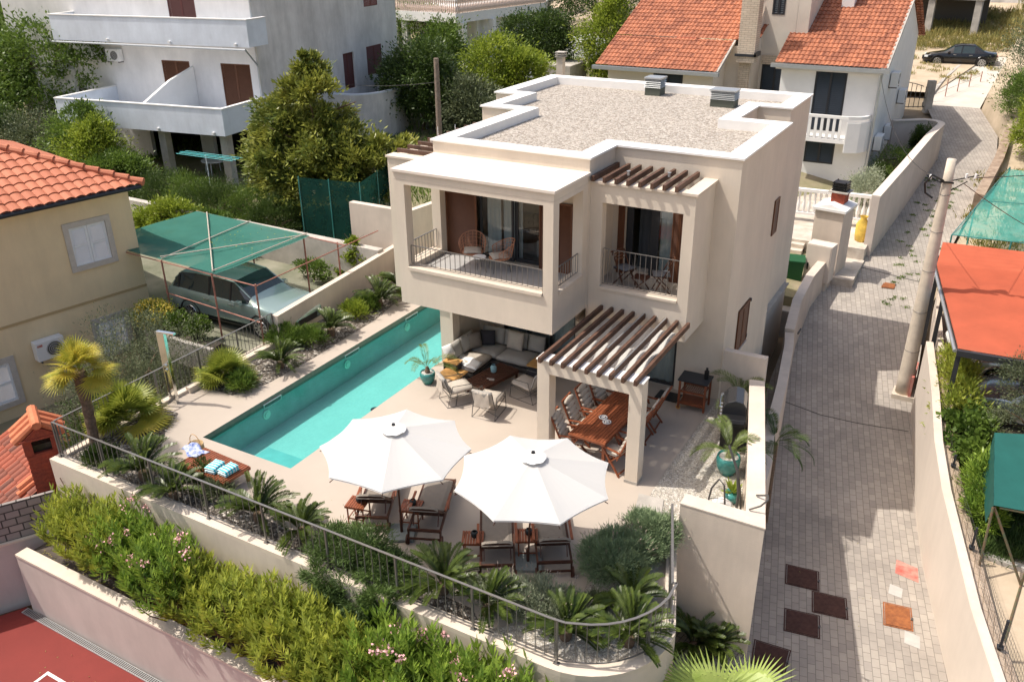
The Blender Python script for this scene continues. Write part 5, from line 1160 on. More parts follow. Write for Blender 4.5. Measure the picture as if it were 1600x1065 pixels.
# ---- feather palms
def feather(seed, nf, L, e0=35, e1=85, m_='lf_phoenix', base=.12):
    global rng; rng = np.random.default_rng(seed); Q = []
    for k in range(nf):
        a = k*2.399+rng.uniform(-.3,.3); e = R(e0+(e1-e0)*((k*.7548+.13)%1)); l = L*rng.uniform(.8,1.1); N = 12; pts = []; p = np.array([.02*math.cos(a),.02*math.sin(a),base])
        for s_ in range(N+1):
            pts.append(p.copy()); p = p+np.array([math.cos(e)*math.cos(a),math.cos(e)*math.sin(a),math.sin(e)])*l/N; e -= R(9)*(.5+s_/N)
        pts = np.array(pts); M_ = 34; f = np.linspace(.2,.99,M_)*N; i0 = np.minimum(f.astype(int),N-1); w_ = (f-i0)[:,None]; P = pts[i0]*(1-w_)+pts[i0+1]*w_; T = nrm(pts[i0+1]-pts[i0]); side = nrm(np.cross(T,[0,0,1.])); upn = np.cross(side,T)
        ll = .20*np.sin(np.linspace(.4,math.pi*.9,M_))**.7*L
        for sg in (-1,1): Q.append(leaves(P, side*sg+T*.9+upn*rng.uniform(.1,.4), ll, .014, jit=.2))
        for s_ in range(N): Q.append(np.array([[pts[s_]-side[0]*.008,pts[s_]+side[0]*.008,pts[s_+1]+side[0]*.005,pts[s_+1]-side[0]*.005]]))
    return qmesh('fronds', np.concatenate(Q), M[m_])
M['teal'] = mat('teal_glaze', (.05,.24,.22), .15, .25, 8, spec=.6); M['potgravel'] = M['gravel']
def potpalm(loc, rz, label, plabel, seed, nf, L, pr=.24, ph=.4, e0=35, e1=85, pot=True):
    t = empty('potted_palm', loc, rz, label, 'potted palm')
    if pot:
        b = MB(); b.lathe([(.0,.0),(pr*.6,.0),(pr*.95,ph*.45),(pr,ph*.8),(pr*.92,ph),(pr*.84,ph),(pr*.84,ph*.88),(0,ph*.88)], n=24); b.build('pot', M['teal'], t, smooth=True)
        b = MB(); b.cyl((0,0,ph*.885),pr*.8,.012,20); b.build('pebbles', M['whitepaint'], t)
    b = MB(); b.lathe([(.05,0),(.075,.06),(.04,.2),(.0,.22)],(0,0,ph*.85),n=10); b.build('trunk', M['fibre'], t)
    link('fronds', feather(seed,nf,L,e0,e1), t, loc=(0,0,ph*.85))
potpalm((.30,.50,0), 0, 'small feather palm in a teal pot at the pool edge by the sofa', '', 41, 6, .95, .21, .34, 30, 80)
potpalm((8.62,.15,.01), 0, 'feather palm in a large teal pot on the gravel in front of the grill', '', 42, 15, .95, .27, .46, 25, 85)
potpalm((8.1,2.75,.01), 1, 'feather palm in a teal pot behind the grill by the house corner', '', 43, 12, 1.0, .24, .42, 35, 85)
t = empty('passage_palm', (9.0,3.2,-3.2), 0, 'dark feather palm leaning out of the narrow passage beside the road', 'palm'); b = MB(); b.tube([(0,0,0),(.02,0,2.4)],[.12,.08],8); b.build('trunk', M['fibre'], t); link('fronds', feather(44,16,1.15,0,75,'lf_dark'), t, loc=(.02,0,2.3))
t = empty('agave_pot', (9.02,-.85,.01), 0, 'small teal pot with a yellow green broad leaved plant beside the wire frame', 'potted plant')
b = MB(); b.lathe([(0,0),(.12,0),(.17,.14),(.15,.24),(.12,.24),(0,.2)],n=18); b.build('pot', M['teal'], t, smooth=True)
rng = np.random.default_rng(50); a = rng.uniform(0,6.28,26); e = rng.uniform(.3,1.3,26); link('leaves', qmesh('leaves', leaves(np.repeat([[0,0,.22]],26,0), np.stack([np.cos(a)*np.cos(e),np.sin(a)*np.cos(e),np.sin(e)],1), rng.uniform(.25,.4,26), .07, jit=.1), M['lf_lime']), t)
# ---- mounds: lavender, silvery shrub, trailing shrub
def mound(name, loc, blobs, n, L, W_, m_, label, cat='shrub', group=None, updir=.8, stems=0, clumps=60, cr=.2, sh=(.55,1.0), seed=1, spikes=0, low=-.2, shape=None):
    global rng; rng = np.random.default_rng(seed); t = empty(name, loc, 0, label, cat, group)
    Q = blobleaves(blobs, n, L, W_, clumps, cr, sh, updir, low=low); link('foliage', qmesh('foliage', Q, M[m_]), t)
    b = MB(); rx = random.Random(seed)
    for k in range(7): bb = blobs[k%len(blobs)]; b.tube([(bb[0]*.4,bb[1]*.4,0),(bb[0]+rx.uniform(-.4,.4)*bb[3],bb[1]+rx.uniform(-.4,.4)*bb[4],bb[2]+.2*bb[5])],[.015,.006],5,cap=False)
    b.build('stem', M['bark'], t)
    if spikes:
        S_ = []; bb = blobs[rng.integers(0,len(blobs))]
        for k in range(spikes):
            bb = blobs[k%len(blobs)]; d = nrm(rng.normal(size=3)*[1,1,.4]+[0,0,.9]); p = np.array(bb[:3])+d*np.array(bb[3:6])*.9; dv = d+np.array([0,0,.7])+rng.normal(size=3)*.25; l = rng.uniform(.2,.36); dv = nrm(dv)
            S_.append(leaves(p[None],dv[None],l,.006)); S_.append(leaves((p+dv*l*.8)[None],dv[None],.07,.022))
        link('flower_spikes', qmesh('flower_spikes', np.concatenate(S_), M['spike']), t)['kind'] = 'stuff'
    return t
M['spike'] = mat('dry_lavender_spike', (.30,.24,.20), .9)
p = at(955,900,.0); mound('lavender_bush', (p.x,p.y,0), [(0,0,.38,.55,.6,.5),(.15,.35,.35,.45,.4,.42)], 26000, .11, .011, 'lf_lavender', 'tall rounded dark lavender bush between the loungers and the gravel', group='lavender bushes on the gravel', spikes=60, seed=61, clumps=160, cr=.13)
p = at(1010,855,.0); mound('lavender_bush', (p.x+.05,p.y,0), [(0,0,.33,.52,.55,.45),(.1,-.35,.25,.4,.4,.34)], 22000, .11, .011, 'lf_lavender', 'lighter green lavender bush right beside the tall side wall', group='lavender bushes on the gravel', spikes=30, seed=62, clumps=150, cr=.13)
p = at(845,965,.0); mound('santolina_bush', (p.x-.1,p.y+.1,0), [(0,0,.22,.75,.5,.34),(-.6,-.15,.2,.5,.4,.3),(.5,.2,.15,.45,.4,.25)], 24000, .085, .014, 'lf_santolina', 'wide silvery grey shrub spilling against the railing before the right loungers', spikes=90, seed=63, clumps=160, cr=.13)
p = at(640,880,.0); mound('trailing_shrub', (3.55,-6.45,0), [(-.7,.15,.2,.6,.5,.42),(0,.2,.3,.6,.5,.45),(.6,.1,.2,.5,.45,.38),(-.5,-.45,-.1,.5,.2,.5),(.25,-.5,-.2,.55,.2,.6),(.8,-.45,-.05,.35,.2,.4)], 30000, .12, .018, 'lf_rosemary', 'dense dark green shrub hanging over the terrace edge through the railing', seed=64, clumps=200, cr=.16, updir=.1, low=-1)
p = at(1030,975,0)
for (u,v,s_,mm,lb) in [(445,535,.5,'lf_mid','leafy green mound beside the nearest sago palm of the pool strip'),(485,535,.42,'lf_mid','leafy green mound under the middle of the low wall'),(556,490,.40,'lf_lime','bright green grassy tuft in the strip along the low wall'),(575,478,.34,'lf_mid','small striped leafy tuft near the far end of the pool strip'),(375,600,.4,'lf_mid','low green plant at the foot of the round fan palm'),(340,770,.3,'lf_olive','grey green spiky plant by the bench behind the railing'),(650,445,.38,'lf_dark','dark bushy plant in the shaded corner below the villa'),(930,905,.0,'lf_mid','x'),(928,942,.17,'lf_olive','small grey green tuft alone in the gravel'),(160,720,.35,'lf_dark','dark green plant at the foot of the windmill palm'),(320,745,.35,'lf_dark','dark leafy plant between the bench and the railing')]:
    if s_ <= 0: continue
    p = at(u,v,.1); mound('border_plant', (p.x,p.y,0), [(0,0,s_*.45,s_,s_*.9,s_*.7)], int(5200*s_), .16, .024, mm, lb, cat='plant', group='low border plants', seed=int(u), clumps=40, cr=.2)
# ================================================================ NEIGHBOURS, LEFT
def tileroof(name, o, xd, yd, W, L, pitch=.20, course=.36, xl=None, xr=None, mt=None, parent=None, amp=.045):
    """barrel tiled slope: o corner of the eave, xd along the eave, yd up the slope"""
    xd = Vector(xd).normalized(); yd = Vector(yd).normalized(); zd = xd.cross(yd).normalized(); yd = zd.cross(xd)
    ncol = int(round(W/pitch)); S_ = 6; nr = int(math.ceil(L/course)); xs = np.linspace(0, ncol*pitch, ncol*S_+1); V = []; Fq = []
    zc = amp*np.abs(np.cos(math.pi*xs/pitch))**.8
    rows = []
    for r in range(nr):
        for e in (0,1): rows.append((min(L,(r+e)*course), .032*(1-e)+.004))
    X = np.tile(xs,(len(rows),1)); Yv = np.array([q[0] for q in rows])[:,None]+0*X; Z = np.array([q[1] for q in rows])[:,None]+zc[None]
    if xl: X = np.maximum(X, np.array([xl(q[0]) for q in rows])[:,None])
    if xr: X = np.minimum(X, np.array([xr(q[0]) for q in rows])[:,None])
    n = X.shape[1]; idx = np.arange(X.size).reshape(X.shape); V = np.stack([X,Yv,Z],2).reshape(-1,3)
    a = idx[:-1,:-1].ravel(); b_ = idx[:-1,1:].ravel(); c = idx[1:,1:].ravel(); d = idx[1:,:-1].ravel()
    ok = (np.abs(V[a,0]-V[b_,0]) > 1e-6) | (np.abs(V[d,0]-V[c,0]) > 1e-6)
    Fq = np.stack([a,b_,c,d],1)[ok]
    b = MB(); b.v = [tuple(p) for p in V]; b.f = [tuple(int(i) for i in f) for f in Fq]
    ob = b.build(name, mt, parent); m4 = Matrix((xd,yd,zd)).transposed().to_4x4(); m4.translation = Vector(o)
    ob.matrix_world = m4 if not parent else m4
    if parent: ob.matrix_parent_inverse = Matrix.Identity(4); ob.matrix_basis = Matrix.Translation(-Vector(parent.location)) @ m4 if parent.rotation_euler.z == 0 else parent.matrix_basis.inverted() @ m4
    return ob
M['tile'] = tilemat('orange_barrel_tiles', (.60,.22,.10), (.36,.11,.05), .20, .36)
M['tilebig'] = tilemat('salmon_roof_tiles', (.52,.18,.095), (.40,.12,.06), .30, .40)
M['tileold'] = tilemat('old_red_tiles', (.42,.10,.05), (.13,.06,.045), .21, .38)
# ---- yellow house: corner C, wall runs towards -y and a little -x
YH = Vector((-10.9,.70,0)); ydir = Vector((-.199,-.980,0)); xin = Vector((-.980,.199,0))
yh = empty('yellow_house', tuple(YH), math.atan2(ydir.y,ydir.x), 'yellow ochre rendered house with a salmon tile roof and white shutters', 'house')
# local frame: x along the visible wall (towards the camera side), y: xin mapped -> local -y is outside? compute sign
MY = Matrix.Translation(YH) @ Matrix.Rotation(math.atan2(ydir.y,ydir.x),4,'Z')
b = MB(); b.wall((0,0),(14,0), -2.4, 4.0, -.3, [(.90,2.02,1.88,3.08),(.95,1.85,-1.15,-.08),(4.55,5.75,-1.62,-.38)]); b.quad((0,0,-2.4),(0,0,4.0),(0,-9,4.0),(0,-9,-2.4)); b.wall((.3,-9),(14,-9),-2.4,4,.3); b.quad((0.3,-8.7,-2),(14,-8.7,-2),(14,-.3,-2),(.3,-.3,-2)); b.build('wall', M['yellow'], yh)
b = MB(); b.box(0,.003,.64,14,.02,.72); b.build('band', mat('ochre_band',(.50,.36,.19),.9), yh)
M['whiteshutter'] = mat('white_shutter', (.80,.82,.84), .5, .04, 4)
M['stonetrim'] = mat('stone_trim', (.55,.50,.44), .8, .1, 8)
for (x0,x1,z0,z1) in [(.90,2.02,1.88,3.08),(.95,1.85,-1.15,-.08),(4.55,5.75,-1.62,-.38)]:
    b = MB(); e = .16; b.box(x0-e,-.02,z0-e,x0,.05,z1+e); b.box(x1,-.02,z0-e,x1+e,.05,z1+e); b.box(x0,-.02,z1,x1,.05,z1+e); b.box(x0,-.02,z0-e,x1,.06,z0); f = b.build('window_frame', M['stonetrim'], yh)
    for l in range(2):
        c0 = x0+(x1-x0)*l/2+.005; c1 = x0+(x1-x0)*(l+1)/2-.005; b = MB(); b.box(c0,-.06,z0,c0+.07,.0,z1); b.box(c1-.07,-.06,z0,c1,.0,z1); b.box(c0+.07,-.06,z0,c1-.07,0,z0+.08); b.box(c0+.07,-.06,z1-.08,c1-.07,0,z1); b.box(c0+.07,-.06,(z0+z1)/2-.03,c1-.07,-.002,(z0+z1)/2+.03)
        k = int((z1-z0-.16)/.055)
        for q in range(k): z = z0+.08+(z1-z0-.16)*q/k; b.add([(c0+.07,-.01,z),(c1-.07,-.01,z),(c1-.07,-.05,z+.05),(c0+.07,-.05,z+.05)],[(0,1,2,3)])
        b.build('shutter', M['whiteshutter'], f)
b = MB(); b.box(-.15,.0,3.90,14,.38,3.97); b.build('eave', M['greywall'], yh)
b = MB(); b.tube([(-.25,.42,3.97),(14,.42,3.97)],.07,8); b.build('gutter', M['anthracite'], yh)
lw = lambda x,y,z: MY @ Vector((x,y,z))
o_ = lw(14.2,.42,4.02); xdv = -(lw(1,0,0)-lw(0,0,0)); inn = lw(0,-1,0)-lw(0,0,0); sl_ = .40
yd_ = inn+Vector((0,0,sl_)); LL = 5.0
rf = tileroof('roof', o_, xdv, yd_, 14.7, LL, .30, .40, xr=lambda q: 14.6-q*.93, mt=M['tilebig'], amp=.055); rf.parent = yh; rf.matrix_parent_inverse = MY.inverted()
b = MB(); h0 = Vector((-.35,.45,4.06)); h1 = Vector((-.35+4.4,.45-4.6,4.06+4.6*sl_))
for k in range(15):
    p = h0.lerp(h1,k/15); q = h0.lerp(h1,(k+1.08)/15); b.tube([p+Vector((0,0,.03)),q+Vector((0,0,.0))],[.13,.10],10)
b.build('hip_tiles', M['tilebig'], yh)
b = MB(); b.add([tuple(h0-Vector((0,0,.05))),tuple(h1-Vector((0,0,.06))),(-.35,-9.4,4.0)],[(0,1,2)]); b.build('roof_back', M['tilebig'], yh)
def acunit(loc, rz, label, s_=1.0, group=None, logo=True):
    t = empty('air_conditioner', loc, rz, label, 'air conditioner', group); b = MB(); b.box(-.42*s_,0,0,.42*s_,.3*s_,.6*s_); b.build('case', M['white'], t, bevel=.01)
    b = MB(); b.M = RX(R(-90),(-.1*s_,.301*s_,.3*s_)); b.cyl((0,0,0),.23*s_,.012,24); b.build('fan_grille', M['darkmetal'], t)
    b = MB(); b.M = RX(R(-90),(-.1*s_,.315*s_,.3*s_)); 
    for r in (.22,.16,.10,.05): b.tube([(r*s_*math.cos(a),r*s_*math.sin(a),.004) for a in [R(k*20) for k in range(18)]],.005,4,closed=True)
    b.build('guard', M['white'], t)
    if logo: b = MB(); b.box(.22*s_,.301*s_,.46*s_,.37*s_,.306*s_,.53*s_); b.build('badge', M['redpaint'], t)
    b = MB(); b.box(-.35*s_,-.1,-.06,-.31*s_,.3*s_,-.001); b.box(.31*s_,-.1,-.06,.35*s_,.3*s_,-.001); b.build('bracket', M['darkmetal'], t)
    return t
p = lw(3.42,.03,-.58); acunit(p, math.atan2(ydir.y,ydir.x), 'white air conditioner with a round fan on the yellow house wall')
# ---- lower red roof with brick chimney, screen wall
M['redbrick'] = pavermat('red_brick', (.36,.075,.04), (.28,.06,.035), (.32,.16,.12), .24, .075, 0, .12, .4)
ch = empty('chimney_house', (-6.05,-6.55,-1.2), 0, 'low house roof of old red barrel tiles below the terrace corner', 'house')
A_, B_, = at(30,684,-1.0), at(92,742,-1.0); dv_ = (B_-A_).normalized(); pv_ = Vector((-dv_.y,dv_.x,0)); pv_ = pv_ if pv_.y < 0 else -pv_
A2 = A_-dv_*.6; 
r1 = tileroof('roof', A2+pv_*1.7-Vector((0,0,.85)), dv_, -pv_+Vector((0,0,.5)), (B_-A_).length+.65, 1.9, .21, .38, mt=M['tileold'], amp=.06)
r2 = tileroof('roof', B_+Vector((.05,0,0))-pv_*1.3-Vector((0,0,.65)), -dv_, pv_+Vector((0,0,.5)), (B_-A_).length+.6, 1.45, .21, .38, mt=M['tileold'], amp=.06)
for r_ in (r1,r2): r_.parent = ch; r_.matrix_parent_inverse = Matrix.Translation(ch.location).inverted()
b = MB(); c_ = Vector(ch.location); q = [A2+pv_*1.5,B_+pv_*1.5,B_-pv_*1.1,A2-pv_*1.1]; b.prism([(p.x-c_.x,p.y-c_.y) for p in q],-2.4,-.62); b.build('wall', M['brickx'] if 'brickx' in M else M['redwall'], ch)
t = empty('chimney', (-5.98,-6.55,-1.25), R(-28), 'red brick chimney with its own little tiled hood beside the terrace corner', 'chimney')
M['brickx'] = mat('red_brickwork', (.40,.085,.045), .85, .3, 9, 1, 22, c2=(.25,.06,.04), detail=3)
b = MB(); b.box(-.27,-.27,-.3,.27,.27,1.05); 
for k in range(14): b.box(-.276,-.276,-.25+k*.093,.276,.276,-.19+k*.093)
b.build('shaft', M['brickx'], t)
b = MB()
for x in (-.29,.15):
    for y in (-.29,.15): b.box(x,y,1.05,x+.14,y+.14,1.36)
b.build('corner_pier', M['brickx'], t) if False else [ (lambda bb: bb.build('corner_pier', M['brickx'], t))((lambda m_: (m_.box(x,y,1.05,x+.14,y+.14,1.36), m_)[1])(MB())) for x in (-.29,.15) for y in (-.29,.15)]
b = MB(); b.box(-.2,-.2,1.05,.2,.2,1.20); b.build('flue', M['black'], t)
b = MB(); b.prism([(-.33,-.33),(.33,-.33),(.33,.33),(-.33,.33)],1.361,1.40); b.add([(-.31,-.31,1.36),(.31,-.31,1.36),(.31,.31,1.36),(-.31,.31,1.36),(-.31,0,1.62),(.31,0,1.62)],[(0,1,5,4),(2,3,4,5),(1,2,5),(3,0,4)]); b.build('hood', M['brickx'], t)
M['capTile'] = mat('orange_cap_tile', (.60,.20,.10), .8, .15, 7)
for s_ in (-1,1):
    for k in range(3): b = MB(); x = -.22+.22*k; b.tube([(x,s_*.40,1.37),(x,s_*.02,1.67)],[.085,.07],9); b.build('hood_tile', M['capTile'], t)
for k in range(3): b = MB(); x = -.27+.23*k; b.tube([(x-.06,0,1.70),(x+.2,0,1.69)],[.09,.08],9); b.build('ridge_tile', M['capTile'], t)
t.scale = (1.32,1.32,1.22)
for k in range(6):
    p0_ = at(58+14*(k%3),740-6*(k%3)+10*(k//3),-1.0-.12*(k//3)); b = MB(); p = p0_; q = p+pv_*.48-Vector((0,0,.20)); b.tube([p,q],[.085,.095],9); o = b.build('roof_tile', M['capTile'] if k != 4 else M['tileold']); o.parent = ch; o.matrix_parent_inverse = Matrix.Translation(ch.location).inverted()
t = empty('screen_wall', (-5.25,-6.95,-1.75), math.atan2(-2.6,-1.55), 'grey block pattern screen panel leaning along the court beside the terrace corner', 'screen')
M['screen'] = pavermat('screen_stones', (.34,.30,.28), (.27,.25,.235), (.07,.065,.06), .30, .19, 0, .09, .6, .35)
b = MB(); b.box(0,-.04,.0,5.5,.04,.98); o = b.build('panel', M['screen'], t)
for nd in M['screen'].node_tree.nodes:
    if nd.type == 'MAPPING': nd.inputs['Rotation'].default_value = (R(90),0,0)
b = MB(); b.box(0,-.16,-1.9,5.5,.10,-.06); b.build('wall', M['pinkwall'], t); b = MB(); b.box(0,-.18,-.057,5.5,.12,-.003); b.build('coping', M['capstone'], t)
b = MB(); b.tube([(-4.95,-6.9,-.35),(-4.7,-6.95,-.62),(-4.55,-6.94,-.9),(-4.3,-6.93,-1.6)],.012,5); tag(b.build('cable', M['brownwood']), 'thin reddish cable hanging down the terrace wall near its left corner', 'cable')
# ---- olive tree beside the yellow house, smaller plants
def tree(name, base, top, blobs, n, L, W_, m_, label, r0=.14, cat='tree', group=None, seed=1, clumps=80, cr=.22, updir=.3, low=-.75, spread=1, sh=(.6,1.02)):
    global rng; rng = np.random.default_rng(seed); t = empty(name, base, 0, label, cat, group); B0_ = Vector(base)
    b = MB(); trunk(b, (0,0,0), tuple(Vector(top)-B0_), r0, r0*.45, 6, spread, seed); b.build('trunk', M['bark'], t)
    bl = [(q[0]-B0_.x,q[1]-B0_.y,q[2]-B0_.z,q[3],q[4],q[5]) for q in blobs]
    link('crown', qmesh('crown', blobleaves(bl, n, L, W_, clumps, cr, sh, updir, low=low), M[m_]), t); return t
tree('olive_tree', (-7.3,-2.6,-2.2), (-7.3,-2.5,-.2), [(-7.5,-3.4,-.5,1.5,1.4,1.4),(-7.2,-1.6,-.2,1.3,1.2,1.3),(-7.9,-2.4,.3,1.1,1.3,1.2),(-6.6,-2.8,-.8,1.1,1.5,1.2),(-7.0,-4.6,-1.2,1.1,1.0,1.0)], 30000, .085, .020, 'lf_olive', 'dense grey green olive tree between the yellow house and the outdoor shower', seed=71, clumps=240, cr=.15, updir=.5)
tree('shrub', (-6.4,-5.2,-2.2), (-6.4,-5.2,-1), [(-6.4,-5.0,-1.3,1.0,.9,1.1),(-6.9,-4.4,-.9,.8,.8,.9)], 7000, .12, .05, 'lf_dark', 'dark green shrub behind the red brick chimney', .06, 'shrub', seed=72, clumps=60, spread=.5)
# flower bed by the parking yard
t = empty('flower_planter', (-8.6,-.55,-.2), R(-8), 'low curved brick planter with yellow flowers beside the car yard', 'planter')
b = MB(); wallpath(b, [(-1.3,.55,-.5,.3),(-1.0,-.25,-.5,.3),(0,-.4,-.5,.3),(1.2,-.3,-.5,.3),(2.3,-.1,-.5,.28)], .14); b.build('wall', M['concrete'], t); b = MB(); b.prism([(-1.2,.5),(-.9,-.2),(2.2,-.05),(2.0,.5)],-.3,.2); b.build('soil', M['darksoil'], t)
tt = mound('flower_bush', (-9.35,-.35,.0), [(0,0,.3,.65,.5,.45)], 2500, .08, .04, 'lf_lime', 'mound of small yellow flowers beside the yellow house corner', cat='flowers', seed=73)
rng = np.random.default_rng(74); d = nrm(rng.normal(size=(1500,3))*[1,1,.8]+[0,0,.5]); P_ = np.array([0,0,.3])+d*np.array([.68,.53,.48])*rng.uniform(.9,1.1,(1500,1)); fo = link('blossom', qmesh('blossom', leaves(P_, rng.normal(size=(1500,3))+[0,0,.5], .06, .05), M['yellowflower']), tt); fo['kind'] = 'stuff'
mound('border_plant', (-8.3,-.35,.0), [(0,0,.25,.35,.3,.3)], 1800, .10, .06, 'lf_mid', 'green leafy plant in the planter before the grey car', cat='plant', seed=75); mound('border_plant', (-7.5,-.3,.0), [(0,0,.25,.32,.3,.3)], 1800, .10, .06, 'lf_mid', 'green leafy plant at the right end of the planter before the grey car', cat='plant', seed=76)
# ---- shade frame over the car
M['rustpipe'] = mat('rusty_pink_pipe', (.36,.16,.12), .7, .3, 8); M['greennet'] = sheermat('green_shade_net', (.06,.21,.17), .93, weave=1.5)
t = empty('car_canopy', (-9.4,.2,-.2), 0, 'green shade net stretched on a rusty pipe frame over the parked grey car', 'canopy')
def cl(x,y,z): return (x+9.4,y-.2,z+.2)
b = MB(); nx, ny = 16, 10; vs_ = []
c00,c10,c11,c01 = Vector((-12.6,.35,1.95)),Vector((-6.85,.12,1.97)),Vector((-6.6,3.95,2.05)),Vector((-12.2,4.3,2.0))
for j in range(ny+1):
    for i in range(nx+1):
        u, v = i/nx, j/ny; p = c00.lerp(c10,u).lerp(c01.lerp(c11,u),v); sag = -.05*abs(math.sin(u*math.pi*2.2))*math.sin(v*math.pi)-.015*math.sin(v*9); vs_.append(cl(p.x,p.y,p.z+sag+.02))
b.add(vs_, [(j*(nx+1)+i,j*(nx+1)+i+1,(j+1)*(nx+1)+i+1,(j+1)*(nx+1)+i) for j in range(ny) for i in range(nx)]); b.build('net', M['greennet'], t, smooth=True)
for p,q in (((-12.7,.33,1.9),(-5.25,.1,1.9)),((-12.3,4.35,1.98),(-5.1,3.9,1.98)),((-9.25,.2,2.02),(-9.5,4.2,2.07)),((-7.0,.12,2.04),(-6.75,4.0,2.12)),((-5.25,.1,1.9),(-5.1,5.6,1.98)),((-9.4,.25,.85),(-5.3,.1,.75)),((-11.6,4.2,2.08),(-7.0,.15,2.05)),((-9.3,.2,2.07),(-6.7,3.9,2.1))):
    b = MB(); b.tube([cl(*p),cl(*q)],.02,6); b.build('rail', M['rustpipe'] if p[2] < 2.0 else M['beigecushion'], t)
for x,y in ((-9.3,.22),(-7.05,.13),(-5.27,.1),(-9.5,4.1),(-6.9,3.95),(-5.6,4.1)): b = MB(); b.tube([cl(x,y,-.2),cl(x,y,1.95)],.028,7); b.build('post', M['rustpipe'], t)
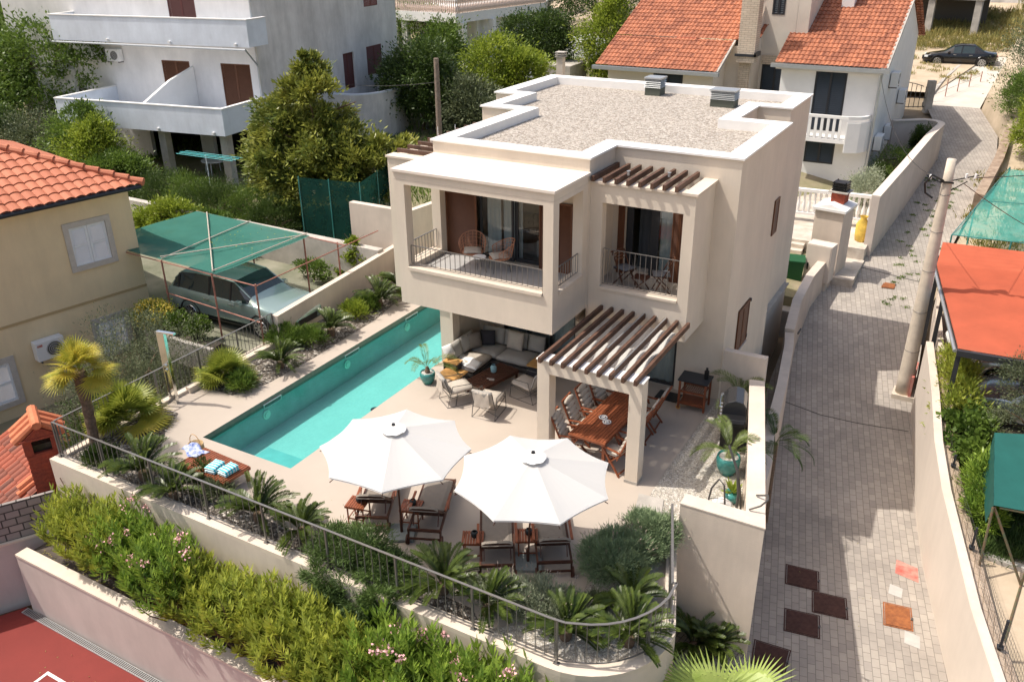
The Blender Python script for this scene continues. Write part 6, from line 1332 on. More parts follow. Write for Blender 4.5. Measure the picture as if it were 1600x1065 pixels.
# ---- car builder
def car(loc, rz, label, body_m, L=4.75, W_=1.85, H=1.68, suv=True, glass=None, name='parked_car', wb=2.88):
    t = empty(name, loc, rz, label, 'car')
    # side profile stations along x (front = +x): x, z_bottom, z_belt, half width belt, z_top, half width top
    if suv: st = [(-2.33,.55,.78,.72,.80,.70),(-2.28,.36,1.02,.84,1.06,.76),(-2.05,.30,1.10,.90,1.34,.70),(-1.75,.30,1.12,.92,1.60,.68),(-1.2,.28,1.10,.925,H,.68),(-.2,.28,1.07,.925,H+.01,.69),(.35,.28,1.05,.925,1.62,.68),(.95,.28,1.04,.92,1.22,.74),(1.22,.28,1.03,.91,1.06,.78),(1.7,.30,.98,.90,1.00,.74),(2.1,.32,.90,.86,.92,.68),(2.33,.38,.72,.72,.76,.60),(2.38,.48,.60,.62,.64,.55)]
    else: st = [(-2.30,.50,.80,.66,.84,.62),(-2.22,.34,.95,.80,.99,.70),(-1.7,.28,1.0,.87,1.03,.72),(-1.45,.26,.99,.88,1.10,.66),(-.85,.25,.96,.885,H,.58),(.0,.25,.94,.885,H+.01,.59),(.45,.25,.93,.885,H-.08,.60),(1.02,.25,.92,.88,.98,.72),(1.3,.26,.90,.87,.92,.72),(1.8,.28,.82,.84,.84,.66),(2.15,.32,.72,.76,.74,.58),(2.3,.40,.56,.64,.58,.5)]
    sx = L/4.7; vs_ = []; rows = []
    for (x,z0,zb,wb_,zt,wt) in st:
        k = W_/1.85; pr = [(0,z0),(wb_*.86*k,z0),(wb_*.98*k,z0+.12),(wb_*k,(z0+zb)*.5),(wb_*.985*k,zb-.04),(wb_*.95*k,zb),(wt*k+(.0),zt-.04 if zt-zb > .1 else (zb+zt)/2),(wt*.88*k,zt),(0,zt+.015)]
        row = [(x*sx,y,z) for y,z in pr]+[(x*sx,-y,z) for y,z in pr[-2:0:-1]]; rows.append(len(vs_)); vs_ += row
    n_ = 16; fs = []; gl = []
    for i in range(len(st)-1):
        for j in range(n_):
            a,b_,c,d = rows[i]+j, rows[i]+(j+1)%n_, rows[i+1]+(j+1)%n_, rows[i+1]+j
            up = (st[i][4]-st[i][2] > .12) and (st[i+1][4]-st[i+1][2] > .12); win = j in (5,10) and up
            slope = abs(st[i+1][4]-st[i][4]) > .2 and j in (6,7,8,9)
            (gl if (win or slope) else fs).append((a,d,c,b_))
    fs.append(tuple(rows[0]+j for j in range(n_))); fs.append(tuple(rows[-1]+j for j in range(n_-1,-1,-1)))
    b = MB(); b.add(vs_, fs); b.add(vs_, []) ; body = b.build('body', body_m, t, smooth=False); smooth_by_angle(body.data, 38)
    gs = {'windscreen': [], 'rear_window': [], 'side_window': [], 'side_window_': []}
    for f in gl:
        mx_ = sum(vs_[k][0] for k in f)/4; my_ = sum(vs_[k][1] for k in f)/4; dz = abs(vs_[f[0]][2]-vs_[f[1]][2])
        gs['windscreen' if (abs(my_) < .6 and mx_ > 0) else 'rear_window' if abs(my_) < .6 else ('side_window' if my_ > 0 else 'side_window_')].append(f)
    for k_, f_ in gs.items():
        if f_:
            used = sorted(set(i for f in f_ for i in f)); mp_ = {a: i for i, a in enumerate(used)}; b = MB(); b.v = [tuple(vs_[a]) for a in used]; b.f = [tuple(mp_[i] for i in f) for f in f_]; b.build(k_.rstrip('_'), glass or M['carglass'], t)
    # pillars
    kk = W_/1.85
    for s_ in (-1,1):
        ps = (-1.78,-.55,.28) if suv else (-1.0,-.05)
        for x in ps:
            zt = np.interp(x,[q[0] for q in st],[q[4] for q in st]); zb = np.interp(x,[q[0] for q in st],[q[2] for q in st]); wt = np.interp(x,[q[0] for q in st],[q[5] for q in st]); wbb = np.interp(x,[q[0] for q in st],[q[3] for q in st])
            b = MB(); b.beam((x*sx,s_*(wbb*.955*kk+.004),zb-.01),(x*sx-.05,s_*(wt*kk+.006),zt-.04),.07,.012,(0,s_,0)); b.build('pillar', M['black'], t)
        f0 = st[4] if suv else st[4]; 
        b = MB(); b.tube([(q[0]*sx,s_*(q[5]*kk*.99+.004),q[4]-.025) for q in st if q[4]-q[2] > .12],.026,6); b.build('roof_rail' if suv else 'roof_trim', body_m, t)
        for fx in (-wb/2-.02,wb/2-.02):
            w2 = None
            b = MB(); b.M = RX(R(90),(fx,s_*(.80*kk)+ .11,.345)); b.cyl((0,0,0),.345,.22,28); tyre = b.build('wheel', M['tyre'], t)
            b = MB(); yy = s_*(.80*kk)+(.112 if s_ > 0 else -.112); b.M = RX(R(90),(fx,yy+.006,.345)); b.cyl((0,0,0),.245,.012,24); b.build('rim_back', M['black'], tyre)
            b = MB()
            for k in range(10): a = 2*math.pi*k/10; b.beam((fx+.05*math.cos(a),yy+s_*.012,.345+.05*math.sin(a)),(fx+.24*math.cos(a),yy+s_*.012,.345+.24*math.sin(a)),.045,.02,(0,s_,0))
            b.tube([(fx+.24*math.cos(a),yy+s_*.010,.345+.24*math.sin(a)) for a in [R(k*20) for k in range(18)]],.014,5,closed=True); b.build('rim', M['alloy'], tyre)
            b = MB(); b.tube([(fx+.41*math.cos(a),s_*(.912*kk)*(.985),.345+.41*math.sin(a)) for a in [R(k*12-6) for k in range(17)]],.035,6); b.build('wheel_arch', M['black'] if suv else body_m, t)
        b = MB(); b.box(.62*sx,s_*.93*kk-.0,1.02 if suv else .93,.80*sx,s_*1.08*kk,1.16 if suv else 1.06) if s_ > 0 else b.box(.62*sx,s_*1.08*kk,1.02 if suv else .93,.80*sx,s_*.93*kk,1.16 if suv else 1.06); b.build('mirror', body_m, t, bevel=.02)
        for x in (-.75,.25): b = MB(); z = .93 if suv else .82; b.box(x*sx,min(s_*.925*kk,s_*.95*kk),z,(x+.2)*sx,max(s_*.925*kk,s_*.95*kk),z+.03); b.build('door_handle', M['alloy'], t)
        b = MB(); q = st[-3]; b.M = RZm(s_*R(-28),(2.12*sx,s_*.70*kk,.74 if suv else .60)); b.box(-.16,-.05,0,.10,.10,.13) if s_ > 0 else b.box(-.16,-.10,0,.10,.05,.13); b.build('headlight', M['lampglass'], t, bevel=.015)
        b = MB(); zq = .86 if suv else .72; b.box(-2.33*sx,min(s_*.42,s_*.68)*kk,zq,-2.2*sx,max(s_*.42,s_*.68)*kk,zq+.14); b.build('tail_light', M['taillamp'], t, bevel=.01)
    b = MB(); b.box(2.28*sx,-.42,.42,2.385*sx,.42,.62); b.build('grille', M['black'], t)
    b = MB(); b.box(-2.2*sx,-.86*kk,.24,2.2*sx,.86*kk,.30); b.build('underbody', M['black'], t)
    return t
def paint(name, c): 
    m_ = mat(name, c, .25, 0, metal=.5, spec=.6); m_.node_tree.nodes['Principled BSDF'].inputs['Coat Weight'].default_value = .8; m_.node_tree.nodes['Principled BSDF'].inputs['Coat Roughness'].default_value = .05; return m_
M['tyre'] = mat('tyre_rubber', (.018,.018,.018), .8); M['alloy'] = mat('alloy', (.6,.6,.6), .3, metal=.8); M['lampglass'] = mat('lamp_glass', (.7,.75,.78), .08, spec=.8); M['taillamp'] = mat('tail_lamp', (.35,.02,.02), .15); M['carglass'] = mat('car_glass', (.02,.035,.035), .05, spec=.9)
car((-7.45,1.62,-.2), R(2), 'silver grey parked estate car under the green shade net', paint('silver_paint', (.34,.45,.42)), 4.95, 1.9, 1.66, True, wb=2.9)
# ---- dark green net fence behind the low wall
M['darknet'] = sheermat('dark_green_net', (.015,.07,.055), .86, weave=3)
t = empty('net_fence', (-9.9,8.75,-.05), 0, 'dark green windbreak net fence standing behind the concrete wall', 'fence')
b = MB(); pts = [(-.7,.0),(1.5,-1.2),(2.5,2.6)]; pw = [(-10.4,7.7),(-7.8,8.1),(-8.8,11.5)]
for i in range(2):
    for k in range(8):
        (xa,ya),(xb,yb) = pw[i],pw[i+1]; f0, f1 = k/8,(k+1)/8; wv = lambda f: .05*math.sin(f*25)
        b.quad((xa+(xb-xa)*f0+9.9,ya+(yb-ya)*f0-8.75+wv(f0),.12),(xa+(xb-xa)*f1+9.9,ya+(yb-ya)*f1-8.75+wv(f1),.12),(xa+(xb-xa)*f1+9.9,ya+(yb-ya)*f1-8.75+wv(f1),2.72),(xa+(xb-xa)*f0+9.9,ya+(yb-ya)*f0-8.75+wv(f0),2.72))
b.build('net', M['darknet'], t)
for (x,y) in pw+[(-9.1,7.9),(-8.3,9.8)]: b = MB(); b.tube([(x+9.9,y-8.75,0),(x+9.9,y-8.75,2.75)],.025,6); b.build('post', M['teal'], t)
b = MB(); b.prism([(-24,6.8),(-14,6.6),(-8.2,6.6),(-5.8,7.25),(-5.8,13),(-24,13)], -.3, .0); struct('raised_garden', b, M['yard'])
# ================================================================ BACKGROUND HOUSES
M['tile'] = tilemat('orange_barrel_tiles', (.44,.16,.08), (.20,.065,.035), .22, .38)
def sub(name, b, m_, t, **k): return b.build(name, m_, t, **k)
# ---- white house with two long balconies (local frame, x along its front)
WO = Vector((-20,15.9,-.05)); WA = math.atan2(.152,.988)
wh_ = empty('white_house', tuple(WO), WA, 'large white weathered house with two long bluish balconies behind the loquat tree', 'house')
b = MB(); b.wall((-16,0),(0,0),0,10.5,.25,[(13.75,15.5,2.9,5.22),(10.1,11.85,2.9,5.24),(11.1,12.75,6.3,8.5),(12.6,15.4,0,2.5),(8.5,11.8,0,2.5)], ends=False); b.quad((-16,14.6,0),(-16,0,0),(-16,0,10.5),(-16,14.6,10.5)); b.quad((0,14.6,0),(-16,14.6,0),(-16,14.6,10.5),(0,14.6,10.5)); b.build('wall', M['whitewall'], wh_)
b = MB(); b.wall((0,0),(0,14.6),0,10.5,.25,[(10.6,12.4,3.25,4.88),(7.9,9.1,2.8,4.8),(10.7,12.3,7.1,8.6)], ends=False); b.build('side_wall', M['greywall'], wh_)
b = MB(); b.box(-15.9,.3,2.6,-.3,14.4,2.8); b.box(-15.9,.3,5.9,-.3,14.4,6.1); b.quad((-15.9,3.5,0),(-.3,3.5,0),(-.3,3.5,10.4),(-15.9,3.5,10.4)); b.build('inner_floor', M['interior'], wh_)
M['redbrown'] = mat('dark_red_shutter', (.13,.045,.04), .6)
louvre(-2.25,-.5,2.9,5.22,'x',.05,wh_,leaves=2); louvre(-5.9,-4.15,2.9,5.24,'x',.05,wh_,leaves=2); louvre(-4.9,-3.25,6.3,8.5,'x',.05,wh_,leaves=2,mt='redbrown')
louvre(10.6,12.4,3.25,4.88,'y',-.02,wh_,leaves=2,mt='redbrown'); louvre(10.7,12.3,7.1,8.6,'y',-.02,wh_,leaves=2,mt='redbrown'); louvre(7.9,9.1,2.8,4.8,'y',-.12,wh_,leaves=2,mt='redbrown')
for nm,z0,z1,y0,x0,x1,sl in (('balcony',2.60,3.8,-4.0,-9.3,.65,2.6),('upper_balcony',6.22,7.42,-1.5,-11.2,.75,6.25)):
    b = MB(); wallpath(b, [(x0,0,z0,z1),(x0,y0,z0,z1),(x1,y0,z0,z1),(x1,.0,z0,z1)], .13); b.box(x0+.13,y0+.13,z0,x1-.13,-.01,z0+.25); b.build(nm, M['bluewhite'], wh_)
    b = MB(); wallpath(b, [(x0-.03,0,z1+.003,z1+.05),(x0-.03,y0-.03,z1+.003,z1+.05),(x1+.03,y0-.03,z1+.003,z1+.05),(x1+.03,0,z1+.003,z1+.05)], .2); b.build('coping', M['white'], wh_)
    for k in range(3): x = x0+(x1-x0)*(.3+.32*k); b = MB(); b.M = RX(R(90),(x,y0-.0,z0+.12)); b.cyl((0,0,0),.06,.14,10); b.build('spout', M['white'], wh_)
b = MB(); b.add([(-4.05,-3.87,2.85),(-4.05,-.02,2.85),(-4.05,-.02,5.0),(-4.05,-1.8,4.6),(-4.05,-3.87,3.8),(-3.9,-3.87,2.85),(-3.9,-.02,2.85),(-3.9,-.02,5.0),(-3.9,-1.8,4.6),(-3.9,-3.87,3.8)],[(0,1,2,3,4),(9,8,7,6,5),(0,4,9,5),(4,3,8,9),(3,2,7,8)]); b.build('partition', M['white'], wh_)
for x,y in ((-3.6,-3.2),(.1,-3.3),(-8.9,-3.3)): b = MB(); b.box(x-.2,y-.2,0,x+.2,y+.2,2.6); b.build('column', M['concrete'], wh_)
b = MB(); b.tube([(.05,-.08,10.4),(.05,-.08,0)],.06,8); b.tube([(-11.2,-1.62,6.15),(.6,-1.62,6.12),(.05,-.1,5.2)],.05,8); b.build('downpipe', M['alu'], wh_)
b = MB(); N_ = 18; c = (1.0,8.9); pts = [(c[0]-1.0,c[1]-2.9,0,2.85)]+[(c[0]+1.9*math.sin(R(a)),c[1]-2.9*math.cos(R(a)),0,2.85) for a in range(10,180,10)]+[(c[0]-1.0,c[1]+2.9,0,2.85)]; wallpath(b, pts, .2); b.build('round_balcony', M['greywall'], wh_)
b = MB(); wallpath(b, [(x,y,2.853,2.92) for x,y,_,_ in pts], .26); b.prism([(p[0]*.93+.05,p[1]) for p in pts],1.9,2.0); b.build('round_coping', M['bluewhite'], wh_)
b = MB(); b.wall((-14,-.6),(-11.4,-.6),0,4.6,.2); b.build('left_wing', M['whitewall'], wh_)
mw = Matrix.Translation(WO) @ Matrix.Rotation(WA,4,'Z')
for (x,y,z,a,lb) in ((-8.7,-.05,5.1,180,'white air conditioner hanging on the white house wall under the upper balcony'),(.03,3.9,3.4,-90,'grey air conditioner box on the side wall of the white house by the downpipe')): p = mw @ Vector((x,y,z)); acunit(p, WA+R(a), lb, 1.0, logo=False)
p = mw @ Vector((-2.2,-1.6,0)); t = empty('garden_table', p, 0, 'round white garden table in the shade under the lower balcony', 'table'); b = MB(); b.cyl((0,0,.72),.65,.04,24); b.build('tabletop', M['white'], t)
for k in range(4): a = k*math.pi/2+.4; b = MB(); b.tube([(.45*math.cos(a),.45*math.sin(a),.72),(.55*math.cos(a),.55*math.sin(a),0)],.025,6); b.build('leg', M['white'], t)
b = MB(); b.lathe([(0,0),(.1,.02),(.13,.12),(.09,.2),(0,.22)],n=12); o = b.build('orange_pot', mat('orange_plastic',(.7,.2,.04),.5)); o.location = p+Vector((.3,.1,.765)); tag(o, 'small orange pot on the round white table', 'pot')
p = mw @ Vector((-.4,-4.3,0)); t = empty('clothes_line', p, R(5), 'turquoise rotary clothes line in front of the white house columns', 'clothes line'); b = MB(); b.tube([(0,0,0),(0,0,1.75)],.03,6); b.build('pole', M['bluewhite'], t)
M['turq'] = mat('turquoise_paint', (.08,.48,.50), .5); 
for k in range(4): b = MB(); b.tube([(-1.5,-.3+.2*k,1.74),(1.9,-.35+.22*k,1.70)],.014,5); b.build('line', M['turq'], t)
b = MB(); b.tube([(-1.5,-.35,1.74),(-1.5,.35,1.74)],.02,5); b.tube([(0,-.4,1.74),(0,.4,1.74)],.02,5); b.tube([(1.9,-.4,1.70),(1.9,.4,1.70)],.02,5); b.build('arm', M['turq'], t) if False else None
b = MB(); b.beam((-1.52,0,1.76),(1.92,0,1.72),.03,.03); b.build('arm', M['turq'], t)
# ladder leaning on the round balcony
t = empty('ladder', tuple(at(668,205,.2)), R(-40), 'grey aluminium ladder leaning against the round balcony', 'ladder')
pb_ = at(668,205,.2); pt_ = Vector(mw @ Vector((3.0,9.6,3.3))); dv = pt_-pb_; t.rotation_euler = (0,0,0); sd = Vector((-dv.y,dv.x,0)).normalized()*.2
for s_ in (-1,1): b = MB(); b.beam(sd*s_, dv+sd*s_, .04,.06); b.build('side_rail', M['alu'], t)
b = MB()
for k in range(12): f = (k+.5)/12; b.tube([dv*f-sd*.97, dv*f+sd*.97],.014,5)
b.build('rungs', M['alu'], t)
# ---- wooden pole behind the villa, concrete pole by the road
p = at(689,262,.2); t = empty('wooden_pole', tuple(p), 0, 'old grey wooden pole standing behind the villa roof rafters', 'pole'); tp_h = 5.5
for h_ in np.arange(3,9,.05):
    pass
b = MB(); b.tube([(0,0,-.3),(-.0,0,5.3)],[.15,.12],10); b.build('shaft', mat('old_wood',(.27,.21,.17),.9,.3,7,.4,30), t)
M['polecon'] = mat('pole_concrete', (.62,.54,.44), .85, .14, 3, .3, 30)
t = empty('utility_pole', (11.36,10.57,-2.36), 0, 'tall tapered concrete utility pole beside the road with cable fittings on top', 'utility pole')
b = MB(); K = 12; b.tube([(0,0,7.5*k/K) for k in range(K+1)],[.24-.115*k/K for k in range(K+1)],16); b.build('shaft', M['polecon'], t, smooth=True)
for z in (1.6,2.9,4.2,5.4,6.5): b = MB(); b.tube([(.0+(.245-.115*z/7.5)*math.cos(R(a)),(.245-.115*z/7.5)*math.sin(R(a)),z) for a in range(0,360,30)],.008,4,closed=True); b.build('joint_ring', M['darkmetal'], t)
b = MB(); b.prism([(-.3,-.3),(.35,-.3),(.35,.35),(-.3,.35)],-.1,.12); b.build('plinth', M['polecon'], t)
b = MB(); b.box(-.18,-.17,6.85,.18,-.13,6.9); b.beam((.1,0,6.9),(.75,-.1,7.15),.03,.03); b.beam((.1,0,6.6),(.5,-.1,6.95),.03,.03); b.tube([(-.1,-.1,6.9),(-.4,-.2,7.05),(-.55,-.2,6.8),(-.5,-.1,6.5),(-.3,0,6.35)],.03,6); b.tube([(-.12,0,6.8),(-.55,.1,6.95)],.02,5); b.build('bracket', M['black'], t)
for q in ((-.45,.0,6.95),(.45,-.1,7.1),(.68,-.1,7.12)): b = MB(); b.cyl((q[0],q[1],q[2]-.06),.035,.12,8); b.build('insulator', M['white'], t)
def cable(p, q, sag, label, r=.012, n=14):
    p = Vector(p); q = Vector(q); b = MB(); pts = [p.lerp(q,i/n)-Vector((0,0,sag*4*(i/n)*(1-i/n))) for i in range(n+1)]; b.tube(pts, r, 4); tag(b.build('cable', M['black']), label, 'cable')
cable((11.0,10.6,4.6),(6.9,28.3,4.9),.9,'black cable sagging from the concrete pole to the corner of the tiled house')
cable((12.0,10.5,4.7),(19,17.5,4.8),.15,'upper black cable running from the concrete pole out to the right')
cable((11.8,10.5,4.5),(14.0,16,1.9),.05,'lower black cable running from the concrete pole down to the right')
cable(tuple(at(689,262,.2)+Vector((0,0,4.2))), tuple(mw @ Vector((.1,4.4,3.9))), .25, 'thin cable from the wooden pole to the white house side wall', .01)
M['slate'] = mat('slate_blue_slats', (.03,.045,.06), .35, .1, 3, spec=.5)
# ---- house with the two orange roofs
hh = empty('tiled_house', (0,28,-.6), 0, 'white house with two steep orange tiled roofs directly behind the villa', 'house'); O = Vector((0,28,-.6))
def hb(b): b.M = Matrix.Translation(-O); return b
M['cream'] = mat('cream_render', (.66,.60,.52), .9, .1, .7, .2, 30)
b = hb(MB()); b.wall((2.4,28.2),(6.9,28.2),-.6,5.1,.25,[(1.65,3.1,2.05,4.85),(1.6,3.0,.45,1.87)],ends=False); b.add([(6.9,28.2,-.6),(6.9,42,.6),(6.9,42,5.4),(6.9,35.2,8.15),(6.9,28.2,5.1)],[(0,1,2,3,4)]); b.add([(2.4,28.2,3),(2.4,42,3),(2.4,42,5.4),(2.4,35.2,8.15),(2.4,28.2,5.1)],[(4,3,2,1,0)]); b.build('wall', M['white'], hh)
b = hb(MB()); b.wall((-.3,30.2),(2.4,30.2),-.6,8.9,.2,[(1.25,2.6,2.2,4.7),(1.45,2.07,7.1,8.4)],ends=False); b.quad((3.0,30.2,5.2),(3.0,34,5.2),(3.0,34,10),(3.0,30.2,8.8)); b.quad((2.41,30.2,5.2),(3.0,30.2,5.2),(3.0,30.2,8.8),(2.41,30.2,8.9)); b.quad((-.3,30.2,5.2),(-.3,34,5.2),(-.3,34,10),(-.3,30.2,8.9)); b.build('dormer_wall', M['cream'], hh)
b = hb(MB()); b.add([(-.45,29.9,8.5),(1.3,29.9,10.6),(1.3,34,10.6),(-.45,34,8.5),(3.15,29.9,8.5),(3.15,34,8.5)],[(0,1,2,3),(1,4,5,2)]); b.build('dormer_roof', M['cream'], hh)
b = hb(MB()); b.wall((-6.1,26.7),(-.5,26.7),-.6,4.7,.25,[(2.5,4.05,3.7,4.5)],ends=False); b.add([(-.5,26.7,-.6),(-.5,37,.3),(-.5,37,8.6),(-.5,35.2,8.4),(-.5,26.7,4.7)],[(0,1,2,3,4)]); b.add([(.8,28.6,2.0),(.8,30.2,2.0),(.8,30.2,7.5),(.8,28.6,5.7)],[(0,1,2,3)]); b.quad((-.5,28.6,-.6),(.8,28.6,-.6),(.8,28.6,5.7),(-.5,28.6,5.7)); b.add([(-6.1,26.7,-.6),(-6.1,37,0),(-6.1,37,8.6),(-6.1,26.7,4.7)],[(3,2,1,0)]); b.build('wing_wall', M['cream'], hh)
M['palebrick'] = pavermat('pale_facing_brick', (.66,.56,.44), (.58,.48,.37), (.35,.28,.22), .32, .10, 0, .10, .5)
for nd in M['palebrick'].node_tree.nodes:
    if nd.type == 'MAPPING': nd.inputs['Rotation'].default_value = (R(90),0,0)
b = hb(MB()); b.box(-.55,26.64,-.6,-.05,28.6,4.4) if False else b.box(.25,28.35,-.6,.75,28.59,5.6); b.build('brick_strip', M['palebrick'], hh)
b = hb(MB()); b.box(.9,30.12,4.72,2.35,30.19,5.15); b.box(2.3,30.12,2.1,2.39,30.19,4.7); b.build('brick_lintel', M['palebrick'], hh)
ch2 = hb(MB()); ch2.box(.2,28.0,5.0,1.05,28.75,9.6); ch2.build('chimney', M['palebrick'], hh)
ch3 = hb(MB()); ch3.box(4.0,32.6,6.3,4.6,33.2,8.6); ch3.build('chimney', M['white'], hh)
b = hb(MB()); b.box(.1,27.92,5.3,1.15,28.0,5.42); b.box(1.05,27.92,5.3,1.15,28.85,5.5); b.build('flashing', M['anthracite'], hh)
def roofp(o,xd,yd,W,L,**k): r = tileroof('roof', o, xd, yd, W, L, .22, .38, mt=M['tile'], **k); r.parent = hh; r.matrix_parent_inverse = Matrix.Translation(O).inverted()
roofp((2.15,27.75,5.12),(1,0,0),(0,1,.45),5.1,8.2); roofp((-6.6,26.15,4.72),(1,0,0),(0,1,.45),6.4,2.9); roofp((-6.6,28.8,5.92),(1,0,0),(0,1,.45),8.1,7.0,xr=lambda q: 8.1 if q > 1.8 else 6.4+ (1.2 if q>.0 else 0))
roofp((7.25,42.6,5.12),(-1,0,0),(0,-1,.45),5.1,8.2)
b = hb(MB()); b.box(-6.7,25.95,4.55,-.05,26.16,4.72); b.box(2.0,27.55,4.95,7.35,27.76,5.12); b.tube([(7.1,27.7,5.0),(7.0,28.1,4.7),(6.98,28.12,-.5)],.055,8); b.build('gutter', M['alu'], hh)
b = hb(MB()); b.box(-6.4,26.2,4.5,-.4,26.68,4.62); b.box(2.2,27.8,4.85,7.1,28.19,5.0); b.build('eave', M['white'], hh)
b = hb(MB()); b.beam((-.18,26.15,4.7),(-.18,28.8,5.9),.10,.14); b.build('verge', M['concrete'], hh); b = hb(MB()); b.beam((7.22,27.75,5.1),(7.22,35.3,8.5),.12,.16); b.beam((1.5,29.0,6.0),(1.5,35.2,8.8),.1,.14) if False else None; b.build('verge', M['concrete'], hh)
for (x0,x1,z0,z1,y) in ((4.05,5.5,2.05,4.85,28.2),(4.0,5.4,.45,1.87,28.2),(.95,2.3,2.2,4.7,30.2),(1.15,1.77,7.1,8.4,30.2),(-3.6,-2.05,3.7,4.5,26.7)):
    b = hb(MB()); e = .08; b.box(x0,y-.02,z0,x1,y+.06,z0+e); b.box(x0,y-.02,z1-e,x1,y+.06,z1); b.box(x0,y-.02,z0+e,x0+e,y+.06,z1-e); b.box(x1-e,y-.02,z0+e,x1,y+.06,z1-e); b.box((x0+x1)/2-.05,y-.02,z0+e,(x0+x1)/2+.05,y+.06,z1-e); f = b.build('window_frame', M['anthracite'], hh)
    for l in range(2):
        c0 = x0+e+.0 if l == 0 else (x0+x1)/2+.05; c1 = (x0+x1)/2-.05 if l == 0 else x1-e; b = hb(MB()); nn = int((z1-z0-.2)/.09)
        for q in range(nn): z = z0+e+(z1-z0-2*e)*q/nn; b.add([(c0,y+.0,z),(c1,y+.0,z),(c1,y+.045,z+.08),(c0,y+.045,z+.08)],[(0,1,2,3)])
        b.quad((c0,y+.05,z0+e),(c1,y+.05,z0+e),(c1,y+.05,z1-e),(c0,y+.05,z1-e)); b.build('shutter_slats', M['slate'], f)
# rounded balcony
b = hb(MB()); b.prism([(3.3,28.19),(3.3,27.15),(6.0,27.15),(6.5,27.35),(6.75,27.7),(6.85,28.19)],1.7,1.88); b.build('balcony_slab', M['white'], hh)
b = hb(MB()); wallpath(b, [(x,y,2.85,2.98) for x,y in [(3.3,28.19),(3.3,27.15),(6.0,27.15),(6.5,27.35),(6.75,27.7),(6.85,28.19)]], .14); b.build('balcony_rail', M['white'], hh)
for k in range(9): b = hb(MB()); x = 3.42+k*.28; b.box(x-.06,27.16,1.885,x+.06,27.28,2.845); b.build('baluster', M['white'], hh)
b = hb(MB()); wallpath(b, [(x,y,1.3,2.7) for x,y in [(5.95,27.12),(6.0,27.12),(6.55,27.32),(6.8,27.68),(6.9,28.19)]], .1); b.build('balcony_panel', M['white'], hh)
for (y,z,k) in ((32.6,3.7,'highest'),(37.2,2.2,'farthest'),(33.5,.9,'third'),(30.2,1.0,'nearest')):
    acunit((6.95,y,z), R(-90), 'grey air conditioner on the sunlit gable wall, the '+{'highest':'one highest up near the eave','farthest':'one farthest along the wall','third':'lower one in the middle','nearest':'lower one nearest the downpipe'}[k], 1.15, 'air conditioners on the gable wall', logo=False)
# house yard: terrace with balustrade, stairs, outdoor oven pillar, cabinet
M['marble'] = mat('pale_marble', (.66,.60,.52), .5, .2, 2.5, c2=(.42,.36,.30), detail=8)
t = empty('balustrade', (5.9,21.6,-1.0), R(4), 'white stone balustrade between the oven pillar and the long road wall', 'balustrade'); b = MB(); b.box(-2.0,-.1,1.75,2.9,.1,1.88); b.build('handrail', M['white'], t); b = MB(); b.box(-2.0,-.1,.75,2.9,.1,.85); b.build('plinth', M['white'], t)
for k in range(22): b = MB(); x = -1.9+k*.22; b.lathe([(.04,.851),(.07,1.0),(.075,1.15),(.035,1.45),(.06,1.62),(.05,1.749)],(x,0,0),8); b.build('baluster', M['white'], t)
b = MB(); b.box(3.0,18.9,-1.6,8.6,27.9,-.55); struct('house_terrace', b, M['marble'])
b = MB(); b.box(7.4,16.4,-1.6,8.65,18.9,-1.0); struct('entrance_step', b, M['marble'])
t = empty('garden_steps', (6.2,17.7,-1.3), 0, 'pale garden steps glimpsed beside the villa corner', 'steps')
for k in range(4): b = MB(); b.box(-1.6,k*.3,-.3,.1,2.2,.16*(k+1)) ; b.build('step', M['marble'], t)
t = empty('oven_pillar', (7.55,17.1,-1.2), R(-8), 'beige rendered outdoor oven pillar with a stone cap and a small metal chimney cowl', 'outdoor oven')
b = MB(); b.box(-.62,-.45,-.4,.45,.75,2.65); b.build('body', M['stucco_wall'], t); b = MB(); b.box(-.70,-.55,2.653,.53,.85,2.75); b.add([(-.68,-.53,2.75),(.51,-.53,2.75),(.51,.83,2.75),(-.68,.83,2.75),(-.1,-.5,2.92),(-.1,.8,2.92)],[(0,1,4),(1,2,5,4),(2,3,5),(3,0,4,5)]); b.build('cap', M['cap'], t)
b = MB(); b.box(-.25,.0,2.86,.25,.5,3.25); b.build('flue', M['brickx'], t); b = MB(); b.box(-.36,-.1,3.253,.36,.6,3.30); b.build('flue_slab', M['concrete'], t)
b = MB()
for k in range(4): z = 3.31+.09*k; b.box(-.27,.0,z,.27,.5,z+.045)
for x in (-.24,.2):
    for y in (.02,.44): b.box(x,y,3.3,x+.04,y+.04,3.66)
b.build('cowl', M['black'], t)
b = MB(); b.box(-.72,-.55,-.5,.55,.8,-.1); b.build('base', M['marble'], t)
t = empty('meter_cabinet', (7.55,15.95,-1.45), R(-8), 'pale grey electric meter cabinet standing against the oven pillar', 'cabinet')
b = MB(); b.box(-.6,-.25,.42,.35,.35,1.85); b.build('case', M['palewall'], t, bevel=.02); b = MB(); b.box(-.55,-.262,.47,.30,-.252,1.80); b.build('door', M['palewall'], t); b = MB(); b.box(-.50,-.29,.85,-.44,-.263,1.1); b.build('handle', M['black'], t); b = MB(); b.box(-.5,-.2,-.3,.28,.3,.419); b.build('base', M['marble'], t)
t = empty('wheelie_bin', (6.62,15.6,-1.25), R(10), 'green wheelie bin with shade put into its colour between the villa and the cabinet', 'bin')
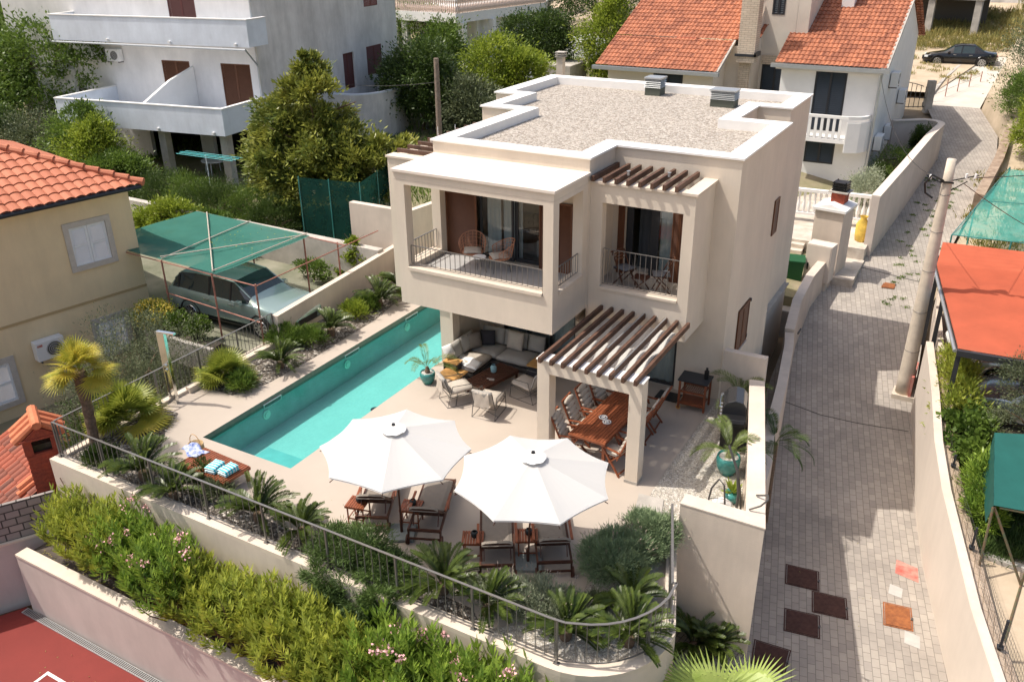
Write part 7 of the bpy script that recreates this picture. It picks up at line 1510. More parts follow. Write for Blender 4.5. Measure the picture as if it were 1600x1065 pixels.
b = MB(); b.add([(-.26,-.26,0),(.26,-.26,0),(.26,.26,0),(-.26,.26,0),(-.34,-.36,1.0),(.34,-.36,1.0),(.34,.36,1.0),(-.34,.36,1.0)],[(0,3,2,1),(4,5,6,7),(0,1,5,4),(1,2,6,5),(2,3,7,6),(3,0,4,7)]); gb = mat('bin_shaded_green',(.012,.085,.03),.5); b.build('body', gb, t); b = MB(); b.box(-.37,-.40,1.003,.37,.42,1.07); b.build('lid', gb, t, bevel=.02); b = MB(); b.M = RYm(R(90),(-.3,.26,.1)); b.cyl((0,0,0),.1,.6,12); b.build('wheel', M['black'], t)  # bin green painted darker to stand in for shade on body and lid
b = MB(); b.box(5.0,12.9,-3,7.5,18.8,-1.25); struct('side_passage', b, M['concrete'])
# yellow bag and pale planter
b = MB(); b.lathe([(.0,0),(.22,.02),(.26,.3),(.24,.7),(.12,.95),(.16,1.05)],n=12); b.v = [(x*(1+.15*math.sin(z*13+y*9)),y*(1+.12*math.sin(z*17+x*8)),z) for x,y,z in b.v]; o = b.build('plastic_sack', mat('yellow_plastic',(.72,.50,.10),.35,.2,5), smooth=True); o.location = (8.25,19.9,-.55); tag(o, 'crumpled yellow plastic sack beside the balustrade', 'sack')
t = empty('road_garden_wall', (8.7,19.55,-1.05), 0, 'tall pale garden wall along the left of the road curving round at its far end', 'wall')
pw = [(8.75,19.5),(9.15,24.5),(9.55,30),(9.75,33.2)]+[(9.75-.9*(1-math.cos(R(a))),33.2+1.1*math.sin(R(a))) for a in (20,40,60,80,100,120)]+[(7.2,33.2)]
b = MB(); wallpath(b, [(x-8.7,y-19.55,zr(y)+1.05-.3,zr(min(y,33.2))*.55+1.05+ (1.98 if y < 31 else 1.75)) for x,y in pw], .3); b.build('wall', M['pinkwall'], t)
b = MB(); wallpath(b, [(x-8.7+.02,y-19.55,zr(min(y,33.2))*.55+1.05+(1.983 if y < 31 else 1.753),zr(min(y,33.2))*.55+1.05+(2.04 if y < 31 else 1.81)) for x,y in pw], .34); b.build('coping', M['palewall'], t)
# ---- house with balustraded terrace
K = at(712,22,5.3); Rr = at(852,4,5.3); Lf = at(606,16,5.3); bk = Vector((-6,14,0))
t = empty('terrace_house', tuple(K.xy)+(1.0,), 0, 'white house with a balustraded roof terrace on tall square columns', 'house'); O2 = Vector((K.x,K.y,1.0)); L2 = lambda p: tuple(Vector(p)-O2)
b = MB(); b.M = Matrix.Translation(-O2); b.prism([tuple(q.xy) for q in (K,Rr,Rr+bk,Lf+bk,Lf)],4.6,5.3); b.build('slab', M['white'], t)
b = MB(); b.M = Matrix.Translation(-O2); dR = (Rr-K).normalized(); dL = (Lf-K).normalized(); a0 = K+dL*9+Vector((-1.2,4.0,0)); a1 = K+Vector((-.6,4.0,0)); a2 = K+dR*4.2+Vector((-1.0,2.2,0)); a3 = Rr+Vector((-1.5,4.5,0))
b.wall(a0.xy,a1.xy,.2,4.6,.3,[(1.8,3.6,.5,3.3)]); b.wall(a1.xy,a2.xy,.2,4.6,.3); b.wall(a2.xy,a3.xy,.2,4.6,.3,[(1.5,2.3,2.2,3.6)]); b.build('wall', M['white'], t)
for p in (K+dR*.5, K+dR*4.5, K+dR*9.5, Rr-dR*.5, K+dL*5.5, Lf-dL*.6): b = MB(); b.M = Matrix.Translation(-O2); b.box(p.x-.25,p.y+.1,.0,p.x+.25,p.y+.6,4.6); b.build('column', M['white'], t)
b = MB(); b.M = Matrix.Translation(-O2)
for p,q in ((K,Rr),(K,Lf)): b.beam(p+Vector((0,.15,1.02)),q+Vector((0,.15,1.02)),.2,.12)
b.build('handrail', M['white'], t)
me = None; b = MB(); b.lathe([(.05,.0),(.09,.15),(.10,.3),(.045,.62),(.08,.82),(.06,.95)],n=8); M['palepink'] = mat('pinkish_stone',(.72,.58,.50),.8); me = b.build('baluster', M['palepink'], mesh_only=True)
for p,q,n_ in ((K,Rr,62),(K,Lf,34)):
    for k in range(n_): link('baluster', me, t, loc=L2(p.lerp(q,(k+.5)/n_)+Vector((0,.15,.0))))
b = MB(); b.M = Matrix.Translation(-O2); b.wall((a0+Vector((0,7,0))).xy,(a3+Vector((-2,8,0))).xy,5.3,9,.3,[(3,4,5.3,7.6),(9,10,5.3,7.6)]); b.build('upper_wall', M['redwall2'] if 'redwall2' in M else M['cream'], t)
# ---- far buildings
t = empty('red_house', (-62,33,0), R(-4), 'flat dull red house wall behind the trees at the upper left', 'house'); b = MB(); b.wall((-14,0),(14.5,0),-1,11,.3,[(9,10.3,6.4,8)]); b.wall((14.5,0),(14.5,12),-1,11,.3); b.build('wall', M['redwall'], t); b = MB(); b.box(-14,-.1,11,14.6,12,11.3); b.build('roof', M['concrete'], t); b = MB(); b.box(-5,-.3,6.6,-3.4,-.02,7.5); b.build('sign_box', M['white'], t)
t = empty('unfinished_building', (5.9,64,2.2), R(-6), 'unfinished grey concrete building above the black saloon car', 'building')
b = MB(); b.box(-10,0,3.6,3.2,10,4.3); b.box(-10,.2,4.3,3.0,.5,6); b.build('slab', M['concrete'], t)
for x in (-4,-.8,2.6): b = MB(); b.box(x,.1,-1,x+.5,.6,3.6); b.build('column', M['concrete'], t)
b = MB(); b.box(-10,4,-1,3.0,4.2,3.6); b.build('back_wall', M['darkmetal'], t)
t = empty('grey_hall', (-18,75,3), R(3), 'plain pale grey building beyond the trees at the top', 'building'); b = MB(); b.wall((-6,0),(16,0),-1,6,.3,[(3,5,.5,3),(8,10,.5,3),(13,15,.5,3)]); b.wall((16,0),(16,10),-1,6,.3); b.build('wall', M['bluewhite'], t); b = MB(); b.box(-6.2,-.3,6,16.3,10,6.4); b.build('roof', M['concrete'], t)
t = empty('site_fence', (16,78,4.2), R(-2), 'grey sheet covered fence across the top right of the lot', 'fence'); b = MB(); 
for k in range(40): x = -8+k*1; b.quad((x,.1*math.sin(x*2),0),(x+1,.1*math.sin(x*2+2),0),(x+1,.1*math.sin(x*2+2),3.4),(x,.1*math.sin(x*2),3.4))
b.build('sheet', M['greywall'], t); b = MB(); b.box(-8,-.3,-.8,32,.3,.1); b.build('wall', M['concrete'], t)
for k in range(5): b = MB(); b.box(-8+k*9,-.1,0,-7.8+k*9,.1,3.6); b.build('post', M['darkmetal'], t)
# small kiln hut with tiled roof
kx = Vector((Y0 := 0, 0, 0))
t = empty('oven_hut', (-10.9,30.4,-.1), R(4), 'little white hut with an orange tiled roof and a tall thin chimney', 'hut'); b = MB(); b.box(-1.05,-.6,0,1.05,1.2,1.9); b.add([(1.05,-.6,1.9),(1.05,1.2,1.9),(1.05,.6,3.05),(1.05,.2,3.05)],[(0,1,2,3)]); b.build('wall', M['white'], t)
r_ = tileroof('roof', (0,0,0),(1,0,0),(0,1,1.1),2.3,1.55,.22,.38,mt=M['tile']); r_.parent = t; r_.matrix_basis = Matrix.Translation((-1.2,-.75,1.9)) @ Matrix.Rotation(math.atan(1.1),4,'X'); b = MB(); b.box(-.2,.3,2.6,.2,.7,4.4); b.build('chimney', M['palewall'], t); b = MB(); 
for k in range(3): b.box(-.27,.23,4.42+.12*k,.27,.77,4.48+.12*k)
b.build('cowl', M['concrete'], t)
t = empty('brick_oven', (-10.2,47,1.2), R(8), 'small dark brick outbuilding with a stone roof beyond the lime green tree', 'shed'); b = MB(); b.box(-1.9,-1.2,0,1.9,1.4,2.0); b.build('wall', mat('grey_stone',(.30,.19,.15),.9,.3,3,.8,8), t); b = MB(); b.add([(-2.1,-1.4,2.0),(2.1,-1.4,2.0),(2.1,1.6,2.0),(-2.1,1.6,2.0),(-2.1,.1,3.4),(2.1,.1,3.4)],[(0,1,5,4),(2,3,4,5),(1,2,5),(3,0,4)]); b.build('roof', M['brickx'], t); b = MB(); b.box(.6,-.3,2.6,1.3,.4,4.8); b.build('chimney', M['palebrick'], t)
b = MB(); b.lathe([(0,1.8),(1.1,1.7),(1.9,1.2),(2.2,.2),(2.3,0)],n=20,sy=.5); b.v = [(x+.06*math.sin(z*7+y*5),y,z+.10*math.sin(x*3+y*4)) for x,y,z in b.v]; o = b.build('tarpaulin', mat('grey_tarpaulin',(.50,.52,.50),.5,.3,2), smooth=True); o.location = (-18.2,50.5,1.6); tag(o, 'pale grey tarpaulin draped over a heap behind the terrace house', 'tarpaulin')
t = empty('storage_block', (-14.8,37.6,.1), R(3), 'low concrete block store with a pale door behind the dark garden tree', 'shed'); b = MB(); b.box(-4.5,0,0,1.2,3,2.7); b.build('wall', M['concrete'], t); b = MB(); b.box(-2.2,-.05,0,-1.0,-.003,2.2); b.build('door', M['bluewhite'], t)
car((8.6,55.4,1.98), R(184.5), 'black saloon car parked on the pale dirt lot at the upper right', paint('black_paint', (.012,.012,.014)), 4.8, 1.82, 1.46, False, wb=2.85)
# iron gate and wire fence by the drive
t = empty('iron_gate', (6.9,42.2,.95), R(25), 'ornate dark iron gate at the end of the tiled house', 'gate'); b = MB()
for k in range(10): b.tube([(-1.5+.28*k,0,.1),(-1.5+.28*k,0,1.35+.25*math.sin(k*.35))],.02,5)
for z in (.15,.7): b.tube([(-1.55,0,z),(1.1,0,z)],.025,5)
b.tube([(-1.55+.27*k,0,1.35+.25*math.sin(k*.35)) for k in range(10)],.025,5); b.build('grille', M['darkmetal'], t); b = MB(); b.box(1.1,-.2,-.2,1.5,.2,1.7); b.build('post', M['concrete'], t)
t = empty('wire_fence', (8.2,44.3,1.1), 0, 'low fence of thin wire between rusty posts along the dirt lot', 'fence')
for k in range(5): b = MB(); b.tube([(.55*k,1.5*k,0),(.55*k,1.5*k,1.25)],.03,5); b.build('post', M['rustpipe'], t)
b = MB()
for z in (.5,1.1): b.tube([(0,0,z),(2.2,6.0,z+.5)],.01,4)
b.build('wire', M['darkmetal'], t)
b = MB(); wallpath(b, [(7.9,43.4,1.0,1.25),(8.3,50,1.5,1.8),(9.2,57,2.2,2.4)], .2); tag(b.build('kerb', M['concrete']), 'low concrete kerb between the drive and the dirt lot', 'kerb')
# ================================================================ BACKGROUND PLANTING
def T(name, base, h, blobs, n, L, W_, m_, label, cat='tree', group=None, seed=1, cl=120, cr=.17, r0=.14, updir=.2, sp=1.2):
    """blobs relative to the base (dx,dy,z,rx,ry,rz)"""
    x,y,z = base; return tree(name, base, (x,y,z+h), [(x+q[0],y+q[1],z+q[2],q[3],q[4],q[5]) for q in blobs], n, L, W_, m_, label, r0, cat, group, seed, cl, cr, updir, -.8, sp)
T('loquat_tree', (-11.7,10.4,0), 4.2, [(0,0,2.6,2.7,2.4,1.9),(-1.9,.3,2.6,1.7,1.7,1.6),(1.9,.2,2.3,1.9,1.7,1.5),(-.2,.1,4.6,1.8,1.6,1.6),(-1.3,0,3.9,1.7,1.5,1.4),(2.9,.6,2.9,1.1,1.2,1.0),(-2.4,.4,3.6,.9,1.0,.8),(.2,-.6,1.5,2.2,1.6,1.2),(-.1,0,6.0,.7,.7,.8)], 62000, .25, .09, 'lf_loquat', 'big loquat tree with yellowish leaves in front of the white house', seed=101, cl=330, cr=.115, r0=.2, sp=2.2)
GT = 'garden trees and shrubs behind the villa and car yard'
T('broadleaf_tree', (-33.5,14.0,0), 5.0, [(0,0,4.6,3.4,3.0,2.6),(-3,-.5,4.0,2.6,2.6,2.4),(2.6,.2,5.2,2.0,1.8,1.3),(-1,-1,2.3,3.2,2.4,2.2),(-5,0,5.5,2.6,2.4,2.4)], 42000, .22, .10, 'lf_mid', 'large spreading dark green tree at the far left beside the white house', group=GT, seed=102, cl=300, cr=.16, r0=.25, sp=2.8)
T('broadleaf_tree', (-41,17,0), 7.0, [(0,0,7.2,3.2,3,2.6),(2.5,0,5.2,2.4,2.4,2.0)], 20000, .22, .10, 'lf_dark', 'dark tree behind the far left spreading tree before the red house', group=GT, seed=103, cl=180, cr=.16, r0=.25, sp=2.5)
for i,(b_,bl,mm,lb,nm) in enumerate([
  ((-29.5,9.6,0),[(0,0,1.6,2.0,1.6,1.5),(1.6,.5,1.2,1.4,1.3,1.2)],'lf_olive','grey green flowering shrub just above the salmon roof ridge','shrub'),
  ((-26.2,9.8,0),[(0,0,2.0,1.7,1.5,1.6),(.6,0,3.0,.9,.9,.9)],'lf_mid','medium green shrub under the left end of the lower white balcony','shrub'),
  ((-24.6,9.2,0),[(0,0,1.5,1.6,1.6,1.5),(.2,.2,2.7,.8,.8,.8)],'lf_lime','bright green shrub with an upright top below the lower white balcony','shrub'),
  ((-22.6,8.9,0),[(0,0,1.0,1.5,1.4,1.1)],'lf_mid','rounded bright shrub right above the corner of the yellow house eave','shrub'),
  ((-32.5,9.0,0),[(0,0,1.7,2.0,1.8,1.6)],'lf_dark','dark shrub at the picture edge above the salmon roof','shrub'),
  ((-19.0,8.4,0),[(0,0,.7,1.3,1.1,1.0)],'lf_dark','dark conifer like shrub, leftmost of the hedge behind the car canopy','hedge_shrub'),
  ((-17.0,8.2,0),[(0,0,.8,1.3,1.0,1.1)],'lf_mid','conifer like shrub second from the left in the hedge behind the car canopy','hedge_shrub'),
  ((-15.2,8.0,0),[(0,0,.8,1.2,1.0,1.05)],'lf_dark','conifer like shrub in the middle of the hedge behind the car canopy','hedge_shrub'),
  ((-13.4,7.9,0),[(0,0,.8,1.2,1.0,1.05)],'lf_mid','conifer like shrub near the loquat tree in the hedge behind the car canopy','hedge_shrub'),
  ((-11.9,7.7,0),[(0,0,.7,1.1,.9,1.0)],'lf_dark','conifer like shrub at the right end of the hedge beside the green net','hedge_shrub'),
  ((-15.6,6.0,-.2),[(0,0,.9,1.5,.8,.8),(-1.2,0,.7,1.0,.7,.7)],'lf_lime','lime green vine leaves spilling over the frame beside the yellow house','vine'),
  ((-13.4,5.9,-.2),[(0,0,.9,1.2,.6,.6)],'lf_mid','green vine behind the rear edge of the car canopy','vine')]):
    L_ = .17 if nm != 'hedge_shrub' else .14
    T(nm, b_, bl[0][2]*.8, bl, 9000, L_, .07 if nm != 'hedge_shrub' else .02, mm, lb, 'shrub' if nm != 'vine' else 'vine', GT, seed=110+i, cl=90, cr=.17, r0=.07, updir=.3 if nm != 'hedge_shrub' else .9, sp=.8)
T('vine', (-6.7,6.15,-.2), 1.3, [(0,0,1.0,.5,.12,.45),(.6,0,.5,.45,.12,.4),(-.7,0,.4,.5,.12,.4)], 2200, .15, .12, 'lf_lime', 'young vine with lime leaves climbing the stained grey wall beside the car', 'vine', seed=130, cl=30, r0=.03, sp=.5)
T('shrub', (-7.9,5.3,-.2), .5, [(0,0,.4,.7,.4,.4)], 1500, .12, .05, 'lf_mid', 'low weeds at the foot of the stained grey wall in front of the car', 'shrub', seed=131, cl=20, r0=.03, sp=.4)
for i,(b_,bl,mm,lb,sz) in enumerate([
  ((-17.6,26.2,.1),[(0,0,3.2,2.0,1.9,2.3),(-1.6,1.0,2.4,1.7,1.7,1.9),(1.3,0,2.2,1.6,1.5,1.7)],'lf_dark','dark garden tree just behind the old wooden pole',24000),
  ((-14.3,26.0,.1),[(0,0,2.0,1.7,1.5,1.6),(1.5,-.5,1.4,1.4,1.2,1.2)],'lf_olive','brownish green tree between the wooden pole and the villa roof',14000),
  ((-15.0,30.0,.4),[(0,0,3.0,2.0,1.8,2.1),(1.7,.5,2.6,1.6,1.6,1.7)],'lf_lime','lime green bushy tree before the columns of the terrace house',18000),
  ((-21.0,33.5,.5),[(0,0,3.0,1.8,1.8,2.2)],'lf_mid','mid green tree behind the round balcony of the white house',10000),
  ((-19.2,41,.9),[(0,0,3.4,1.5,1.2,1.5),(.3,0,2.2,1.1,1.0,1.4)],'lf_dark','dark climber round the second column of the terrace house',9000),
  ((-16.6,40.5,.9),[(0,0,3.0,1.8,1.4,1.9)],'lf_dark','dark round tree left of the little tiled hut',11000),
  ((-12.2,40.5,1.0),[(0,0,3.2,1.9,1.8,2.4),(.2,0,5.2,1.2,1.1,1.4),(.6,0,1.6,1.7,1.6,1.5)],'lf_lime','upright lime green tree beside the left eave of the orange roof',18000),
  ((-22,60,2.2),[(0,0,3.6,3.6,3,2.6),(4,0,3.2,3.0,2.6,2.3),(-4,1,3.6,3.0,2.6,2.3)],'lf_dark','wide dark green tree at the top edge behind the tarpaulin',24000),
  ((-12,66,2.6),[(0,0,3.6,2.6,2.6,2.6)],'lf_mid','green tree at the top edge left of the brick outbuilding chimney',10000),
  ((-31,45,1.0),[(0,0,2.8,2.4,2,2.2)],'lf_mid','green shrubbery under the balustraded terrace at its left end',9000),
  ((-38,60,2),[(0,0,3.0,4,3,3)],'lf_dark','dark trees behind the white house at the top left',12000),
  ((-52,40,2),[(0,0,4.5,3,3,3.4)],'lf_lime','yellow green tree in front of the red house wall',10000)]):
    T('garden_tree', b_, bl[0][2]*.9, bl, sz, .22, .09, mm, lb, 'tree', GT, seed=140+i, cl=150, cr=.17, r0=.12, sp=1.4)
# H1 garden, hillside on the right
for i,(b_,bl,mm,lb) in enumerate([
  ((7.7,24.2,-.6),[(0,0,.9,.85,1.6,1.0),(-.3,1.8,.7,.7,1.1,.8)],'lf_santolina','yellowish feathery shrub behind the road wall by the tiled house corner'),
  ((8.1,29.5,-.3),[(0,0,.7,.85,1.7,.9)],'lf_mid','darker green shrub further along behind the road wall'),
  ((8.9,32.2,0),[(0,0,1.0,.45,.6,1.0)],'lf_dark','small dark olive shrub in the curve of the road wall')]):
    T('shrub', b_, .6, bl, 8000, .13, .03, mm, lb, 'shrub', seed=160+i, cl=70, r0=.05, sp=.5)
for i,(b_,bl,mm,lb) in enumerate([
  ((14.2,44.5,2.2),[(0,0,2.2,2.6,3.2,2.4),(-.9,-2.6,1.6,1.8,2.2,2.0),(1.5,2.5,3.0,2.6,2.6,2.6)],'lf_olive','tall feathery grey green bush beside the concrete drive at the right edge'),
  ((13.5,38.6,1.5),[(0,0,1.3,1.5,2.0,1.7),(1.5,-.8,1.3,1.6,1.8,1.6)],'lf_mid','dark green bush directly below the feathery one at the right edge'),
  ((14.2,32.2,1.0),[(0,0,1.4,1.3,2.0,1.6),(.8,-1.6,1.0,1.2,1.6,1.3)],'lf_lime','bright leafy bush above the teal netting at the right edge'),
  ((17,52,3.0),[(0,0,2.6,3.5,3.5,2.8)],'lf_mid','broad green bush behind the feathery one at the top right')]):
    T('hillside_bush', b_, bl[0][2]*.8, bl, 22000, .17, .05, mm, lb, 'bush', 'bushes on the right of the drive', seed=170+i, cl=170, cr=.15, r0=.08, sp=1.0, updir=.6)
# grasses and ground cover on open ground
def grasses(name, pts, n, h, m_, label, spread=.12, w_=.02, kind='stuff'):
    global rng; rng = np.random.default_rng(len(pts)*7+n); P_ = np.array([pts[i] for i in rng.integers(0,len(pts),n)])+rng.normal(size=(n,3))*[spread,spread,0]; d = rng.normal(size=(n,3))*[.5,.5,0]+[0,0,1.]
    o = link(name, qmesh(name, leaves(P_, d, h*rng.uniform(.5,1.3,n), w_), m_)); o['kind'] = kind; return tag(o, label, 'grass')
r2_ = random.Random(9)
def scat(x0,x1,y0,y1,k,fz): return [(x,y,fz(x,y)) for x,y in [(r2_.uniform(x0,x1),r2_.uniform(y0,y1)) for _ in range(k)]]
grasses('dry_grass', scat(5,22,58.5,74,900,lambda x,y: max(lowz(y),ryz(y) if x>11.8 else -9, zr(y))+.05), 26000, .6, M['lf_dry'], 'dry yellow grass and weeds on the bank beyond the black saloon', .3, .05)
grasses('weeds', scat(9.6,11.3,15.5,30,70,lambda x,y: zr(y)), 2600, .07, M['lf_mid'], 'small weeds growing in the joints of the upper road pavers', .07, .03)
grasses('yard_grass', scat(-24,-5,7.5,13,300,lambda x,y: 0.0), 16000, .3, M['lf_mid'], 'rough grass under the loquat tree', .3, .04)
grasses('back_grass', scat(-40,2,14,60,1500,lambda x,y: wl(y)), 50000, .35, M['lf_mid'], 'rough green ground cover in the gardens behind the villa', .5, .07)
grasses('verge_grass', scat(13.75,14.9,2.2,4.3,60,lambda x,y: ryz(y)), 4000, .35, M['lf_rosemary'], 'long green grass beside the wire fence post on the right', .12, .02)
grasses('yard_weeds', scat(12,22,14.5,30,500,lambda x,y: ryz(y)), 12000, .25, M['lf_dry'], 'weeds and red brown plants behind the orange carport roof', .25, .05)
grasses('lot_weeds', scat(3,11,50,62,60,lambda x,y: zr(y)+.08), 2500, .25, M['lf_dry'], 'scattered weeds round the parked black saloon', .2, .05)
# rubble by the bank
t = None
for i in range(12):
    x = r2_.uniform(6,12.5); y = 60.5+r2_.uniform(-1.2,1.6); s_ = r2_.uniform(.12,.34); b = MB(); b.lathe([(0,0),(s_,.1*s_),(s_*.8,s_*.7),(0,s_*.9)], n=6); b.v = [(p[0]*(1+.3*math.sin(p[2]*30+i)),p[1]*1.2,p[2]) for p in b.v]
    o = b.build('rubble_stone', M['dirt']); o.location = (x,y,zr(y)+.05); o.rotation_euler = (0,0,i); tag(o, 'pale rubble stone lying on the bank beyond the black saloon', 'stone', 'rubble stones beyond the black saloon')
# ================================================================ RIGHT OF THE ROAD
t = empty('carport', (12.56,7.2,-1.4), 0, 'orange sheet roofed carport on dark steel posts to the right of the road', 'carport'); CO = Vector((12.56,7.2,-1.4))
M['orangesheet'] = mat('orange_sheet_roof', (.46,.105,.05), .6, .12, 1.2)
b = MB(); b.M = Matrix.Translation(-CO); 
P00,P10,P11,P01 = Vector((12.56,7.15,1.0)),Vector((20.5,7.6,1.0)),Vector((20.0,15.6,1.35)),Vector((11.28,13.7,1.28))
NY = 44; vs_ = []
def EDL(v): return P00.lerp(P01,v) if v < .86 else P00.lerp(P01,.86).lerp(Vector((11.42,15.1,1.33)),(v-.86)/.14)
for j in range(NY+1):
    v = j/NY; L_ = EDL(v); Rr_ = P10.lerp(P11,v)
    for i in range(2): p = L_.lerp(Rr_,i); vs_.append((p.x,p.y,p.z+.02)); 
for j in range(NY): 
    a = 2*j; p0,p1,p2,p3 = vs_[a],vs_[a+1],vs_[a+3],vs_[a+2]; m0 = tuple((Vector(p0)+Vector(p3))/2+Vector((0,0,.07))); m1 = tuple((Vector(p1)+Vector(p2))/2+Vector((0,0,.07))); b.quad(p0,p1,m1,m0); b.quad(m0,m1,p2,p3)
b.build('roof_sheet', M['orangesheet'], t)
b = MB(); b.M = Matrix.Translation(-CO); b.tube([P00+Vector((-.05,-.1,-.02)),P01+Vector((-.05,0,-.02))],.05,6); b.build('gutter', M['alu'], t)
b = MB(); b.M = Matrix.Translation(-CO); b.beam(P00+Vector((0,-.12,-.05)),P10+Vector((0,-.12,-.05)),.10,.16); b.beam(P00+Vector((.08,0,-.1)),P01+Vector((.08,0,-.1)),.08,.12); b.beam(P01+Vector((0,0,-.05)),P11+Vector((0,0,-.05)),.1,.14); b.build('beam', M['anthracite'], t)
for (x,y,z1) in ((12.62,7.25,.95),(11.55,12.3,1.15),(11.9,10.4,1.1),(19,7.6,.95)): b = MB(); b.M = Matrix.Translation(-CO); b.box(x-.06,y-.06,ryz(y)-.2,x+.06,y+.06,z1); b.build('post', M['anthracite'], t)
car((14.9,10.95,-1.28), R(186), 'white car parked under the orange carport roof with one wheel showing', paint('white_car_paint',(.72,.70,.66)), 4.4, 1.8, 1.5, False, wb=2.6)
car((15.15,8.6,-1.45), R(172), 'pale blue grey car half hidden under the olive tree by the carport', paint('pale_blue_paint',(.40,.48,.56)), 4.2, 1.8, 1.5, False, wb=2.5)
tree('olive_tree', (14.6,6.6,-1.5), (14.6,6.7,-.1), [(14.5,6.9,.6,.9,.9,.8),(15.1,7.3,1.0,.9,.8,.7),(14.4,6.3,-.2,.8,.8,.6),(15.2,6.4,.1,1.0,.9,.8)], 24000, .075, .018, 'lf_olive', 'grey green olive tree beside the near end of the orange carport', .1, seed=181, clumps=200, cr=.15, updir=.4, spread=.8)
tree('oleander_bush', (12.75,8.2,-1.4), (12.8,8.2,-.6), [(12.75,8.3,-.6,.5,.9,.9),(12.5,9.2,-.4,.45,.7,.7),(12.9,7.2,-.7,.55,.8,.8)], 7000, .17, .035, 'lf_oleander', 'loose yellow green oleander leaning over the long pale road wall', .05, 'shrub', seed=182, clumps=110, cr=.16, updir=.7, spread=.6)
tree('vine', (13.2,6.1,-1.5), (13.2,6.1,-.9), [(13.25,6.2,-.85,.6,.9,.6),(13.5,5.3,-.9,.5,.7,.5)], 4200, .15, .13, 'lf_mid', 'broad leaved green vine on the fence beside the olive tree', .04, 'vine', seed=183, clumps=80, cr=.16, updir=.4, spread=.5)
tree('oleander_bush', (13.75,3.9,-1.65), (13.75,3.9,-1), [(13.75,4.1,-1.05,.5,.8,.65),(13.85,3.2,-1.2,.4,.5,.5)], 5200, .17, .035, 'lf_oleander2', 'yellow green oleander beside the teal sheet nearer the bottom right', .05, 'shrub', seed=184, clumps=80, cr=.16, updir=.8, spread=.5)
# teal sheet tent with green pipe legs
M['tealsheet'] = mat('teal_sheet', (.015,.10,.085), .6, .12, 2)
t = empty('sheet_shelter', (14.2,3.2,-1.7), 0, 'dark teal sheet stretched over green pipe legs at the right edge', 'shelter'); SO = Vector((14.2,3.2,-1.7))
b = MB(); b.M = Matrix.Translation(-SO); vs_ = []; a00,a10,a11,a01 = Vector((13.88,1.75,-.05)),Vector((17,2.3,-.1)),Vector((17,5.6,.35)),Vector((13.72,4.6,.15))
for j in range(9):
    for i in range(9): u,v = i/8,j/8; p = a00.lerp(a10,u).lerp(a01.lerp(a11,u),v); vs_.append((p.x,p.y,p.z-.10*math.sin(math.pi*u)*math.sin(math.pi*v)-.02*math.sin(v*12)))
b.add(vs_, [(j*9+i,j*9+i+1,j*9+i+10,j*9+i+9) for j in range(8) for i in range(8)]); b.add([tuple(a00),tuple(a01),(13.7,4.5,-1.0),(13.85,2.1,-.75)],[(0,1,2,3)]); b.build('sheet', M['tealsheet'], t, smooth=True)
M['greenpipe'] = mat('green_pipe', (.07,.11,.06), .6, .3, 9, c2=(.16,.08,.05))
for p,q in (((13.88,1.75,-.1),(13.9,1.25,-1.72)),((13.9,1.8,-.1),(14.75,1.55,-1.7)),((14.75,1.55,-1.7),(14.4,-1.35,-1.77)),((14.75,1.55,-.9),(14.75,1.55,-1.7)),((14.0,1.8,-.1),(17,2.3,-.15))): b = MB(); b.M = Matrix.Translation(-SO); b.tube([p,q],.028,7); b.build('leg', M['greenpipe'], t)
# wire mesh fence on the road wall
t = empty('mesh_fence', (13.8,0,-1.7), 0, 'fine wire mesh fence on short dark posts along the top of the pale road wall', 'fence'); FO = Vector((13.8,0,-1.7))
def wx(y): return float(np.interp(y, RY, RXR))+.42
def wz(y): return float(np.interp(y, [-14,-6,-3,-.31,3.25,5,7,9.8], [-1.85,-1.6,-1.5,-1.42,-1.1,-.85,-.55,-.3]))
for y in (-3.6,-.95,1.75,4.5,7.2,9.9,12.4): b = MB(); b.M = Matrix.Translation(-FO); x = wx(y) if y < 11 else 11.9; b.box(x-.025,y-.025,ryz(y)-.1,x+.025,y+.025,ryz(y)+1.0); b.box(x-.06,y-.06,wz(y)+.0 if y < 9 else ryz(y),x+.06,y+.06,(wz(y) if y < 9 else ryz(y))+.03); b.build('post', M['anthracite'], t)
b = MB(); b.M = Matrix.Translation(-FO)
ysx = np.arange(-8,11,.10)
for y in ysx: b.beam((wx(y),y,ryz(y)),(wx(y),y,ryz(y)+.92),.004,.004)
for k in range(9):
    for i in range(0,len(ysx)-8,8): y0_,y1_ = ysx[i],ysx[i+8]; b.beam((wx(y0_),y0_,ryz(y0_)+.03+.11*k),(wx(y1_),y1_,ryz(y1_)+.03+.11*k),.004,.004)
o = b.build('mesh', M['darkmetal'], t); o['kind'] = 'stuff'
M['palebright'] = pavermat('edging_brick', (.60,.47,.35), (.50,.38,.28), (.3,.22,.15), .25, .12, R(90), .08, .3)
b = MB()
for i in range(7): y0_,y1_ = RY[i],RY[i+1]; b.quad((RXR[i]+.262,y0_,wz(y0_)+.01),(RXR[i]+.60,y0_,wz(y0_)-.12),(RXR[i+1]+.60,y1_,wz(y1_)-.12),(RXR[i+1]+.262,y1_,wz(y1_)+.01))
struct('wall_edging', b, M['palebright'])
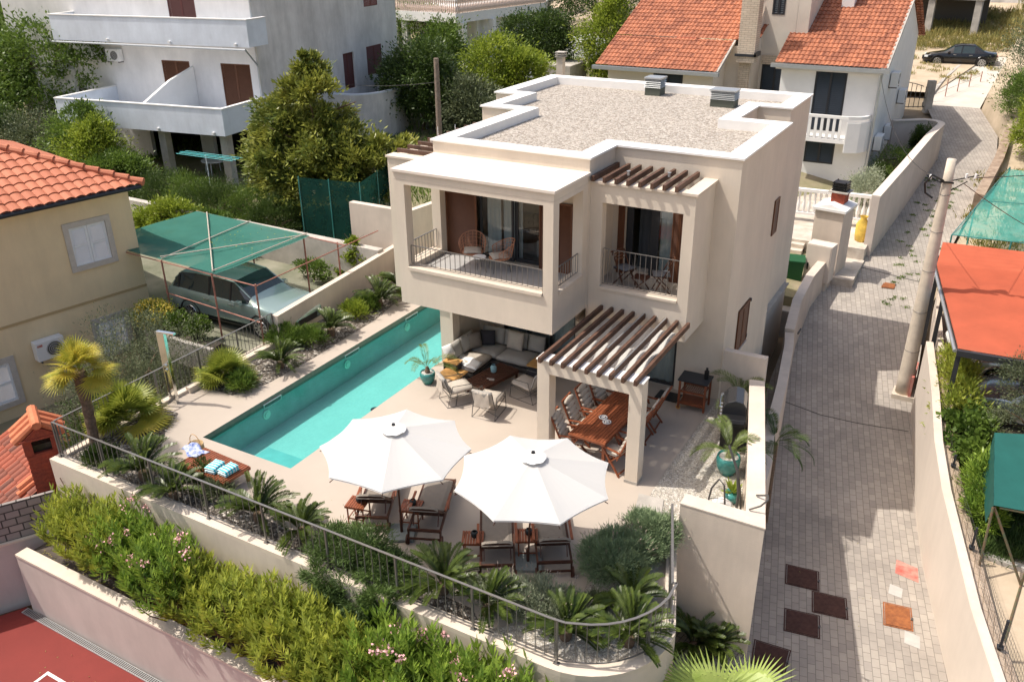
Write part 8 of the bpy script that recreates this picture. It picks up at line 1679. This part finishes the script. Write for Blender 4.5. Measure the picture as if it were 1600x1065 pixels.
# teal netting on frame above the carport
M['tealnet'] = sheermat('teal_netting', (.10,.42,.36), .62, weave=2.0)
t = empty('netting_frame', (12,20,-.3), 0, 'translucent teal netting stretched over a garden on the right edge', 'netting'); NO = Vector((12,20,-.3))
b = MB(); b.M = Matrix.Translation(-NO); q00,q10,q11,q01 = Vector((11.6,16.6,1.2)),Vector((19,17.2,1.2)),Vector((19,27.6,1.9)),Vector((13.0,26.8,1.5)); vs_ = []
for j in range(15):
    for i in range(11): u,v = i/10,j/14; p = q00.lerp(q10,u).lerp(q01.lerp(q11,u),v); vs_.append((p.x,p.y,p.z-.28*abs(math.sin(math.pi*v*2.5))*(.3+u)-.05*math.sin(u*15)))
b.add(vs_, [(j*11+i,j*11+i+1,j*11+i+12,j*11+i+11) for j in range(14) for i in range(10)]); b.quad((11.6,16.6,-.4),(19,17.2,-.4),(19,17.2,.2),(11.6,16.6,.2)) if False else None; b.build('net', M['tealnet'], t, smooth=True)
for p in (q00,q01,q00.lerp(q01,.35),q00.lerp(q01,.7),q00.lerp(q10,.25)): b = MB(); b.M = Matrix.Translation(-NO); b.tube([tuple(p),(p.x,p.y,ryz(p.y)-.1)],.03,6); b.build('post', M['teal'], t)
b = MB(); b.M = Matrix.Translation(-NO)
for p,q in ((q00,q10),(q00,q01),(q00.lerp(q01,.45),q10.lerp(q11,.45)),(q00.lerp(q10,.4),q01.lerp(q11,.4))): b.tube([tuple(p),tuple(q)],.018,5)
b.build('wire_frame', M['teal'], t)
# stone edge, slab, kerb pieces, red board behind the pole
b = MB(); wallpath(b, [(11.9,24.5,.0,.75),(12.3,30,.4,1.15),(12.5,36,.8,1.55)][::-1], .4); tag(b.build('rubble_wall', mat('rubble_stonework',(.42,.32,.24),.9,.4,3,1,6,c2=(.2,.14,.1))), 'low rough stone bank with reddish weeds along the upper road', 'wall')
b = MB(); b.box(11.52,10.3,-2.4,11.60,11.5,-1.55); tag(b.build('red_board', M['redpaint']), 'faded red board leaning behind the foot of the concrete pole', 'board')
b = MB(); wallpath(b, [(13.75,2.2,-1.8,-1.58),(14.3,2.05,-1.8,-1.58),(15.0,2.0,-1.8,-1.58)], .16); tag(b.build('garden_kerb', M['concrete']), 'short stone kerb edging the grass by the wire fence', 'kerb')
b = MB(); wallpath(b, [(12.1,9.9,-1.4,-.35),(11.75,12.0,-1.2,.0),(11.6,14.2,-.9,.3)][::-1], .16); tag(b.build('yard_wall', M['stucco_wall']), 'low beige wall with metal posts behind the concrete pole', 'wall')
t = empty('cement_mixer', (12.5,11.5,-1.15), 0, 'white rounded tank standing beside the carport post', 'tank'); b = MB(); b.lathe([(.0,0),(.3,.02),(.38,.3),(.36,.75),(.2,.95),(.0,1.0)],n=18); b.build('body', M['white'], t, smooth=True); b = MB(); b.cyl((-.1,-.2,.97),.12,.06,12); b.build('lid', M['black'], t)

def litter(name, fn, n, label, m_, sz=.05):
    global rng; rng = np.random.default_rng(n); P_ = np.array([fn() for _ in range(n)]); d = rng.normal(size=(n,3))*[1,1,.12]; o = link(name, qmesh(name, leaves(P_, d, sz, sz*.5, jit=.3), m_)); o['kind'] = 'stuff'; tag(o, label, 'fallen leaves')
r3_ = random.Random(4)
litter('fallen_leaves', lambda: (r3_.uniform(-9,-6.8), r3_.uniform(1.5,3.9), 2.10), 60, 'small pale leaves lying on the green shade net', M['lf_lime'], .07)
litter('fallen_leaves', lambda: (r3_.uniform(-5,8), -7.98+abs(r3_.gauss(0,.3)), -1.94), 900, 'dry leaves scattered on the dark soil under the oleanders', M['lf_dry'], .05)
litter('fallen_leaves', lambda: (lambda y: (r3_.uniform(8.8,12.5), y, zr(y)+.012))(r3_.uniform(-3,17)), 120, 'a few dry leaves scattered over the road pavers', M['lf_dry'], .04)
litter('fallen_leaves', lambda: (r3_.uniform(-4.5,5), -8.6-abs(r3_.gauss(0,1.2)), -3.488), 70, 'pale leaves scattered on the red court', M['lf_dry'], .05)
litter('fallen_leaves', lambda: (r3_.uniform(-4.5,7), r3_.uniform(-6,-4.6), .006), 40, 'a few dry leaves on the pool deck near the planting', M['lf_dry'], .035)
